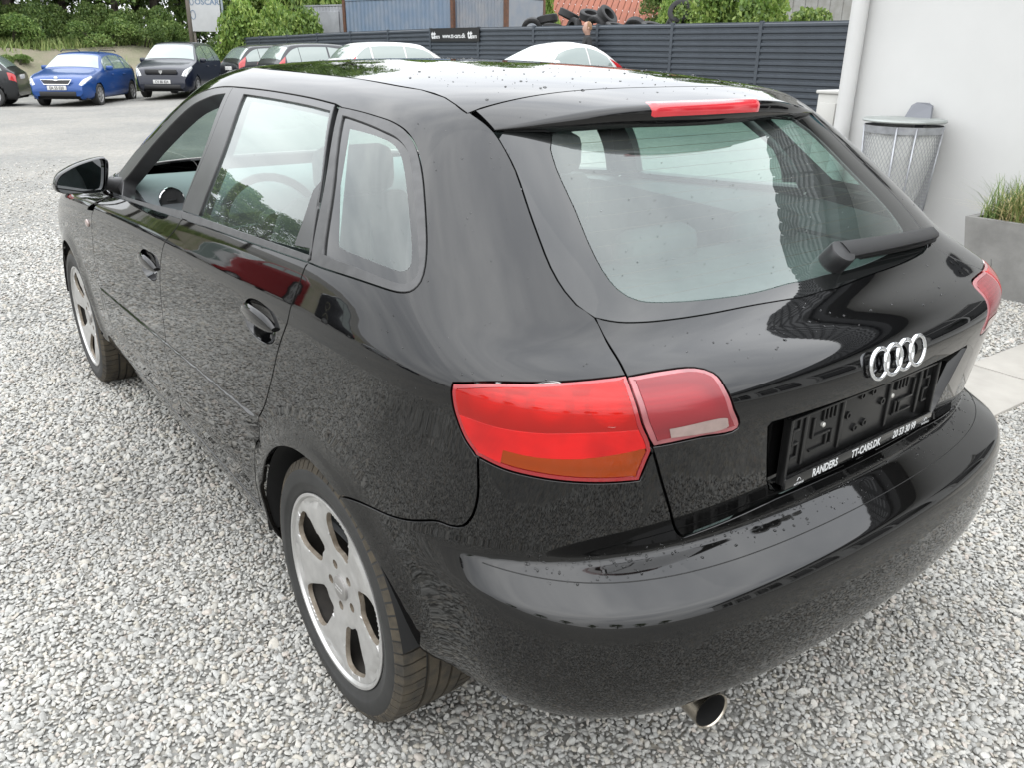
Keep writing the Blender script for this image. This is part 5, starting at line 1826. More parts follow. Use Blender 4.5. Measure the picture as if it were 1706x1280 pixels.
def gravel_object():
    regs = [  # x0, x1, y0, y1, spacing
        (-4.6, -0.4, -1.6, 1.2, 0.0113), (-6.2, -0.4, 1.2, 3.6, 0.0142), (-8.0, -0.4, 3.6, 6.5, 0.0215), (-12.0, 0.6, 6.5, 12.0, 0.034), (-0.4, 2.95, -1.9, 0.9, 0.0116), (2.95, 4.6, 0.22, 1.6, 0.018)]
    pts = []
    for x0, x1, y0, y1, s in regs:
        nx, ny = int((x1 - x0) / s), int((y1 - y0) / s)
        X, Y = np.meshgrid(np.linspace(x0, x1, nx), np.linspace(y0, y1, ny))
        q = np.stack([X.ravel(), Y.ravel()], -1) + RNG.uniform(-0.48, 0.48, (nx * ny, 2)) * s
        # keep what the camera (or the bodywork's reflections) can see
        rel = q - np.array(CAM_POS[:2])
        fwd = rel @ np.array([math.sin(YAW), math.cos(YAW)])
        rgt = rel @ np.array([math.cos(YAW), -math.sin(YAW)])
        keep = (fwd > 0.75) & (np.abs(rgt) < fwd * 0.74 + 0.5)
        near = (q[:, 0] < -0.4) & (np.abs(rgt) < fwd * 0.80 + 1.3) & (fwd > 0.3)
        under = (np.abs(q[:, 0]) < 0.50) & (q[:, 1] > -0.05) & (q[:, 1] < 3.0)
        dist = np.linalg.norm(rel, axis=1)
        under |= RNG.random(len(q)) < np.clip((dist - 6.0) / 8.0, 0, 0.92)
        q = q[(keep | near) & ~under]
        sc = 0.0092 * min(s, 0.0155) / 0.0150 * RNG.lognormal(0, 0.27, len(q))
        pts.append(np.c_[q, sc])
    P = np.concatenate(pts)
    n = len(P)
    z = terrain(P[:, 0], P[:, 1]) + P[:, 2] * 0.10 + RNG.uniform(-0.002, 0.002, n)
    me = bpy.data.meshes.new('gravel')
    me.vertices.add(n)
    me.vertices.foreach_set('co', np.c_[P[:, :2], z].astype(np.float32).ravel())
    a = me.attributes.new('rot', 'FLOAT_VECTOR', 'POINT')
    rot = np.c_[RNG.normal(0, 0.45, n), RNG.normal(0, 0.45, n), RNG.uniform(0, 6.283, n)]
    a.data.foreach_set('vector', rot.astype(np.float32).ravel())
    a = me.attributes.new('siz', 'FLOAT', 'POINT')
    a.data.foreach_set('value', P[:, 2].astype(np.float32))
    a = me.attributes.new('pick', 'INT', 'POINT')
    a.data.foreach_set('value', RNG.integers(0, 10, n).astype(np.int32))
    me.materials.append(STONE)
    o = bpy.data.objects.new('gravel', me)
    COL.objects.link(o)
    ng = bpy.data.node_groups.new('scatter_stones', 'GeometryNodeTree')
    ng.interface.new_socket('Geometry', in_out='INPUT', socket_type='NodeSocketGeometry')
    ng.interface.new_socket('Geometry', in_out='OUTPUT', socket_type='NodeSocketGeometry')
    gi = ng.nodes.new('NodeGroupInput'); go = ng.nodes.new('NodeGroupOutput')
    jn = ng.nodes.new('GeometryNodeJoinGeometry')
    for k in range(10):
        so = bpy.data.objects.new('gravel_stone', stone_mesh(100 + k))
        on = ng.nodes.new('GeometryNodeObjectInfo')
        on.inputs['Object'].default_value = so
        on.inputs['As Instance'].default_value = True
        ng.links.new(on.outputs['Geometry'], jn.inputs[0])
    ip = ng.nodes.new('GeometryNodeInstanceOnPoints')
    ip.inputs['Pick Instance'].default_value = True
    def attr(nm, ty):
        nd = ng.nodes.new('GeometryNodeInputNamedAttribute'); nd.data_type = ty
        nd.inputs['Name'].default_value = nm
        return nd.outputs[0]
    ng.links.new(gi.outputs[0], ip.inputs['Points'])
    ng.links.new(jn.outputs[0], ip.inputs['Instance'])
    ng.links.new(attr('pick', 'INT'), ip.inputs['Instance Index'])
    ng.links.new(attr('rot', 'FLOAT_VECTOR'), ip.inputs['Rotation'])
    ng.links.new(attr('siz', 'FLOAT'), ip.inputs['Scale'])
    ng.links.new(ip.outputs[0], go.inputs[0])
    md = o.modifiers.new('stones', 'NODES')
    md.node_group = ng
    tag(o, 'loose pale grey crushed gravel around the black hatchback', 'gravel', kind='stuff')
    return n
N_STONES = gravel_object()

# ------------------------------------------------------------------ white building on the right
WX = 4.72
PLASTER = mat('white_painted_plaster', (0.80, 0.80, 0.785), 0.8, var=0.035, var_scale=1.6, bump=0.25, bump_scale=120, bump_dist=0.0025)
BLD = empty('white_building', (WX, -6.0, 0))
tag(BLD, 'white plastered building with bare side wall right of the black hatchback', 'building')
def lp_(p): return (p[0] - WX, p[1] + 6.0, p[2])
WY1 = 2.33
WINS = [(-1.15 - 2.35 * k, -3.05 - 2.35 * k, 0.55, 2.45) for k in range(6)]
# wall built as piers and panels so that the window openings are real
m = MB()
def wbox(y0, y1, z0, z1, x0=WX, x1=WX + 0.3):
    m.box(lp_(((x0 + x1) / 2, (y0 + y1) / 2, (z0 + z1) / 2)), (x1 - x0, abs(y1 - y0), z1 - z0))
ylast = WY1
for (ya, yb, z0, z1) in WINS:
    wbox(ya, ylast, -0.1, 3.6)
    wbox(yb, ya, -0.1, z0); wbox(yb, ya, z1, 3.6)
    ylast = yb
wbox(-17.0, ylast, -0.1, 3.6)
m.box(lp_((WX + 4.0, WY1 - 0.15, 1.75)), (7.4, 0.3, 3.7))
m.box(lp_((WX + 7.8, (WY1 - 17) / 2, 1.75)), (0.3, WY1 + 17, 3.7))
m.build('wall', PLASTER, BLD)
DARKF = mat('anthracite_window_frame', (0.035, 0.037, 0.040), 0.4)
SHOPG = mat('dark_shop_glass', (0.012, 0.014, 0.016), 0.03, spec=0.8)
for (ya, yb, z0, z1) in WINS:
    m = MB()
    for y in (ya - 0.035, yb + 0.035, (ya + yb) / 2):
        m.box(lp_((WX + 0.10, y, (z0 + z1) / 2)), (0.06, 0.07 if y != (ya + yb) / 2 else 0.05, z1 - z0))
    m.box(lp_((WX + 0.10, (ya + yb) / 2, z0 + 0.035)), (0.058, abs(ya - yb), 0.07)); m.box(lp_((WX + 0.10, (ya + yb) / 2, z1 - 0.035)), (0.058, abs(ya - yb), 0.07))
    m.box(lp_((WX + 0.10, (ya + yb) / 2, z0 + (z1 - z0) * 0.68)), (0.054, abs(ya - yb), 0.05))
    w = m.build('window', mat('white_window_frame', (0.75, 0.75, 0.74), 0.5), BLD)
    MB().box(lp_((WX + 0.13, (ya + yb) / 2, (z0 + z1) / 2)), (0.02, abs(ya - yb) - 0.02, z1 - z0 - 0.02)).build('pane', SHOPG, w)
    MB().box(lp_((WX - 0.03, (ya + yb) / 2, z0 - 0.03)), (0.16, abs(ya - yb) + 0.1, 0.05), 0, 0.008).build('window_sill', mat('grey_sill', (0.45, 0.45, 0.44), 0.7), w)
# eaves and tiled roof
m = MB()
m.box(lp_((WX - 0.18, (WY1 - 17) / 2, 3.58)), (0.40, WY1 + 17.4, 0.14))
m.build('eaves_board', DARKF, BLD)
TILE = mat('dark_grey_roof_tile', (0.075, 0.078, 0.082), 0.65, var=0.35, var_scale=3)
sl = math.tan(R(40))
tile_me = None
nrow = 12
m = MB()
for r in range(nrow):
    x0 = WX - 0.42 + r * 0.34
    z0 = 3.66 + r * 0.34 * sl
    for k in range(65):
        y = -17.0 + k * 0.30
        V = [(x0, y, z0 + 0.02), (x0, y + 0.285, z0 + 0.02), (x0 + 0.36, y + 0.285, z0 + 0.36 * sl - 0.012), (x0 + 0.36, y, z0 + 0.36 * sl - 0.012),
             (x0, y, z0 - 0.015), (x0, y + 0.285, z0 - 0.015), (x0, y + 0.14, z0 + 0.055), (x0 + 0.36, y + 0.14, z0 + 0.36 * sl + 0.022)]
        m.add([lp_(v) for v in V], [(0, 6, 7, 3), (6, 1, 2, 7), (4, 5, 1, 6, 0)])
o = m.build('roof_tiles', TILE, BLD)
o['kind'] = 'stuff'
m = MB()
xr = WX - 0.42 + nrow * 0.34
zr_ = 3.66 + nrow * 0.34 * sl
m.add([lp_(p) for p in [(WX - 0.3, WY1 + 0.1, 3.63), (WX - 0.3, -17.1, 3.63), (xr, -17.1, zr_ - 0.06), (xr, WY1 + 0.1, zr_ - 0.06), (2 * xr - WX + 0.3, WY1 + 0.1, 3.63), (2 * xr - WX + 0.3, -17.1, 3.63)]],
      [(0, 1, 2, 3), (3, 2, 5, 4), (0, 3, 4), (1, 5, 2)])
m.build('roof', TILE, BLD)
# drainpipe on the corner
PIPEW = mat('white_drainpipe', (0.78, 0.78, 0.765), 0.45, var=0.03, var_scale=6)
dp = empty('drainpipe', (WX - 0.07, WY1 - 0.01, 0))
tag(dp, 'white round drainpipe running up the corner of the white building', 'drainpipe')
MB().tube([(0, 0, -0.05), (0, 0, 3.5)], 0.062, 24).build('pipe', PIPEW, dp, auto=50)
for z in (0.6, 2.2):
    MB().tube([(0, 0, z), (0, 0, z + 0.03)], 0.067, 24).build('bracket', PIPEW, dp, auto=50)
# sign high on the wall (seen only as a reflection in the rear window)
sg = empty('wall_sign', (WX - 0.02, 1.2, 2.35))
tag(sg, 'teal swoosh and dark lettering high on the white wall, mirrored in the rear window', 'sign')
TEAL = mat('teal_sign', (0.01, 0.16, 0.20), 0.4)
me = text_mesh('Garage', 0.62, extrude=0.012, bold=0.012)
me.materials.append(mat('dark_sign_letters', (0.02, 0.022, 0.025), 0.4))
o = link_mesh('lettering', me, sg, (-0.01, 0.95, -0.15), (math.pi / 2, 0, -math.pi / 2))
m = MB()
top = [(1.25 - 1.5 * t, 0.45 + 0.16 * math.sin(2.6 * t)) for t in np.linspace(0, 1, 16)]
bot = [(1.25 - 1.5 * t, 0.26 + 0.20 * math.sin(2.2 * t + 0.2) * (1 - t) - 0.25 * t * (1 - t)) for t in np.linspace(0, 1, 16)]
m.prism(top + bot[::-1], 0.004, 0.012, 'yz')
m.build('swoosh', TEAL, sg)
# letter box / meter cabinet behind the corner
mb = empty('meter_cabinet', (WX + 0.26, 2.58, 0))
tag(mb, 'small white box with panelled door just behind the building corner', 'cabinet')
CREAM = mat('cream_cabinet', (0.74, 0.73, 0.69), 0.5)
MB().box((0, 0, 0.585), (0.30, 0.22, 1.17), 0, 0.01).build('cabinet_body', CREAM, mb, auto=40)
MB().box((-0.16, 0, 0.96), (0.02, 0.15, 0.28), 0, 0.006).build('cabinet_door', CREAM, mb, auto=40)
MB().box((0, 0, 1.183), (0.33, 0.25, 0.026), 0, 0.008).build('cabinet_lid', CREAM, mb, auto=40)

# ------------------------------------------------------------------ litter basket on the wall
GALV = mat('galvanised_steel', (0.36, 0.37, 0.39), 0.42, metal=0.75, var=0.2, var_scale=20)
tb = empty('litter_basket', (4.43, 1.70, 0))
tag(tb, 'round galvanised wire mesh litter basket with lid hanging on the white wall', 'litter basket')
CX = 0.235
m = MB().lathe([(1.045, 0.0001), (1.049, 0.10), (1.048, 0.272), (1.036, 0.280), (1.028, 0.276), (1.028, 0.05)], 56, 'z')
o = m.build('lid', mat('faded_green_grey_lid', (0.46, 0.49, 0.47), 0.5, metal=0.3, var=0.15, var_scale=9), tb, auto=40)
def rz(z): return 0.215 + 0.045 * (z - 0.25) / 0.78
def ring_(z, r, th):
    return MB().tube([(r * math.cos(t), r * math.sin(t), z) for t in np.linspace(0, 2 * math.pi, 49)], th, 6, cap=False)
m = MB().lathe([(0.955, rz(0.955) + 0.003), (1.005, rz(1.0) + 0.004), (1.005, rz(1.0) + 0.002), (0.955, rz(0.955) + 0.001)], 56, 'z')
m.build('rim_band', GALV, tb, auto=40)
ring_(0.26, rz(0.26), 0.006).build('bottom_ring', GALV, tb, smooth=True)
# diamond mesh: two families of thin helical wires, one part
m = MB()
nw = 60
for fam in (-1, 1):
    for k in range(nw):
        a0 = 2 * math.pi * k / nw
        pts_ = []
        for t in np.linspace(0, 1, 15):
            z = 0.26 + 0.70 * t
            a = a0 + fam * t * 0.70 * 2.05
            pts_.append((rz(z) * math.cos(a), rz(z) * math.sin(a), z))
        m.tube(pts_, 0.0017, 4, cap=False)
o = m.build('wire_mesh', mat('dull_wire', (0.42, 0.43, 0.45), 0.6), tb)
o['kind'] = 'stuff'
for a in (200, 228, 300, 60, 130):
    p = [(rz(z) * 1.01 * math.cos(R(a)), rz(z) * 1.01 * math.sin(R(a)), z) for z in (0.25, 0.6, 1.0)]
    MB().tube(p, 0.0075, 6).build('upright_bar', GALV, tb, smooth=True)
# sagging clear bin liner inside
V, F = [], []
nb_ = 48
for i, t in enumerate(np.linspace(0, 1, 14)):
    z = 0.99 - 0.66 * t
    for k in range(nb_):
        a = 2 * math.pi * k / nb_
        bag = 0.93 - 0.55 * max(0, t - 0.25) ** 1.1 * (0.6 + 0.4 * math.cos(a - R(250)))
        r = rz(z) * bag * (1 + 0.03 * math.sin(a * 7 + t * 5) + 0.018 * math.sin(a * 17 - t * 9))
        V.append((r * math.cos(a), r * math.sin(a), z))
for i in range(13):
    for k in range(nb_):
        k2 = (k + 1) % nb_
        F.append((i * nb_ + k, i * nb_ + k2, (i + 1) * nb_ + k2, (i + 1) * nb_ + k))
F.append(tuple(13 * nb_ + k for k in range(nb_)))
mm_ = mat('milky_bin_liner', (0.86, 0.87, 0.84), 0.35, spec=0.6, var=0.08, var_scale=12)
MB().add(V, F).build('bin_liner', mm_, tb, smooth=True)
m = MB()
m.add([(0.16, -0.10, 1.03), (0.16, 0.10, 1.03), (0.20, 0.075, 1.13), (0.20, 0.04, 1.15), (0.20, -0.04, 1.15), (0.20, -0.075, 1.13), (0.185, -0.10, 1.03), (0.185, 0.10, 1.03), (0.225, 0.075, 1.13), (0.225, 0.04, 1.15), (0.225, -0.04, 1.15), (0.225, -0.075, 1.13)],
      [(0, 5, 4, 3, 2, 1), (6, 7, 8, 9, 10, 11), (0, 6, 11, 5), (5, 11, 10, 4), (4, 10, 9, 3), (3, 9, 8, 2), (2, 8, 7, 1)])
m.box((0.26, 0, 1.0), (0.06, 0.08, 0.24))
m.build('wall_bracket', mat('grey_painted_steel', (0.25, 0.26, 0.29), 0.6), tb)

# ------------------------------------------------------------------ planter with grass
CONC = mat('weathered_concrete', (0.33, 0.325, 0.31), 0.85, var=0.22, var_scale=5, bump=0.5, bump_scale=60, bump_dist=0.003)
pl = empty('concrete_planter', (4.42, 0.62, 0))
tag(pl, 'square grey concrete planter tapering downwards, full of grass beside the white wall', 'planter')
def frus(w0, w1, z0, z1):
    return [(-w0, -w0, z0), (w0, -w0, z0), (w0, w0, z0), (-w0, w0, z0), (-w1, -w1, z1), (w1, -w1, z1), (w1, w1, z1), (-w1, w1, z1)]
a, b = 0.295, 0.36
m = MB()
m.add(frus(a, b, -0.03, 0.505) + [(-b + 0.05, -b + 0.05, 0.505), (b - 0.05, -b + 0.05, 0.505), (b - 0.05, b - 0.05, 0.505), (-b + 0.05, b - 0.05, 0.505), (-b + 0.05, -b + 0.05, 0.45), (b - 0.05, -b + 0.05, 0.45), (b - 0.05, b - 0.05, 0.45), (-b + 0.05, b - 0.05, 0.45)],
      [(0, 1, 5, 4), (1, 2, 6, 5), (2, 3, 7, 6), (3, 0, 4, 7), (4, 5, 9, 8), (5, 6, 10, 9), (6, 7, 11, 10), (7, 4, 8, 11), (8, 9, 13, 12), (9, 10, 14, 13), (10, 11, 15, 14), (11, 8, 12, 15)])
m.build('pot', CONC, pl)
MB().add([(-b + 0.04, -b + 0.04, 0.47), (b - 0.04, -b + 0.04, 0.47), (b - 0.04, b - 0.04, 0.47), (-b + 0.04, b - 0.04, 0.47)], [(0, 1, 2, 3)]).build('soil', mat('dark_soil', (0.045, 0.035, 0.025), 0.95), pl)
# hairline cracks
m = MB()
for sx, pts_ in ((-1, [(-0.31, 0.17, 0.10), (-0.325, 0.15, 0.22), (-0.335, 0.17, 0.33), (-0.352, 0.14, 0.47)]), (0, [(-0.05, -0.302, 0.06), (-0.02, -0.318, 0.2), (-0.03, -0.338, 0.36), (0.0, -0.357, 0.5)])):
    m.tube(pts_, 0.0022, 4)
m.build('crack', mat('crack_shadow', (0.09, 0.085, 0.08), 0.9), pl)
def blade_mat(name, c1, c2):
    mm = bpy.data.materials.new(name); mm.use_nodes = True
    nt = mm.node_tree; bs = nt.nodes['Principled BSDF']
    bs.inputs['Roughness'].default_value = 0.6
    gi_ = nt.nodes.new('ShaderNodeNewGeometry')
    cr = nt.nodes.new('ShaderNodeValToRGB')
    cr.color_ramp.elements[0].color = rgba(c1); cr.color_ramp.elements[1].color = rgba(c2)
    nt.links.new(gi_.outputs['Random Per Island'], cr.inputs['Fac'])
    nt.links.new(cr.outputs['Color'], bs.inputs['Base Color'])
    MATS[name] = mm
    return mm
def blades(n, rad, h0, h1, lean, rg, width=0.0035, c=(0, 0), square=True):
    V, F = [], []
    for _ in range(n):
        x, y = rg.uniform(-rad, rad), rg.uniform(-rad, rad)
        a = rg.uniform(0, 6.283); l = rg.uniform(0.15, 1.0) * lean
        h = rg.uniform(h0, h1); w = width * rg.uniform(0.7, 1.3)
        dx, dy = math.cos(a), math.sin(a)
        b0 = len(V)
        for t in (0, 0.35, 0.7, 1.0):
            px, py, pz = c[0] + x + dx * l * h * t * t, c[1] + y + dy * l * h * t * t, h * (t - 0.28 * l * t * t)
            ww = w * (1 - 0.85 * t)
            V += [(px - dy * ww, py + dx * ww, pz), (px + dy * ww, py - dx * ww, pz)]
        for i in range(3):
            F.append((b0 + 2 * i, b0 + 2 * i + 1, b0 + 2 * i + 3, b0 + 2 * i + 2))
    return V, F
rg = np.random.default_rng(5)
V, F = blades(1500, 0.30, 0.10, 0.34, 0.9, rg, width=0.0045)
g = raw('green_grass', [(v[0], v[1], v[2] + 0.46) for v in V], F, blade_mat('green_grass_blades', (0.07, 0.13, 0.03), (0.20, 0.25, 0.07)), pl)
g['kind'] = 'stuff'
V, F = blades(1500, 0.27, 0.08, 0.28, 1.6, rg, width=0.0045, c=(-0.02, -0.08))
g = raw('dry_grass', [(v[0], v[1], v[2] + 0.46) for v in V], F, blade_mat('dry_grass_blades', (0.40, 0.32, 0.14), (0.52, 0.46, 0.24)), pl)
g['kind'] = 'stuff'

# ------------------------------------------------------------------ paving slabs
pv_ = empty('paving'); tag(pv_, kind='structure')
SLAB = mat('pale_concrete_slab', (0.50, 0.475, 0.43), 0.8, var=0.10, var_scale=6, bump=0.3, bump_scale=180, bump_dist=0.0015)
ms = MB().box((0, 0, 0), (0.595, 0.395, 0.06), 0, 0.004)
slab_o = ms.build('slab', SLAB, pv_, auto=40)
slab_me = slab_o.data
bpy.data.objects.remove(slab_o)
rg = np.random.default_rng(3)
dir_u = Vector((1.0, -0.03, 0)); dir_v = Vector((0.03, 1.0, 0))
k = 0
for i in range(5):
    for j in range(6):
        p = Vector((2.42, 0.02, 0)) + dir_u * (0.60 * i + (0.3 if j % 2 else 0.0)) - dir_v * (0.40 * j)
        if p.x > 4.4: continue
        link_mesh('slab', slab_me, pv_, (p.x, p.y, -0.014 + float(terrain(p.x, p.y)) + rg.uniform(-0.002, 0.002)), (0, 0, -0.03))
# ------------------------------------------------------------------ background: placing by bearing and distance
def bearing(px, D):
    az = YAW + math.atan((px - 853.0) * math.cos(PITCH) / FOC)
    return CAM_POS[0] + D * math.sin(az), CAM_POS[1] + D * math.cos(az)
def tz(x, y): return float(terrain(x, y)) - 0.012

# ------------------------------------------------------------------ fence
FA, FD = np.array([11.57, 32.30]), np.array([0.1875, -2.240])
FENCE_TOP = [1.92, 1.96, 1.99, 2.03, 2.06, 2.08, 2.10, 2.105, 2.10, 2.10, 2.09, 2.085, 2.08, 2.08, 2.08, 2.08]
STEEL = mat('dark_blue_grey_fence_steel', (0.074, 0.088, 0.106), 0.5, spec=0.4, var=0.10, var_scale=2.5)
fence = empty('slat_fence', (float(FA[0]), float(FA[1]), 0))
tag(fence, 'long dark grey fence of horizontal steel slats along the far side of the yard', 'fence')
ang = math.atan2(FD[1], FD[0])
ln = float(np.linalg.norm(FD))
# slat: ridge section, length along local x
prof = [(0.0, -0.060), (0.0, -0.046), (-0.030, -0.026), (-0.030, 0.018), (0.0, 0.040), (0.0, 0.060), (0.012, 0.060), (0.012, -0.060)]
V, F = [], []
for xx in (0.03, ln - 0.03):
    V += [(xx, p[0], p[1]) for p in prof]
np_ = len(prof)
F = [(i, (i + 1) % np_, np_ + (i + 1) % np_, np_ + i) for i in range(np_)] + [tuple(range(np_))[::-1], tuple(range(np_, 2 * np_))]
o = MB().add(V, F).build('slat', STEEL)
slat_me = o.data
bpy.data.objects.remove(o)
o = MB().box((0, 0, 0.5), (0.07, 0.075, 1.0)).build('post', STEEL)
post_me = o.data
bpy.data.objects.remove(o)
for i in range(-1, 14):
    p = FA + FD * i
    top = FENCE_TOP[min(max(i + 1, 0), 15)]
    base = float(terrain(p[0], p[1])) - 0.05
    link_mesh('post', post_me, fence, (p[0] - FA[0], p[1] - FA[1], base), (0, 0, ang), (1, 1, top + 0.02 - base))
    if i < 13:
        q = FA + FD * (i + 1)
        zt1 = FENCE_TOP[min(max(i + 2, 0), 15)]
        tilt = math.atan2(zt1 - top, ln)
        n = 16
        for k in range(n):
            z = top - 0.06 - 0.12 * k
            if z - 0.06 < base - 0.1: break
            link_mesh('slat', slat_me, fence, (p[0] - FA[0], p[1] - FA[1], z), (0, -tilt, ang))
# banner on the fence
p = FA + FD * 5.0
bn = empty('fence_banner', (float(p[0]), float(p[1]), 0))
tag(bn, 'black banner with white lettering fixed along the top of the fence', 'banner')
bn.rotation_euler = (0, 0, ang)
MB().box((ln / 2 + 0.08, -0.055, 1.925), (ln + 0.02, 0.02, 0.36)).build('banner_sheet', mat('black_banner', (0.010, 0.010, 0.011), 0.5), bn)
def btext(body, size, x, z, bold=0.004):
    me = text_mesh(body, size, bold=bold)
    me.materials.append(WHITE_P)
    link_mesh('lettering', me, bn, (x, -0.068, z), (math.pi / 2, 0, 0))
btext('tt', 0.30, 0.12, 1.83, 0.012); btext('cars', 0.15, 0.28, 1.83); btext('www.tt-cars.dk', 0.17, 0.66, 1.84); btext('tt', 0.30, 1.83, 1.83, 0.012); btext('cars', 0.15, 1.99, 1.83)

# ------------------------------------------------------------------ parked cars
CARGLASS = mat('parked_car_glass', (0.26, 0.32, 0.30), 0.04, spec=0.9, coat=0.6)  # pale base colour stands in for sky reflected in the panes
CARTRIM = mat('parked_car_trim', (0.015, 0.015, 0.016), 0.5)
LAMPC = mat('clear_headlamp', (0.70, 0.72, 0.72), 0.12, coat=1.0, metal=0.3, var=0.2, var_scale=18)
LAMPR = mat('red_tail_lens', (0.62, 0.02, 0.025), 0.15, coat=1.0)
PLATE = mat('white_number_plate', (0.80, 0.80, 0.78), 0.4)
PTXT = mat('plate_characters', (0.05, 0.05, 0.06), 0.5)
RIMS = mat('silver_wheel_trim', (0.42, 0.42, 0.42), 0.35, metal=0.7)
class Loft:
    def __init__(s, N):
        N = np.asarray(N, float)
        N = np.concatenate([2 * N[:, :1] - N[:, 1:2], N, 2 * N[:, -1:] - N[:, -2:-1]], 1)
        top = N[-2:-1] * [-1, 1, 1]
        s.N = np.concatenate([2 * N[:1] - N[1:2], N, top], 0)
        s.nr, s.nc = s.N.shape[0] - 2, s.N.shape[1] - 2
    ev = Surf.ev
def car_paint(name, c, metal=0.0):
    return mat('paint_' + name, c, 0.3, metal=metal, spec=0.3, coat=0.45, coat_rough=0.03)
def small_wheel():
    ty = MB().lathe([(-0.085, 0.21), (-0.10, 0.24), (-0.10, 0.285), (-0.085, 0.305), (0.085, 0.305), (0.10, 0.285), (0.10, 0.22)], 32, 'x')
    ty.f.append(tuple(range(6 * 32, 7 * 32)))
    rm = MB().lathe([(-0.088, 0.212), (-0.094, 0.212), (-0.094, 0.185), (-0.06, 0.175)], 32, 'x')
    for k in range(7):
        a = 2 * math.pi * k / 7
        ca, sa = math.cos(a), math.sin(a)
        V = []
        for r, w in ((0.03, 0.028), (0.19, 0.036)):
            for x in (-0.090, -0.07):
                for s_ in (-1, 1): V.append((x, r * ca - s_ * w * sa, r * sa + s_ * w * ca))
        rm.add(V, [(0, 1, 5, 4), (2, 6, 7, 3), (0, 4, 6, 2), (1, 3, 7, 5)])
    rm.lathe([(-0.094, 0.0001), (-0.094, 0.05), (-0.07, 0.06)], 20, 'x')
    hub = MB().lathe([(-0.05, 0.18), (-0.05, 0.0001)], 24, 'x')
    return ty, rm, hub
_sw = None
def simple_car(name, label, paint, loc, heading, L_=4.2, W_=1.74, H_=1.47, belt=0.98, hood=0.96, rg0=0.18, rg1=0.62, ws1=2.35, ws0=3.05, group=None,
               wins=((0.30, 0.72), (0.74, 1.62), (1.68, 2.62)), plate=None, front='plain', roof_rack=False, dark_low=False, wheelR=0.305, cat_='car', lamps='high'):
    """parked car; local +y is its nose. d is the distance from the tail"""
    global _sw
    root = empty(name, loc, heading)
    tag(root, label, cat_, group)
    hL = L_ / 2
    tp = [(0.0, 0.80), (0.02, belt - 0.04), (rg0, belt + 0.06), ((rg0 + rg1) / 2, (belt + H_) / 2 + 0.05), (rg1, H_ - 0.05), (rg1 + 0.4, H_ - 0.012), ((rg1 + ws1) / 2, H_), (ws1 - 0.3, H_ - 0.015), (ws1, H_ - 0.06),
          ((ws1 + ws0) / 2, (hood + H_) / 2 + 0.03), (ws0, hood + 0.07), (ws0 + 0.25, hood + 0.01), (L_ - 0.45, hood - 0.07), (L_ - 0.16, hood - 0.17), (L_ - 0.05, hood - 0.30), (L_, 0.50)]
    cols = [0.0, 0.02, 0.06, rg0, (rg0 + rg1) / 2, rg1, rg1 + 0.2, rg1 + 0.5, (rg1 + ws1) / 2, ws1 - 0.35, ws1 - 0.12, ws1, ws1 + (ws0 - ws1) / 3, ws1 + (ws0 - ws1) * 2 / 3, ws0, ws0 + 0.12, ws0 + 0.35, L_ - 0.5, L_ - 0.3, L_ - 0.16, L_ - 0.08, L_ - 0.03, L_]
    td, tzv = np.array(tp).T
    N = []
    for d in cols:
        zt = float(np.interp(d, td, tzv))
        e = min(d / 0.40, 1.0); f_ = min((L_ - d) / 0.55, 1.0)
        w = W_ / 2 * (1 - 0.13 * (1 - e) ** 2.2) * (1 - 0.20 * (1 - f_) ** 2.2)
        zb = min(belt - 0.02 * d / L_, zt - 0.05)
        up = max(0.0, (zt - zb - 0.05) / (H_ - belt - 0.05))
        wt = w * (0.93 - 0.25 * up)
        low = 0.20 if 0.05 < d < L_ - 0.05 else 0.30
        lowi = low + 0.03
        N.append([(w * 0.80, low), (w * 0.955, lowi), (w * 0.99, 0.42), (w, 0.60), (w * 0.995, (0.62 + zb) / 2), (w * 0.965, zb), (w * 0.935 * 0.5 + wt * 0.5 + 0.012, (zb + zt) / 2), (wt, zt - 0.055), (wt * 0.93, zt - 0.018), (wt * 0.55, zt + 0.004), (0.0, zt + 0.012)])
        N[-1] = [(x_, d - hL, z_) for x_, z_ in N[-1]]
    N = np.array(N).transpose(1, 0, 2)
    S_ = Loft(N)
    def cu(d): return float(np.interp(d, cols, np.arange(len(cols))))
    us = np.linspace(0, S_.nc - 1, (S_.nc - 1) * 4 + 1)
    vs_ = np.linspace(0, S_.nr - 1, (S_.nr - 1) * 4 + 1)
    # refine along the side for cleaner wheel openings
    dd = np.unique(np.r_[np.interp(us, np.arange(len(cols)), cols), np.arange(0.3, L_ - 0.3, 0.045)])
    us = np.array([cu(d) for d in dd])
    UU, VV = np.meshgrid(us, vs_)
    P = S_.ev(UU, VV)
    P[-1, :, 0] = 0
    nr_, nc_ = P.shape[:2]
    wy = (0.66 + wheelR - 0.30, L_ - 0.84)
    F = []
    for j in range(nr_ - 1):
        for i in range(nc_ - 1):
            c = (P[j, i] + P[j + 1, i + 1] + P[j + 1, i] + P[j, i + 1]) / 4
            if any(math.hypot(c[1] + hL - yw, c[2] - wheelR) < wheelR + 0.045 for yw in wy) and c[2] < 0.75: continue
            F.append((j * nc_ + i, (j + 1) * nc_ + i, (j + 1) * nc_ + i + 1, j * nc_ + i + 1))
    V = P.reshape(-1, 3)
    n0 = len(V)
    V2 = V * [-1, 1, 1]
    F2 = [tuple(k + n0 for k in f[::-1]) for f in F]
    for i, rv in ((0, False), (nc_ - 1, True)):
        ring = [j * nc_ + i for j in range(nr_)] + [n0 + j * nc_ + i for j in range(nr_)][::-1]
        F2.append(tuple(ring if rv else ring[::-1]))
    raw_o = raw('body', np.concatenate([V, V2]), F + F2, paint, root, True)
    raw_o.data.set_sharp_from_angle(angle=R(50))
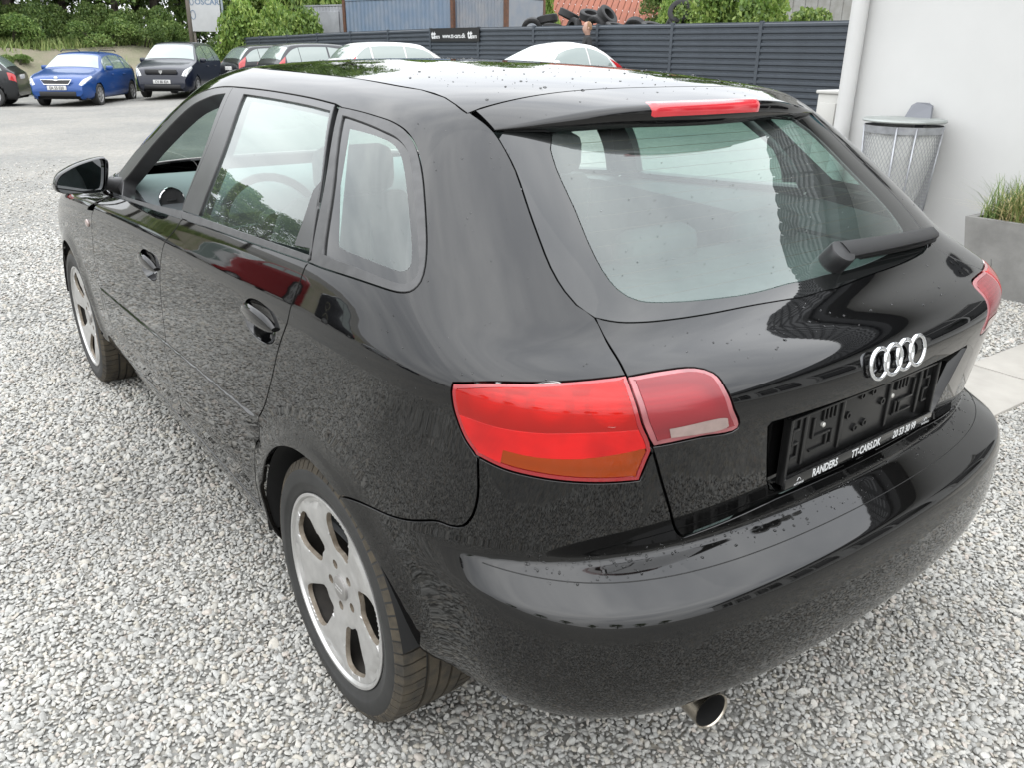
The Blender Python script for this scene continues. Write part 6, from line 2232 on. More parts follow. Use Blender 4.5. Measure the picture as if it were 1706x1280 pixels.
    def patch(nm, material, corners, side, off=0.006, k=(8, 6), lab=None):
        """corners: four (d, v) in order; a curved panel lying on the body"""
        (d0, v0), (d1, v1), (d2, v2), (d3, v3) = corners
        V, F = [], []
        for b in np.linspace(0, 1, k[1]):
            for a in np.linspace(0, 1, k[0]):
                d = (d0 * (1 - a) + d1 * a) * (1 - b) + (d3 * (1 - a) + d2 * a) * b
                v = (v0 * (1 - a) + v1 * a) * (1 - b) + (v3 * (1 - a) + v2 * a) * b
                Q, Qu, Qv = S_.ev(cu(d), v, True)
                n = np.cross(Qu, Qv); n = n / (np.linalg.norm(n) + 1e-9)
                if n[0] < -0.2: n = -n
                if n @ (Q - np.array([0, Q[1], 0.6])) < 0: n = -n
                q = Q + n * off
                if v >= S_.nr - 1 - 1e-6: q[0] = 0
                V.append(q * [side, 1, 1])
        ka = k[0]
        for j in range(k[1] - 1):
            for i in range(ka - 1):
                F.append((j * ka + i, j * ka + i + 1, (j + 1) * ka + i + 1, (j + 1) * ka + i))
        return V, F
    def add_patch(nm, material, corners, off=0.006, both=True, k=(8, 6), sym=False):
        if sym:
            V1, F1 = patch(nm, material, corners, 1, off, k)
            V2_, F2_ = patch(nm, material, corners, -1, off, k)
            MB().add(V1, F1).add(V2_, F2_).build(nm, material, root, smooth=True)
        else:
            for sd in ((1, -1) if both else (1,)):
                V1, F1 = patch(nm, material, corners, sd, off, k)
                MB().add(V1, F1).build(nm, material, root, smooth=True)
    T = S_.nr - 1
    for (a, b) in wins:
        # trim the top corners by the roof line at each end
        def vtop(d):
            zt = float(np.interp(d, td, tzv))
            return 5.25 + 1.75 * min(1.0, max(0.0, (zt - belt - 0.04) / (H_ - belt - 0.10)))
        add_patch('side_window', CARGLASS, [(a, 5.12), (b, 5.12), (min(b, ws1 + 0.18), vtop(min(b, ws1 + 0.18)) - 0.12), (max(a, rg1 - 0.25), vtop(max(a, rg1 - 0.25)) - 0.12)])
    add_patch('windscreen', CARGLASS, [(ws1 + 0.05, 7.4), (ws0 - 0.02, 7.4), (ws0 - 0.02, T), (ws1 + 0.05, T)], sym=True)
    add_patch('rear_window', CARGLASS, [(rg0 + 0.02, 7.4), (rg1 - 0.05, 7.4), (rg1 - 0.05, T), (rg0 + 0.02, T)], sym=True)
    nose = L_ - 0.005 - hL
    if lamps == 'high':
        add_patch('tail_lamp', LAMPR, [(0.03, 4.2), (0.20, 4.4), (rg1 * 0.6, 6.3), (rg0 * 0.6, 6.2)])
    else:
        add_patch('tail_lamp', LAMPR, [(0.004, 3.6), (0.16, 3.7), (0.18, 4.9), (0.012, 5.2)])
    add_patch('headlight', LAMPC, [(L_ - 0.46, 4.8), (L_ - 0.05, 4.0), (L_ - 0.045, 8.0), (L_ - 0.36, 6.9)])
    zn = hood - 0.30
    yf = L_ - hL
    if front == 'blue':
        MB().add([(-0.40, yf - 0.025, zn + 0.075), (-0.32, yf + 0.004, zn - 0.03), (0.32, yf + 0.004, zn - 0.03), (0.40, yf - 0.025, zn + 0.075), (0.06, yf - 0.02, zn + 0.07), (0, yf - 0.016, zn + 0.055), (-0.06, yf - 0.02, zn + 0.07)], [(0, 1, 2, 3, 4, 5, 6)]).build('grille', CARTRIM, root)
        gp = [(-0.42, yf - 0.025, zn + 0.085), (-0.33, yf + 0.012, zn - 0.04), (0.33, yf + 0.012, zn - 0.04), (0.42, yf - 0.025, zn + 0.085), (0.07, yf - 0.01, zn + 0.08), (0, yf, zn + 0.06), (-0.07, yf - 0.01, zn + 0.08), (-0.42, yf - 0.025, zn + 0.085)]
        MB().tube(gp, 0.010, 6).build('grille_surround', CHROME, root)
        MB().lathe([(yf - 0.06, 0.05), (yf - 0.035, 0.05), (yf - 0.03, 0.035), (yf - 0.03, 0.0001)], 20, 'y', (0, 0, zn + 0.125)).build('badge', CHROME, root, auto=40)
        MB().box((0, yf - 0.01, 0.36), (1.0, 0.05, 0.13), 0, 0.02).build('lower_intake', CARTRIM, root, auto=40)
    elif front == 'mpv':
        MB().box((0, yf - 0.02, zn + 0.03), (0.96, 0.06, 0.14), 0, 0.03).build('grille', CARTRIM, root, auto=40)
        MB().prism([(-0.055, zn + 0.07), (0.055, zn + 0.07), (0.05, zn + 0.02), (0.0, zn - 0.045), (-0.05, zn + 0.02)], yf + 0.005, yf + 0.02, 'xz').build('badge', CHROME, root)
        MB().box((0, yf - 0.005, 0.36), (1.1, 0.06, 0.12), 0, 0.03).build('lower_intake', CARTRIM, root, auto=40)
    else:
        MB().box((0, yf - 0.02, zn), (0.8, 0.05, 0.10), 0, 0.02).build('grille', CARTRIM, root, auto=40)
    pz = 0.52 if front != 'mpv' else 0.50
    MB().box((0, yf + 0.012, pz), (0.52, 0.02, 0.115), 0, 0.004).build('number_plate', PLATE, root, auto=40)
    if plate:
        me = text_mesh(plate, 0.115, bold=0.003, align='CENTER'); me.materials.append(PTXT)
        link_mesh('plate_lettering', me, root, (0, yf + 0.0235, pz - 0.04), (math.pi / 2, 0, math.pi), (0.80, 1, 1))
    MB().box((0, -hL - 0.008, 0.80), (0.52, 0.02, 0.115), 0, 0.004).build('number_plate', PLATE, root, auto=40)
    for sx in (-1, 1):
        m = MB().box((sx * (W_ / 2 + 0.06), ws0 - 0.42 - hL, belt + 0.06), (0.20, 0.12, 0.14), 0, 0.045)
        m.box((sx * (W_ / 2 - 0.04), ws0 - 0.40 - hL, belt + 0.02), (0.12, 0.05, 0.04))
        m.build('door_mirror', paint, root, auto=50)
        for yh in (1.15, 2.15):
            MB().box((sx * (W_ / 2 + 0.008), yh + 0.1 - hL, belt - 0.12), (0.03, 0.18, 0.03), 0, 0.012).build('door_handle', paint, root, auto=50)
        # door shut lines
        if roof_rack:
            MB().tube([(sx * W_ * 0.315, rg1 + 0.15 - hL, H_ + 0.0), (sx * W_ * 0.315, rg1 + 0.25 - hL, H_ + 0.045), (sx * W_ * 0.315, ws1 - 0.3 - hL, H_ + 0.04), (sx * W_ * 0.315, ws1 - 0.2 - hL, H_ - 0.01)], 0.016, 6).build('roof_rail', CARTRIM, root, smooth=True)
    if _sw is None:
        t_, r_, h_ = small_wheel()
        a_ = t_.build('tyre', TYRE, None, auto=40); b_ = r_.build('rim', RIMS, None, auto=40); c_ = h_.build('wheel_disc', CARTRIM, None)
        _sw = [(x.name.split('.')[0], x.data) for x in (a_, b_, c_)]
        for x in (a_, b_, c_): bpy.data.objects.remove(x)
    for sx in (-1, 1):
        for yw in wy:
            w = bpy.data.objects.new('wheel', None); COL.objects.link(w); w.parent = root
            w.location = (sx * (W_ / 2 - 0.105), yw - hL, wheelR)
            w.rotation_euler = (0, 0, 0 if sx < 0 else math.pi)
            w.scale = (1, wheelR / 0.305, wheelR / 0.305)
            for nm, me in _sw: link_mesh(nm, me, w)
    m = MB().box((0, 0, 0.36), (W_ * 0.84, L_ * 0.93, 0.30))
    m.build('underside', VOID, root)
    return root

def ground_car(x, y): return (x, y, tz(x, y))
def head(az_deg): return -R(az_deg)   # local +y turned to a compass bearing
BLUE = car_paint('bright_blue', (0.012, 0.075, 0.30), 0.2)
NAVY = car_paint('dark_navy', (0.008, 0.012, 0.028))
GREYB = car_paint('dark_grey', (0.028, 0.030, 0.033), 0.3)
CHAR = car_paint('charcoal', (0.050, 0.052, 0.058), 0.4)
WHITEC = car_paint('white', (0.80, 0.80, 0.79))
REDC = car_paint('red', (0.36, 0.012, 0.015))
SILV = car_paint('silver', (0.42, 0.43, 0.44), 0.7)

x, y = bearing(128, 29.6)
simple_car('parked_estate_car', 'bright blue estate car parked nose out in front of the sandy bank', BLUE, ground_car(x, y), head(212), L_=4.26, W_=1.73, H_=1.47, belt=0.96, hood=0.95, rg0=0.12, rg1=0.66,
           ws1=2.42, ws0=3.02, wins=((0.34, 0.92), (1.0, 1.86), (1.92, 2.78)), plate='EA 55 020', front='blue', roof_rack=True)
x, y = bearing(292, 31.2)
simple_car('parked_minivan', 'dark navy minivan with big pale headlights parked next to the fence end', NAVY, ground_car(x, y), head(212), L_=4.50, W_=1.76, H_=1.67, belt=1.05, hood=1.06, rg0=0.10, rg1=0.45,
           ws1=2.75, ws0=3.45, wins=((0.22, 0.95), (1.02, 1.95), (2.02, 3.15)), plate='CV 80 824', front='mpv', wheelR=0.32)
x, y = bearing(-112, 29.5)
simple_car('parked_hatchback', 'dark grey hatchback cut off by the left picture edge, tail towards the blue estate', GREYB, ground_car(x, y), head(290), L_=4.0, W_=1.72, H_=1.46, belt=0.97, lamps='low')
x, y = bearing(470, 30.0)
simple_car('parked_hatchback', 'leftmost dark hatchback showing its tailgate by the fence', GREYB, ground_car(x, y), head(88), L_=3.95, H_=1.50, belt=0.98, rg0=0.10, rg1=0.50, group=None)
x, y = bearing(540, 27.3)
simple_car('parked_hatchback', 'charcoal hatchback with bright red tail lamps between dark hatchback and white estate', CHAR, ground_car(x, y), head(88), L_=4.0, H_=1.53, belt=0.98, rg0=0.10, rg1=0.48)
x, y = bearing(668, 25.6)
simple_car('parked_estate_car', 'white estate car with long rounded roof parked nose to the fence', WHITEC, ground_car(x, y), head(92), L_=4.45, H_=1.52, belt=0.98, rg0=0.14, rg1=0.62, ws1=2.5, ws0=3.2, wins=((0.38, 0.80), (0.86, 1.86), (1.92, 2.92)))
x, y = bearing(896, 19.6)
simple_car('parked_small_car', 'small white hatchback with arched roof and person behind it', WHITEC, ground_car(x, y), head(272), L_=3.70, W_=1.70, H_=1.49, belt=0.99, hood=0.98, rg0=0.14, rg1=0.78, ws1=1.72, ws0=2.55, wins=((0.42, 1.05), (1.10, 2.25)))
# further cars of the same row, out of the picture to the left, mirrored in the doors
for px, D, pt, lab in ((-290, 30.0, REDC, 'red hatchback parked left of the picture, mirrored in the black doors'), (-560, 31.0, SILV, 'silver hatchback parked left of the picture'), (-900, 33.0, CHAR, 'charcoal hatchback parked far left of the picture'), (-1350, 34.0, WHITEC, 'white hatchback parked far left of the picture')):
    x, y = bearing(px, D)
    simple_car('parked_hatchback', lab, pt, ground_car(x, y), head(200), L_=4.05, H_=1.48)

for x, y, hd, pt, lab in ((-13.5, 29.0, 60, REDC, 'red hatchback at the left edge of the yard, mirrored in the rear door'), (-16.5, 24.0, 60, CHAR, 'charcoal hatchback at the left edge of the yard next to the red one'), (-19.0, 19.0, 62, SILV, 'silver hatchback at the left edge of the yard'),
                          (-21.0, 13.5, 65, NAVY, 'navy hatchback at the left edge of the yard'), (-22.5, 8.0, 68, WHITEC, 'white hatchback at the left edge of the yard'), (-23.5, 2.5, 70, GREYB, 'dark grey hatchback at the left edge of the yard')):
    simple_car('parked_hatchback', lab, pt, ground_car(x, y), head(hd), L_=4.0, H_=1.48)

# ------------------------------------------------------------------ person by the fence
def skin_body(name, joints, edges, material, parent, sub=2, loc=(0, 0, 0)):
    me = bpy.data.meshes.new(name)
    names = list(joints)
    me.from_pydata([joints[n][0] for n in names], [(names.index(a), names.index(b)) for a, b in edges], [])
    o = bpy.data.objects.new(name, me)
    COL.objects.link(o)
    md = o.modifiers.new('skin', 'SKIN')
    md.use_smooth_shade = True
    for i, n in enumerate(names):
        r = joints[n][1]
        me.skin_vertices[0].data[i].radius = (r, r) if not isinstance(r, tuple) else r
        me.skin_vertices[0].data[i].use_root = (i == 0)
    sb = o.modifiers.new('sub', 'SUBSURF'); sb.levels = sub; sb.render_levels = sub
    dg = bpy.context.evaluated_depsgraph_get()
    m2 = bpy.data.meshes.new_from_object(o.evaluated_get(dg))
    bpy.data.objects.remove(o)
    m2.materials.clear(); m2.materials.append(material)
    m2.polygons.foreach_set('use_smooth', [True] * len(m2.polygons))
    q = link_mesh(name, m2, parent, loc)
    return q
px_, py_ = bearing(972, 21.3)
per = empty('person', (px_, py_, tz(px_, py_) + 0.02), head(300))
per.scale = (1.04, 1.04, 1.03)
tag(per, 'person with short fair hair in a dark jacket standing behind the small white car', 'person')
SKIN_ = mat('fair_skin', (0.55, 0.33, 0.25), 0.55)
JK = mat('dark_jacket', (0.028, 0.029, 0.031), 0.9)
TR = mat('dark_trousers', (0.035, 0.038, 0.05), 0.85)
J = {'pelvis': ((0, 0, 0.98), (0.155, 0.11)), 'waist': ((0, 0.01, 1.12), (0.15, 0.105)), 'chest': ((0, 0.0, 1.36), (0.175, 0.12)), 'neckb': ((0, 0.01, 1.51), (0.085, 0.075)),
     'ls': ((-0.18, 0, 1.46), 0.075), 'le': ((-0.25, -0.02, 1.17), 0.052), 'lw': ((-0.24, 0.12, 0.95), 0.04), 'rs': ((0.18, 0, 1.46), 0.075), 're': ((0.25, -0.02, 1.17), 0.052), 'rw': ((0.24, 0.12, 0.95), 0.04)}
skin_body('jacket', J, [('pelvis', 'waist'), ('waist', 'chest'), ('chest', 'neckb'), ('chest', 'ls'), ('ls', 'le'), ('le', 'lw'), ('chest', 'rs'), ('rs', 're'), ('re', 'rw')], JK, per)
J = {'pelvis': ((0, 0, 0.96), (0.15, 0.11)), 'lh': ((-0.095, 0, 0.88), 0.088), 'lk': ((-0.10, 0.02, 0.50), 0.062), 'la': ((-0.10, -0.01, 0.10), 0.045), 'lt': ((-0.105, 0.15, 0.04), 0.035), 'rh': ((0.095, 0, 0.88), 0.088), 'rk': ((0.10, 0.02, 0.50), 0.062), 'ra': ((0.10, -0.01, 0.10), 0.045), 'rt': ((0.105, 0.15, 0.04), 0.035)}
skin_body('trousers', J, [('pelvis', 'lh'), ('lh', 'lk'), ('lk', 'la'), ('la', 'lt'), ('pelvis', 'rh'), ('rh', 'rk'), ('rk', 'ra'), ('ra', 'rt')], TR, per)
V, F = [], []
hr = [(1.545, 0.052, 0.058, 0.0), (1.575, 0.056, 0.062, 0.005), (1.60, 0.062, 0.078, 0.018), (1.64, 0.072, 0.093, 0.02), (1.69, 0.077, 0.098, 0.012), (1.74, 0.077, 0.099, 0.006), (1.79, 0.068, 0.086, 0.0), (1.82, 0.045, 0.058, 0.0), (1.833, 0.012, 0.018, 0.0)]
for z, a, b, oy in hr:
    for t in np.linspace(0, 2 * math.pi, 21)[:-1]:
        nose = 0.022 * math.exp(-((z - 1.675) / 0.022) ** 2) * max(0, math.sin(t)) ** 14
        V.append((a * math.cos(t), oy + b * math.sin(t) + nose, z))
for i in range(len(hr) - 1):
    for k in range(20):
        F.append((i * 20 + k, i * 20 + (k + 1) % 20, (i + 1) * 20 + (k + 1) % 20, (i + 1) * 20 + k))
m = MB().add(V, F)
for sx in (-1, 1):
    m.box((sx * 0.079, 0.0, 1.69), (0.016, 0.035, 0.055), 0, 0.007)
m.build('head', SKIN_, per, smooth=True)
V = []
hh = [(1.66, 0.078, 0.1), (1.72, 0.081, 0.104), (1.78, 0.075, 0.094), (1.825, 0.05, 0.064), (1.842, 0.012, 0.018)]
for z, a, b in hh:
    for t in np.linspace(math.pi * 0.92, math.pi * 2.08, 15): V.append((a * math.cos(t), 0.004 + b * math.sin(t) if z < 1.8 else 0.004 + b * math.sin(t) * 1.0, z))
F = []
for i in range(len(hh) - 1):
    for k in range(14): F.append((i * 15 + k, i * 15 + k + 1, (i + 1) * 15 + k + 1, (i + 1) * 15 + k))
MB().add(V, F).build('hair', mat('short_fair_hair', (0.30, 0.17, 0.09), 0.8), per, smooth=True)

# ------------------------------------------------------------------ beyond the fence
RUST = mat('rusty_steel', (0.20, 0.085, 0.045), 0.8, color2=(0.10, 0.06, 0.045), var_scale=9)
def container(name, label, loc, rz_, mat_, door=None, L_=6.0):
    c = empty(name, loc, rz_)
    tag(c, label, 'container')
    W_, H_ = 2.44, 2.59
    m = MB()
    n = 26
    pts_ = []
    for k in range(n):
        x0 = -L_ / 2 + 0.12 + (L_ - 0.24) * k / n
        s = (L_ - 0.24) / n
        pts_ += [(x0, 0), (x0 + s * 0.3, 0.035), (x0 + s * 0.5, 0.035), (x0 + s * 0.8, 0)]
    for sgn in (-1, 1):
        V = [(p[0], sgn * (W_ / 2 - 0.05 + p[1]), z) for z in (0.12, H_ - 0.1) for p in pts_]
        k = len(pts_)
        m.add(V, [(i, i + 1, k + i + 1, k + i) for i in range(k - 1)])
    m.build('corrugated_side', mat_, c)
    m = MB()
    m.box((0, 0, H_ - 0.05), (L_ - 0.05, W_ - 0.05, 0.06)); m.box((0, 0, 0.08), (L_ - 0.05, W_ - 0.05, 0.1))
    m.box((L_ / 2 - 0.03, 0, H_ / 2), (0.05, W_ - 0.2, H_ - 0.2)); m.box((-L_ / 2 + 0.03, 0, H_ / 2), (0.05, W_ - 0.2, H_ - 0.2))
    m.build('shell', mat_, c)
    for sx in (-1, 1):
        for sy in (-1, 1):
            MB().box((sx * (L_ / 2 - 0.06), sy * (W_ / 2 - 0.06), H_ / 2), (0.14, 0.14, H_)).build('corner_post', RUST, c)
    if door:
        MB().box((0.4, -W_ / 2 - 0.03, 1.25), (1.9, 0.05, 2.1), 0, 0.01).build('door', door, c)
        MB().box((-0.1, -W_ / 2 - 0.06, 0.95), (0.55, 0.01, 0.40)).build('orange_notice', mat('orange_notice', (0.75, 0.25, 0.08), 0.6), c)
        MB().box((0.95, -W_ / 2 - 0.06, 0.98), (0.3, 0.01, 0.32)).build('white_notice', PLATE, c)
    return c
CBLUE = mat('faded_blue_container', (0.17, 0.25, 0.36), 0.6, color2=(0.26, 0.31, 0.38), var_scale=1.8)
CGREY = mat('grey_container', (0.42, 0.43, 0.46), 0.6, var=0.15, var_scale=2)
fa = ang  # fence direction
x, y = bearing(560, 40.0); container('shipping_container', 'pale grey container with orange notice and rusty corner posts behind the bushes', (x, y, 0.70), fa + 0.25, CGREY, CGREY, 5.0)
x, y = bearing(690, 36.5); container('shipping_container', 'faded blue corrugated container above the fence banner', (x, y, 0.85), fa + 0.2, CBLUE, None, 6.0)
x, y = bearing(798, 34.5); container('shipping_container', 'blue grey container half hidden by shrubs left of the tyre heap', (x, y, 0.80), fa + 0.2, mat('blue_grey_container', (0.24, 0.28, 0.34), 0.6, color2=(0.33, 0.34, 0.36), var_scale=2.2), None, 4.2)

# house with red tiled roof
hs = empty('red_roof_house', (*bearing(985, 52.0), 1.0), fa + 0.5)
tag(hs, 'house with low terracotta roof rising behind the tyre heap', 'house')
MB().box((0, 0, 0.9), (13, 7, 1.9)).build('wall', mat('brick_wall_far', (0.32, 0.20, 0.15), 0.8), hs)
TERR = mat('terracotta_roof', (0.42, 0.135, 0.075), 0.75, color2=(0.33, 0.115, 0.07), var_scale=2.5)
m = MB()
nt_ = 40
for k in range(nt_):
    a = -7.0 + 14.0 * k / nt_
    b = -7.0 + 14.0 * (k + 1) / nt_ - 0.03
    for sgn in (-1, 1):
        V = [(a, sgn * 4.0, 1.6), (b, sgn * 4.0, 1.6), (b, 0, 4.4), (a, 0, 4.4), ((a + b) / 2, sgn * 4.0, 1.68), ((a + b) / 2, 0, 4.48)]
        m.add(V, [(0, 4, 5, 3), (4, 1, 2, 5)])
m.add([(-6.6, -3.6, 1.6), (-6.6, 3.6, 1.6), (-6.6, 0, 4.2)], [(0, 1, 2)])
m.add([(6.6, -3.6, 1.6), (6.6, 3.6, 1.6), (6.6, 0, 4.2)], [(0, 1, 2)])
m.build('roof', TERR, hs)
# corrugated shed at the right
sd = empty('corrugated_shed', (*bearing(1425, 34.0), 0.8), fa)
tag(sd, 'pale grey corrugated shed wall showing between shrub and white building', 'shed')
SHEDM = mat('weathered_shed_sheet', (0.42, 0.42, 0.40), 0.7, color2=(0.30, 0.29, 0.26), var_scale=3)
for k in range(24):
    MB().box((-3 + 0.25 * k, 0.02 * (k % 2), 2.2), (0.24, 0.05, 4.4)).build('wall_sheet', SHEDM, sd)
MB().box((0, 1.5, 4.45), (6.4, 3.6, 0.1)).build('roof', SHEDM, sd)

# earth mound carrying the tyre heap
V, F = [], []
mx0, my0 = bearing(985, 25.6)
for j in range(13):
    rr = j / 12.0
    for k in range(36):
        a = 2 * math.pi * k / 36
        V.append((mx0 + 4.6 * rr * math.cos(a) * 0.75, my0 + 4.6 * rr * math.sin(a), 0.70 + 1.15 * math.cos(rr * math.pi / 2) ** 0.8 + 0.05 * math.sin(5 * a + 7 * rr)))
for j in range(12):
    for k in range(36):
        F.append((j * 36 + k, (j + 1) * 36 + k, (j + 1) * 36 + (k + 1) % 36, j * 36 + (k + 1) % 36))
tag(raw('earth_mound', V, F, mat('mound_earth', (0.12, 0.095, 0.065), 0.95, color2=(0.08, 0.10, 0.04), var_scale=1.5), None, True), kind='structure')
# heap of old tyres
HT = mat('old_tyre_rubber', (0.020, 0.020, 0.021), 0.75, var=0.4, var_scale=12)
tt = MB().lathe([(-0.09, 0.18), (-0.105, 0.23), (-0.105, 0.285), (-0.085, 0.31), (0.085, 0.31), (0.105, 0.285), (0.105, 0.23), (0.09, 0.18), (-0.09, 0.18)], 28, 'z')
o = tt.build('old_tyre', HT, None, auto=40)
tyre_me = o.data
bpy.data.objects.remove(o)
rg = np.random.default_rng(21)
heap = []
for (px, D, z, tx) in ((868, 26.5, 0, 70), (900, 26.0, 0, 20), (935, 25.6, 0, 25), (968, 25.3, 0, 80), (1000, 25.0, 0, 15), (1032, 24.6, 0, 30), (1062, 24.2, 0, 75), (1090, 24.0, 0, 20),
                        (880, 26.3, 0.30, 75), (915, 25.9, 0.32, 20), (948, 25.6, 0.34, 82), (985, 25.2, 0.34, 78), (1018, 24.9, 0.30, 30), (1050, 24.5, 0.28, 70), (1078, 24.1, 0.26, 25), (1108, 23.7, 0.25, 70),
                        (905, 26.4, 0.62, 18), (940, 26.0, 0.66, 22), (975, 25.6, 0.66, 26), (1003, 25.3, 0.62, 60), (1122, 23.6, 0.70, 60)):
    x, y = bearing(px, D)
    o = link_mesh('old_tyre', tyre_me, None, (x, y, 1.80 + z + float(rg.uniform(-0.04, 0.04))), (R(tx + rg.uniform(-12, 12)), R(rg.uniform(-15, 15)), rg.uniform(0, 6.28)))
    tag(o, 'old black tyre lying in the heap behind the fence', 'tyre', 'old tyres heaped behind the fence')

# advertising board at the wood's edge
bd = empty('advertising_board', (*bearing(343, 40.0), 1.2), -0.28)
tag(bd, 'white advertising board with blue lettering on posts before dark trees', 'sign')
PT_ = mat('white_board', (0.66, 0.67, 0.68), 0.6, var=0.06, var_scale=3)
MB().box((0, 0, 1.75), (1.25, 0.06, 1.55)).build('board', PT_, bd)
MB().box((0.72, 0.22, 1.75), (0.08, 0.5, 1.60)).build('board_edge', mat('grey_blue_board_edge', (0.36, 0.42, 0.47), 0.6), bd)
for sx in (-0.5, 0.5, 0.72):
    MB().box((sx, 0.07, 0.5), (0.09, 0.09, 2.4)).build('post', mat('weathered_wood_post', (0.25, 0.22, 0.19), 0.85), bd)
me = text_mesh('OSCAR', 0.30, bold=0.006); me.materials.append(mat('blue_grey_letters', (0.20, 0.28, 0.40), 0.6))
link_mesh('lettering', me, bd, (-0.36, -0.035, 2.02), (math.pi / 2, 0, 0))
m = MB()
for cz_, rr in ((2.12, 0.13), (1.62, 0.17)):
    pts_ = [(-0.48 + rr * 0.55 * math.cos(t), -0.036, cz_ + rr * math.sin(t)) for t in np.linspace(0, 2 * math.pi, 25)]
    m.tube(pts_, 0.014, 5, cap=False)
m.build('emblem', mat('blue_grey_letters', (0.20, 0.28, 0.40), 0.6), bd)
# pole
pq = empty('wooden_pole', (*bearing(316, 39.0), 1.2)); tag(pq, 'thin grey pole standing left of the white advertising board', 'pole')
MB().tube([(0, 0, 0), (0.03, 0, 5.2)], [0.09, 0.07], 10).build('pole', mat('weathered_wood_post', (0.25, 0.22, 0.19), 0.85), pq, smooth=True)
# ------------------------------------------------------------------ vegetation
def leaf_mat(name, dark, mid, light):
    m = bpy.data.materials.new(name); m.use_nodes = True
    nt = m.node_tree
    nt.nodes.clear()
    out = nt.nodes.new('ShaderNodeOutputMaterial')
    gi_ = nt.nodes.new('ShaderNodeNewGeometry')
    oi = nt.nodes.new('ShaderNodeObjectInfo')
    tc = nt.nodes.new('ShaderNodeTexCoord')
    nz = nt.nodes.new('ShaderNodeTexNoise')
    nz.inputs['Scale'].default_value = 0.9
    nz.inputs['Detail'].default_value = 3.0
    nt.links.new(tc.outputs['Object'], nz.inputs['Vector'])
    ad = nt.nodes.new('ShaderNodeMath'); ad.operation = 'MULTIPLY_ADD'
    ad.inputs[1].default_value = 0.55; ad.inputs[2].default_value = 0.0
    nt.links.new(gi_.outputs['Random Per Island'], ad.inputs[0])
    a2 = nt.nodes.new('ShaderNodeMath'); a2.operation = 'MULTIPLY_ADD'
    a2.inputs[1].default_value = 0.75
    nt.links.new(nz.outputs['Fac'], a2.inputs[0])
    nt.links.new(ad.outputs[0], a2.inputs[2])
    cr = nt.nodes.new('ShaderNodeValToRGB')
    cr.color_ramp.elements[0].position = 0.30; cr.color_ramp.elements[0].color = rgba(dark)
    cr.color_ramp.elements[1].position = 0.95; cr.color_ramp.elements[1].color = rgba(light)
    e = cr.color_ramp.elements.new(0.62); e.color = rgba(mid)
    nt.links.new(a2.outputs[0], cr.inputs['Fac'])
    hs = nt.nodes.new('ShaderNodeHueSaturation')
    mr = nt.nodes.new('ShaderNodeMapRange'); mr.inputs['To Min'].default_value = 0.75; mr.inputs['To Max'].default_value = 1.2
    nt.links.new(oi.outputs['Random'], mr.inputs['Value'])
    nt.links.new(mr.outputs['Result'], hs.inputs['Value'])
    nt.links.new(cr.outputs['Color'], hs.inputs['Color'])
    df = nt.nodes.new('ShaderNodeBsdfPrincipled')
    df.inputs['Roughness'].default_value = 0.55
    nt.links.new(hs.outputs['Color'], df.inputs['Base Color'])
    tl = nt.nodes.new('ShaderNodeBsdfTranslucent')
    nt.links.new(hs.outputs['Color'], tl.inputs['Color'])
    mx = nt.nodes.new('ShaderNodeMixShader'); mx.inputs['Fac'].default_value = 0.35
    nt.links.new(df.outputs[0], mx.inputs[1]); nt.links.new(tl.outputs[0], mx.inputs[2])
    nt.links.new(mx.outputs[0], out.inputs['Surface'])
    MATS[name] = m
    return m
LEAF_T = leaf_mat('tree_leaves', (0.036, 0.075, 0.018), (0.105, 0.18, 0.04), (0.21, 0.29, 0.075))
LEAF_B = leaf_mat('bush_leaves', (0.05, 0.10, 0.02), (0.14, 0.23, 0.04), (0.28, 0.36, 0.09))
LEAF_S = leaf_mat('bank_shrub_leaves', (0.045, 0.095, 0.022), (0.12, 0.20, 0.045), (0.25, 0.33, 0.10))
BARK = mat('tree_bark', (0.085, 0.07, 0.055), 0.9, var=0.3, var_scale=6)

def leaf_cloud(rg, clumps, n, size, flat=0.0):
    """clumps: (centre, radius); diamonds facing all ways, denser near clump surfaces"""
    w = np.array([c[1] ** 2 for c in clumps]); w = w / w.sum()
    pick = rg.choice(len(clumps), n, p=w)
    C_ = np.array([c[0] for c in clumps])[pick]
    R_ = np.array([c[1] for c in clumps])[pick]
    d = rg.normal(size=(n, 3)); d /= np.linalg.norm(d, axis=1, keepdims=True)
    d[:, 2] = np.where(d[:, 2] < -0.5, -d[:, 2], d[:, 2])
    rr = R_ * (0.45 + 0.6 * rg.random(n) ** 0.6)
    P = C_ + d * rr[:, None] * [1, 1, 0.8]
    a = rg.normal(size=(n, 3)) + d * 0.6
    a /= np.linalg.norm(a, axis=1, keepdims=True)
    t = np.cross(a, rg.normal(size=(n, 3))); t /= np.linalg.norm(t, axis=1, keepdims=True)
    b = np.cross(a, t)
    s = size * rg.uniform(0.6, 1.35, n)[:, None]
    V = np.stack([P - t * s, P - b * s * 0.55, P + t * s, P + b * s * 0.55], 1).reshape(-1, 3)
    F = np.arange(n * 4).reshape(-1, 4)
    return V, F
def leaf_mesh(name, V, F, material):
    me = bpy.data.meshes.new(name)
    me.vertices.add(len(V)); me.vertices.foreach_set('co', V.astype(np.float32).ravel())
    me.loops.add(F.size); me.loops.foreach_set('vertex_index', F.astype(np.int32).ravel())
    me.polygons.add(len(F)); me.polygons.foreach_set('loop_start', (np.arange(len(F)) * 4).astype(np.int32))
    me.update(calc_edges=True)
    me.materials.append(material)
    return me
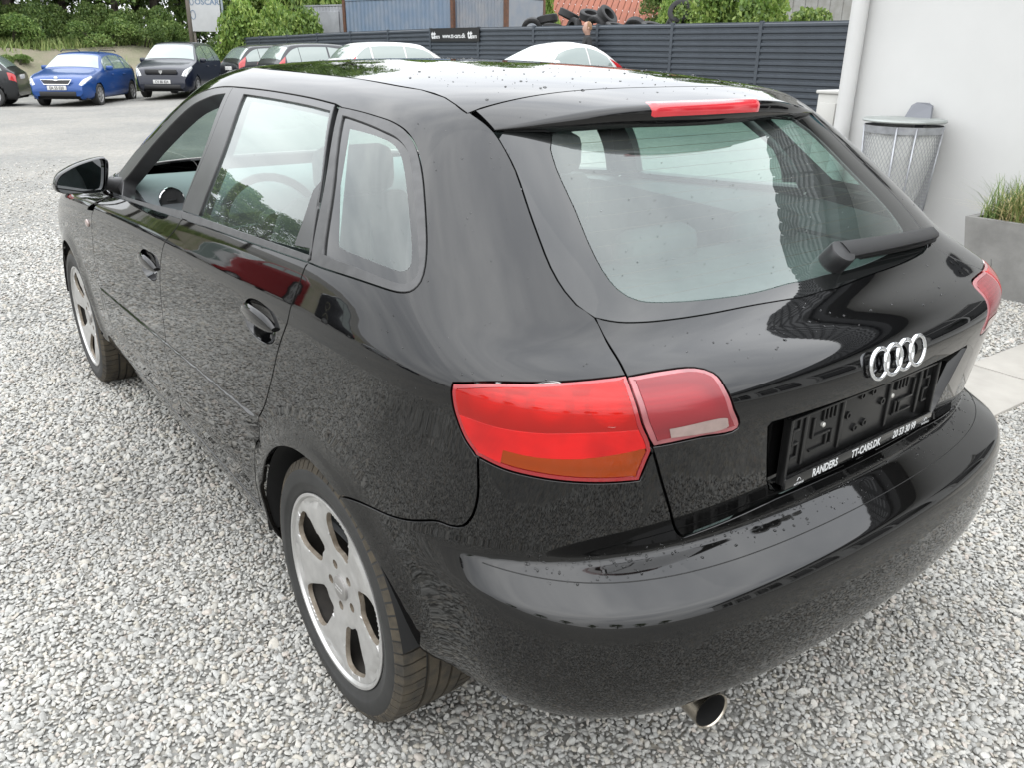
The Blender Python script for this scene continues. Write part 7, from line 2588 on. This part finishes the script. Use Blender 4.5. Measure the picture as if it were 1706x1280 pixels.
def tree_meshes(seed, H_, Rw, n=15000, leaf=0.088, material=None, base=0.18):
    rg = np.random.default_rng(seed)
    tr = MB()
    top = Vector((rg.uniform(-0.3, 0.3), rg.uniform(-0.3, 0.3), H_ * 0.8))
    tr.tube([(0, 0, -0.4), (top.x * 0.2, top.y * 0.2, H_ * 0.3), tuple(top)], [0.20, 0.14, 0.04], 9)
    clumps = []
    for k in range(26):
        t = rg.uniform(base, 1.0)
        z = H_ * t
        a = rg.uniform(0, 6.283)
        prof = math.sin(math.pi * min(1, (t - base) / (1 - base) * 0.85 + 0.12)) ** 0.6
        r = Rw * prof * rg.uniform(0.25, 0.95)
        c = (r * math.cos(a), r * math.sin(a), z * 0.95)
        clumps.append((c, Rw * rg.uniform(0.24, 0.46)))
        if k % 2 == 0:
            s = top * (t * 0.85)
            tr.tube([tuple(s), ((s.x + c[0]) / 2, (s.y + c[1]) / 2, (s.z + c[2]) / 2 + 0.1), c], [0.06, 0.04, 0.015], 6)
    V, F = leaf_cloud(rg, clumps, n, leaf)
    return tr, leaf_mesh('crown', V, F, material or LEAF_T)
def bush_mesh(seed, H_, Rw, n=3500, leaf=0.09, material=None):
    rg = np.random.default_rng(seed)
    st = MB()
    clumps = []
    for k in range(16):
        a = rg.uniform(0, 6.283); r = Rw * math.sqrt(rg.random()) * 0.8
        z = H_ * rg.uniform(0.2, 0.85) * (1 - 0.35 * (r / Rw) ** 2)
        c = (r * math.cos(a), r * math.sin(a), z)
        clumps.append((c, min(Rw, H_) * rg.uniform(0.22, 0.42)))
        st.tube([(c[0] * 0.15, c[1] * 0.15, -0.2), (c[0] * 0.6, c[1] * 0.6, z * 0.6), c], [0.03, 0.02, 0.008], 5)
    V, F = leaf_cloud(rg, clumps, n, leaf)
    return st, leaf_mesh('foliage', V, F, material or LEAF_B)
TREES = []
for sd_, H_, Rw in ((1, 8.5, 2.9), (2, 7.5, 2.6), (3, 9.5, 3.1)):
    tr, cm_ = tree_meshes(sd_, H_, Rw)
    o = tr.build('trunk', BARK, None, smooth=True); tm = o.data; bpy.data.objects.remove(o)
    TREES.append((tm, cm_))
BUSH = {}
for key, mt, sd0 in (('bright', LEAF_B, 40), ('bank', LEAF_S, 60)):
    BUSH[key] = []
    for k in range(3):
        st, fm = bush_mesh(sd0 + k, 1.0, 1.0, material=mt, leaf=0.040 if key == 'bright' else 0.036, n=8500)
        o = st.build('stem', BARK, None, smooth=True); sm = o.data; bpy.data.objects.remove(o)
        BUSH[key].append((sm, fm))
def put_tree(k, x, y, z, sc, rz_, label, group):
    r = empty('leafy_tree', (x, y, z), rz_); r.scale = (sc, sc, sc)
    tag(r, label, 'tree', group)
    link_mesh('trunk', TREES[k][0], r); link_mesh('crown', TREES[k][1], r)
def put_bush(kind, k, x, y, z, w, h, rz_, label, group, name='leafy_bush'):
    r = empty(name, (x, y, z), rz_); r.scale = (w, w, h)
    tag(r, label, 'bush', group)
    link_mesh('stem', BUSH[kind][k][0], r); link_mesh('foliage', BUSH[kind][k][1], r)
rg = np.random.default_rng(77)
gT = 'trees of the wood beyond the sandy bank'
i = 0
for px, D, sc in ((20, 43, 1.0), (110, 45, 1.1), (195, 42.5, 0.95), (262, 45, 1.1), (322, 47, 1.05), (395, 48, 1.1), (470, 50, 1.0), (-80, 44, 1.05), (-190, 43, 1.0), (-330, 44, 1.1), (-470, 43, 0.9), (-640, 44, 1.1), (-820, 43, 1.0), (-1060, 44, 1.1), (-1350, 45, 1.0), (70, 50, 1.25), (230, 51, 1.25), (560, 54, 1.1), (-25, 51, 1.2), (150, 55, 1.3), (300, 56, 1.35), (380, 54, 1.2), (10, 57, 1.35), (450, 56, 1.3), (100, 47, 0.8), (175, 47.5, 0.8), (30, 46.5, 0.75)):
    x, y = bearing(px, D)
    put_tree(i % 3, x, y, float(min(4.0, terrain(x, y))) - 0.2, sc * rg.uniform(0.92, 1.08), rg.uniform(0, 6.28), 'dense green tree in the wood beyond the sandy bank', gT)
    i += 1
for px, D, sc in ((840, 47, 0.85), (1110, 46, 0.8), (1220, 44, 0.8), (1330, 42, 0.75)):
    x, y = bearing(px, D)
    put_tree(i % 3, x, y, 0.8, sc, rg.uniform(0, 6.28), 'green tree far behind the slat fence', 'trees far behind the slat fence'); i += 1
# unseen trees added so the tail of the car mirrors a dark horizon
for x, y in ((-24, -34), (-16, -40), (-8, -44), (0, -46), (-31, -26), (-36, -16), (-40, -5)):
    put_tree(i % 3, x, y, -0.2, rg.uniform(0.8, 1.0), rg.uniform(0, 6.28), 'added unseen tree behind the camera for a dark reflection in the tail', 'unseen trees added for reflections in the tail'); i += 1
# undergrowth on the bank
gB = 'undergrowth along the top of the sandy bank'
for k in range(34):
    px = -260 + k * 19.5 + rg.uniform(-7, 7)
    D = 41.0 + rg.uniform(-0.6, 2.6)
    x, y = bearing(px, D)
    put_bush('bank', k % 3, x, y, float(terrain(x, y)) - 0.15, rg.uniform(0.9, 1.5), rg.uniform(0.8, 1.9), rg.uniform(0, 6.28), 'green undergrowth shrub on top of the sandy bank', gB, 'bank_shrub')
for k, (px, D, w, h) in enumerate(((48, 35.2, 0.35, 0.4), (215, 35.6, 0.5, 0.5), (150, 37.2, 0.3, 0.35), (30, 36.2, 0.6, 0.45), (200, 37.0, 0.6, 0.35), (18, 38.4, 0.5, 0.4))):
    x, y = bearing(px, D)
    put_bush('bank', k % 3, x, y, float(terrain(x, y)) - 0.05, w, h, 0.3 * k, 'small weed tuft growing on the sandy bank', 'weed tufts on the sandy bank', 'weed_tuft')
# bright bushes beyond the fence
for k, (px, D, w, h, lab) in enumerate((
        (392, 39.0, 1.5, 2.5, 'bright green bush right of the white advertising board'), (432, 38.0, 1.7, 3.2, 'tall bright green bush between advertising board and grey container'),
        (478, 37.0, 1.6, 2.7, 'broad bright green bush over the fence left of the grey container'), (518, 36.4, 1.4, 1.9, 'low bright green bush in front of the grey container'),
        (452, 41.5, 2.4, 4.0, 'large bright green bush at the back above the fence'), (540, 43.5, 2.0, 4.4, 'bright green bush above the grey container'),
        (640, 33.6, 0.7, 0.75, 'small shrub before the blue container'), (735, 31.6, 0.7, 1.0, 'shrub climbing the blue container above the banner'),
        (800, 30.0, 0.9, 0.95, 'leafy shrub between blue container and tyre heap'), (838, 28.9, 0.8, 1.1, 'leafy shrub at the left end of the tyre heap'), (905, 24.4, 0.35, 0.5, 'small sprig growing out of the tyre heap'),
        (1030, 23.2, 0.6, 0.6, 'small pale shrub below the tyre heap'), (1120, 24.0, 0.9, 1.0, 'bush at the right end of the tyre heap'),
        (1170, 23.6, 1.1, 1.5, 'bright green bush left of the tall bush behind the fence'), (1225, 22.8, 1.3, 1.9, 'tall bright green bush behind the fence right of the tyres'), (1290, 22.0, 1.2, 1.6, 'bright green bush behind the fence before the pale shed'), (1105, 30.0, 1.0, 2.0, 'bright bush in front of the red roof'),
        (700, 45.0, 2.2, 3.9, 'greenery above the blue container'), (820, 42.0, 2.0, 3.7, 'greenery above the blue grey container'), (885, 44.0, 1.2, 3.9, 'greenery left of the red roof'))):
    x, y = bearing(px, D)
    put_bush('bright', k % 3, x, y, max(0.75, tz(x, y)) if px > 600 or D > 40 else tz(x, y), w, h, 0.7 * k, lab, 'bushes behind the fence')
# sandy face of the bank (thin sheet over the slope) and grass strip above it
def bank_sheet(name, d0, d1, material, lift):
    t = (BANK_B - BANK_A) / np.linalg.norm(BANK_B - BANK_A)
    n = np.array([-t[1], t[0]])
    V, F = [], []
    ts = np.arange(0, np.linalg.norm(BANK_B - BANK_A) + 0.5, 0.5)
    ds = np.linspace(d0, d1, 10)
    for a in ts:
        for d in ds:
            p = BANK_A + t * a + n * d
            V.append((p[0], p[1], float(min(4.0, terrain(p[0], p[1]))) + lift + 0.03 * math.sin(a * 2.3 + d * 3)))
    k = len(ds)
    for i_ in range(len(ts) - 1):
        for j in range(k - 1):
            F.append((i_ * k + j, (i_ + 1) * k + j, (i_ + 1) * k + j + 1, i_ * k + j + 1))
    return raw(name, V, F, material, None, True)
tag(bank_sheet('sandy_bank', -0.2, 4.4, mat('sandy_earth', (0.36, 0.31, 0.24), 0.95, color2=(0.24, 0.25, 0.15), var_scale=1.3, bump=0.8, bump_scale=9, bump_dist=0.05), 0.03), kind='structure')
rgs = np.random.default_rng(9)
t_ = (BANK_B - BANK_A) / np.linalg.norm(BANK_B - BANK_A); n_ = np.array([-t_[1], t_[0]])
V, F = [], []
for k in range(9000):
    a = rgs.uniform(18, 45); d = 3.5 + abs(rgs.normal(0, 0.9)) if k % 5 else rgs.uniform(-0.3, 3.6)
    if k % 5 == 0 and math.sin(a * 1.9) + math.sin(d * 2.7 + a) < 0.9: continue
    p = BANK_A + t_ * a + n_ * d
    z = float(min(4.0, terrain(p[0], p[1])))
    h = rgs.uniform(0.15, 0.5); an = rgs.uniform(0, 6.28); w = 0.03
    lx, ly = rgs.normal(0, 0.12, 2)
    b0 = len(V)
    V += [(p[0] - math.cos(an) * w, p[1] - math.sin(an) * w, z), (p[0] + math.cos(an) * w, p[1] + math.sin(an) * w, z), (p[0] + lx, p[1] + ly, z + h)]
    F.append((b0, b0 + 1, b0 + 2))
g = raw('bank_grass', V, F, blade_mat('bank_grass_blades', (0.10, 0.17, 0.035), (0.27, 0.31, 0.11)), None)
tag(g, 'rough grass along the top of the sandy bank', 'grass', kind='stuff')

# ------------------------------------------------------------------ rain drops on the bodywork
WATER = mat('water_drop', (0.9, 0.9, 0.9), 0.0, ior=1.33)
WATER.node_tree.nodes['Principled BSDF'].inputs['Transmission Weight'].default_value = 1.0
rgd = np.random.default_rng(14)
V, F = [], []
def drop(P, n, r):
    n = Vector(n); t = n.orthogonal().normalized(); b = n.cross(t)
    b0 = len(V)
    e = rgd.uniform(0.8, 1.35); ph = rgd.uniform(0, 6.28)
    for rr, hh in ((1.0, 0.0), (0.85, 0.34), (0.5, 0.56)):
        for k in range(8):
            a = 2 * math.pi * k / 8
            q = Vector(P) + t * (r * rr * e * math.cos(a)) + b * (r * rr / e * math.sin(a)) + n * (r * hh)
            V.append(tuple(q))
    V.append(tuple(Vector(P) + n * r * 0.62))
    for i_ in range(2):
        for k in range(8):
            F.append((b0 + i_ * 8 + k, b0 + i_ * 8 + (k + 1) % 8, b0 + (i_ + 1) * 8 + (k + 1) % 8, b0 + (i_ + 1) * 8 + k))
    for k in range(8): F.append((b0 + 16 + k, b0 + 16 + (k + 1) % 8, b0 + 24))
for _ in range(300):
    x, y = rgd.uniform(-0.5, 0.5), rgd.uniform(-0.08, 1.2) if rgd.random() < 0.6 else rgd.uniform(-0.2, 0.3)
    yt = -0.247 + 0.082 * (abs(x) / 0.515) ** 2.3
    if y < yt + 0.02: continue
    P = (x, y, float(zroof(np.array(x), np.array(y))))
    drop(P, roof_n(np.array(x), np.array(y)), 0.0010 + 0.0032 * rgd.random() ** 4)
def surf_drops(n, u0, u1, v0, v1, r0=0.0009, r1=0.0024):
    us, vv = rgd.uniform(u0, u1, n), vm(rgd.uniform(v0, v1, n))
    P, Su, Sv, N_ = SN(us, vv)
    for p, q in zip(P, N_):
        s = 1 if rgd.random() < 0.65 else -1
        drop(p * [s, 1, 1], q * [s, 1, 1], r0 + r1 * rgd.random() ** 2.5)
surf_drops(420, 0.0, 5.5, 6.9, 8.0)         # bumper shelf
surf_drops(60, 0.0, 3.6, 13.2, 14.7)         # tailgate below the glass
surf_drops(110, 4.2, 9.0, 13.0, 18.4, 0.0007, 0.0013)   # quarter panel
surf_drops(110, 0.0, 3.4, 15.3, 18.0, 0.0007, 0.0012)  # rear window
surf_drops(60, 6.5, 12, 9.0, 13.0, 0.0007, 0.001)
o = raw('rain_drops', V, F, WATER, CAR, True)
o['kind'] = 'stuff'
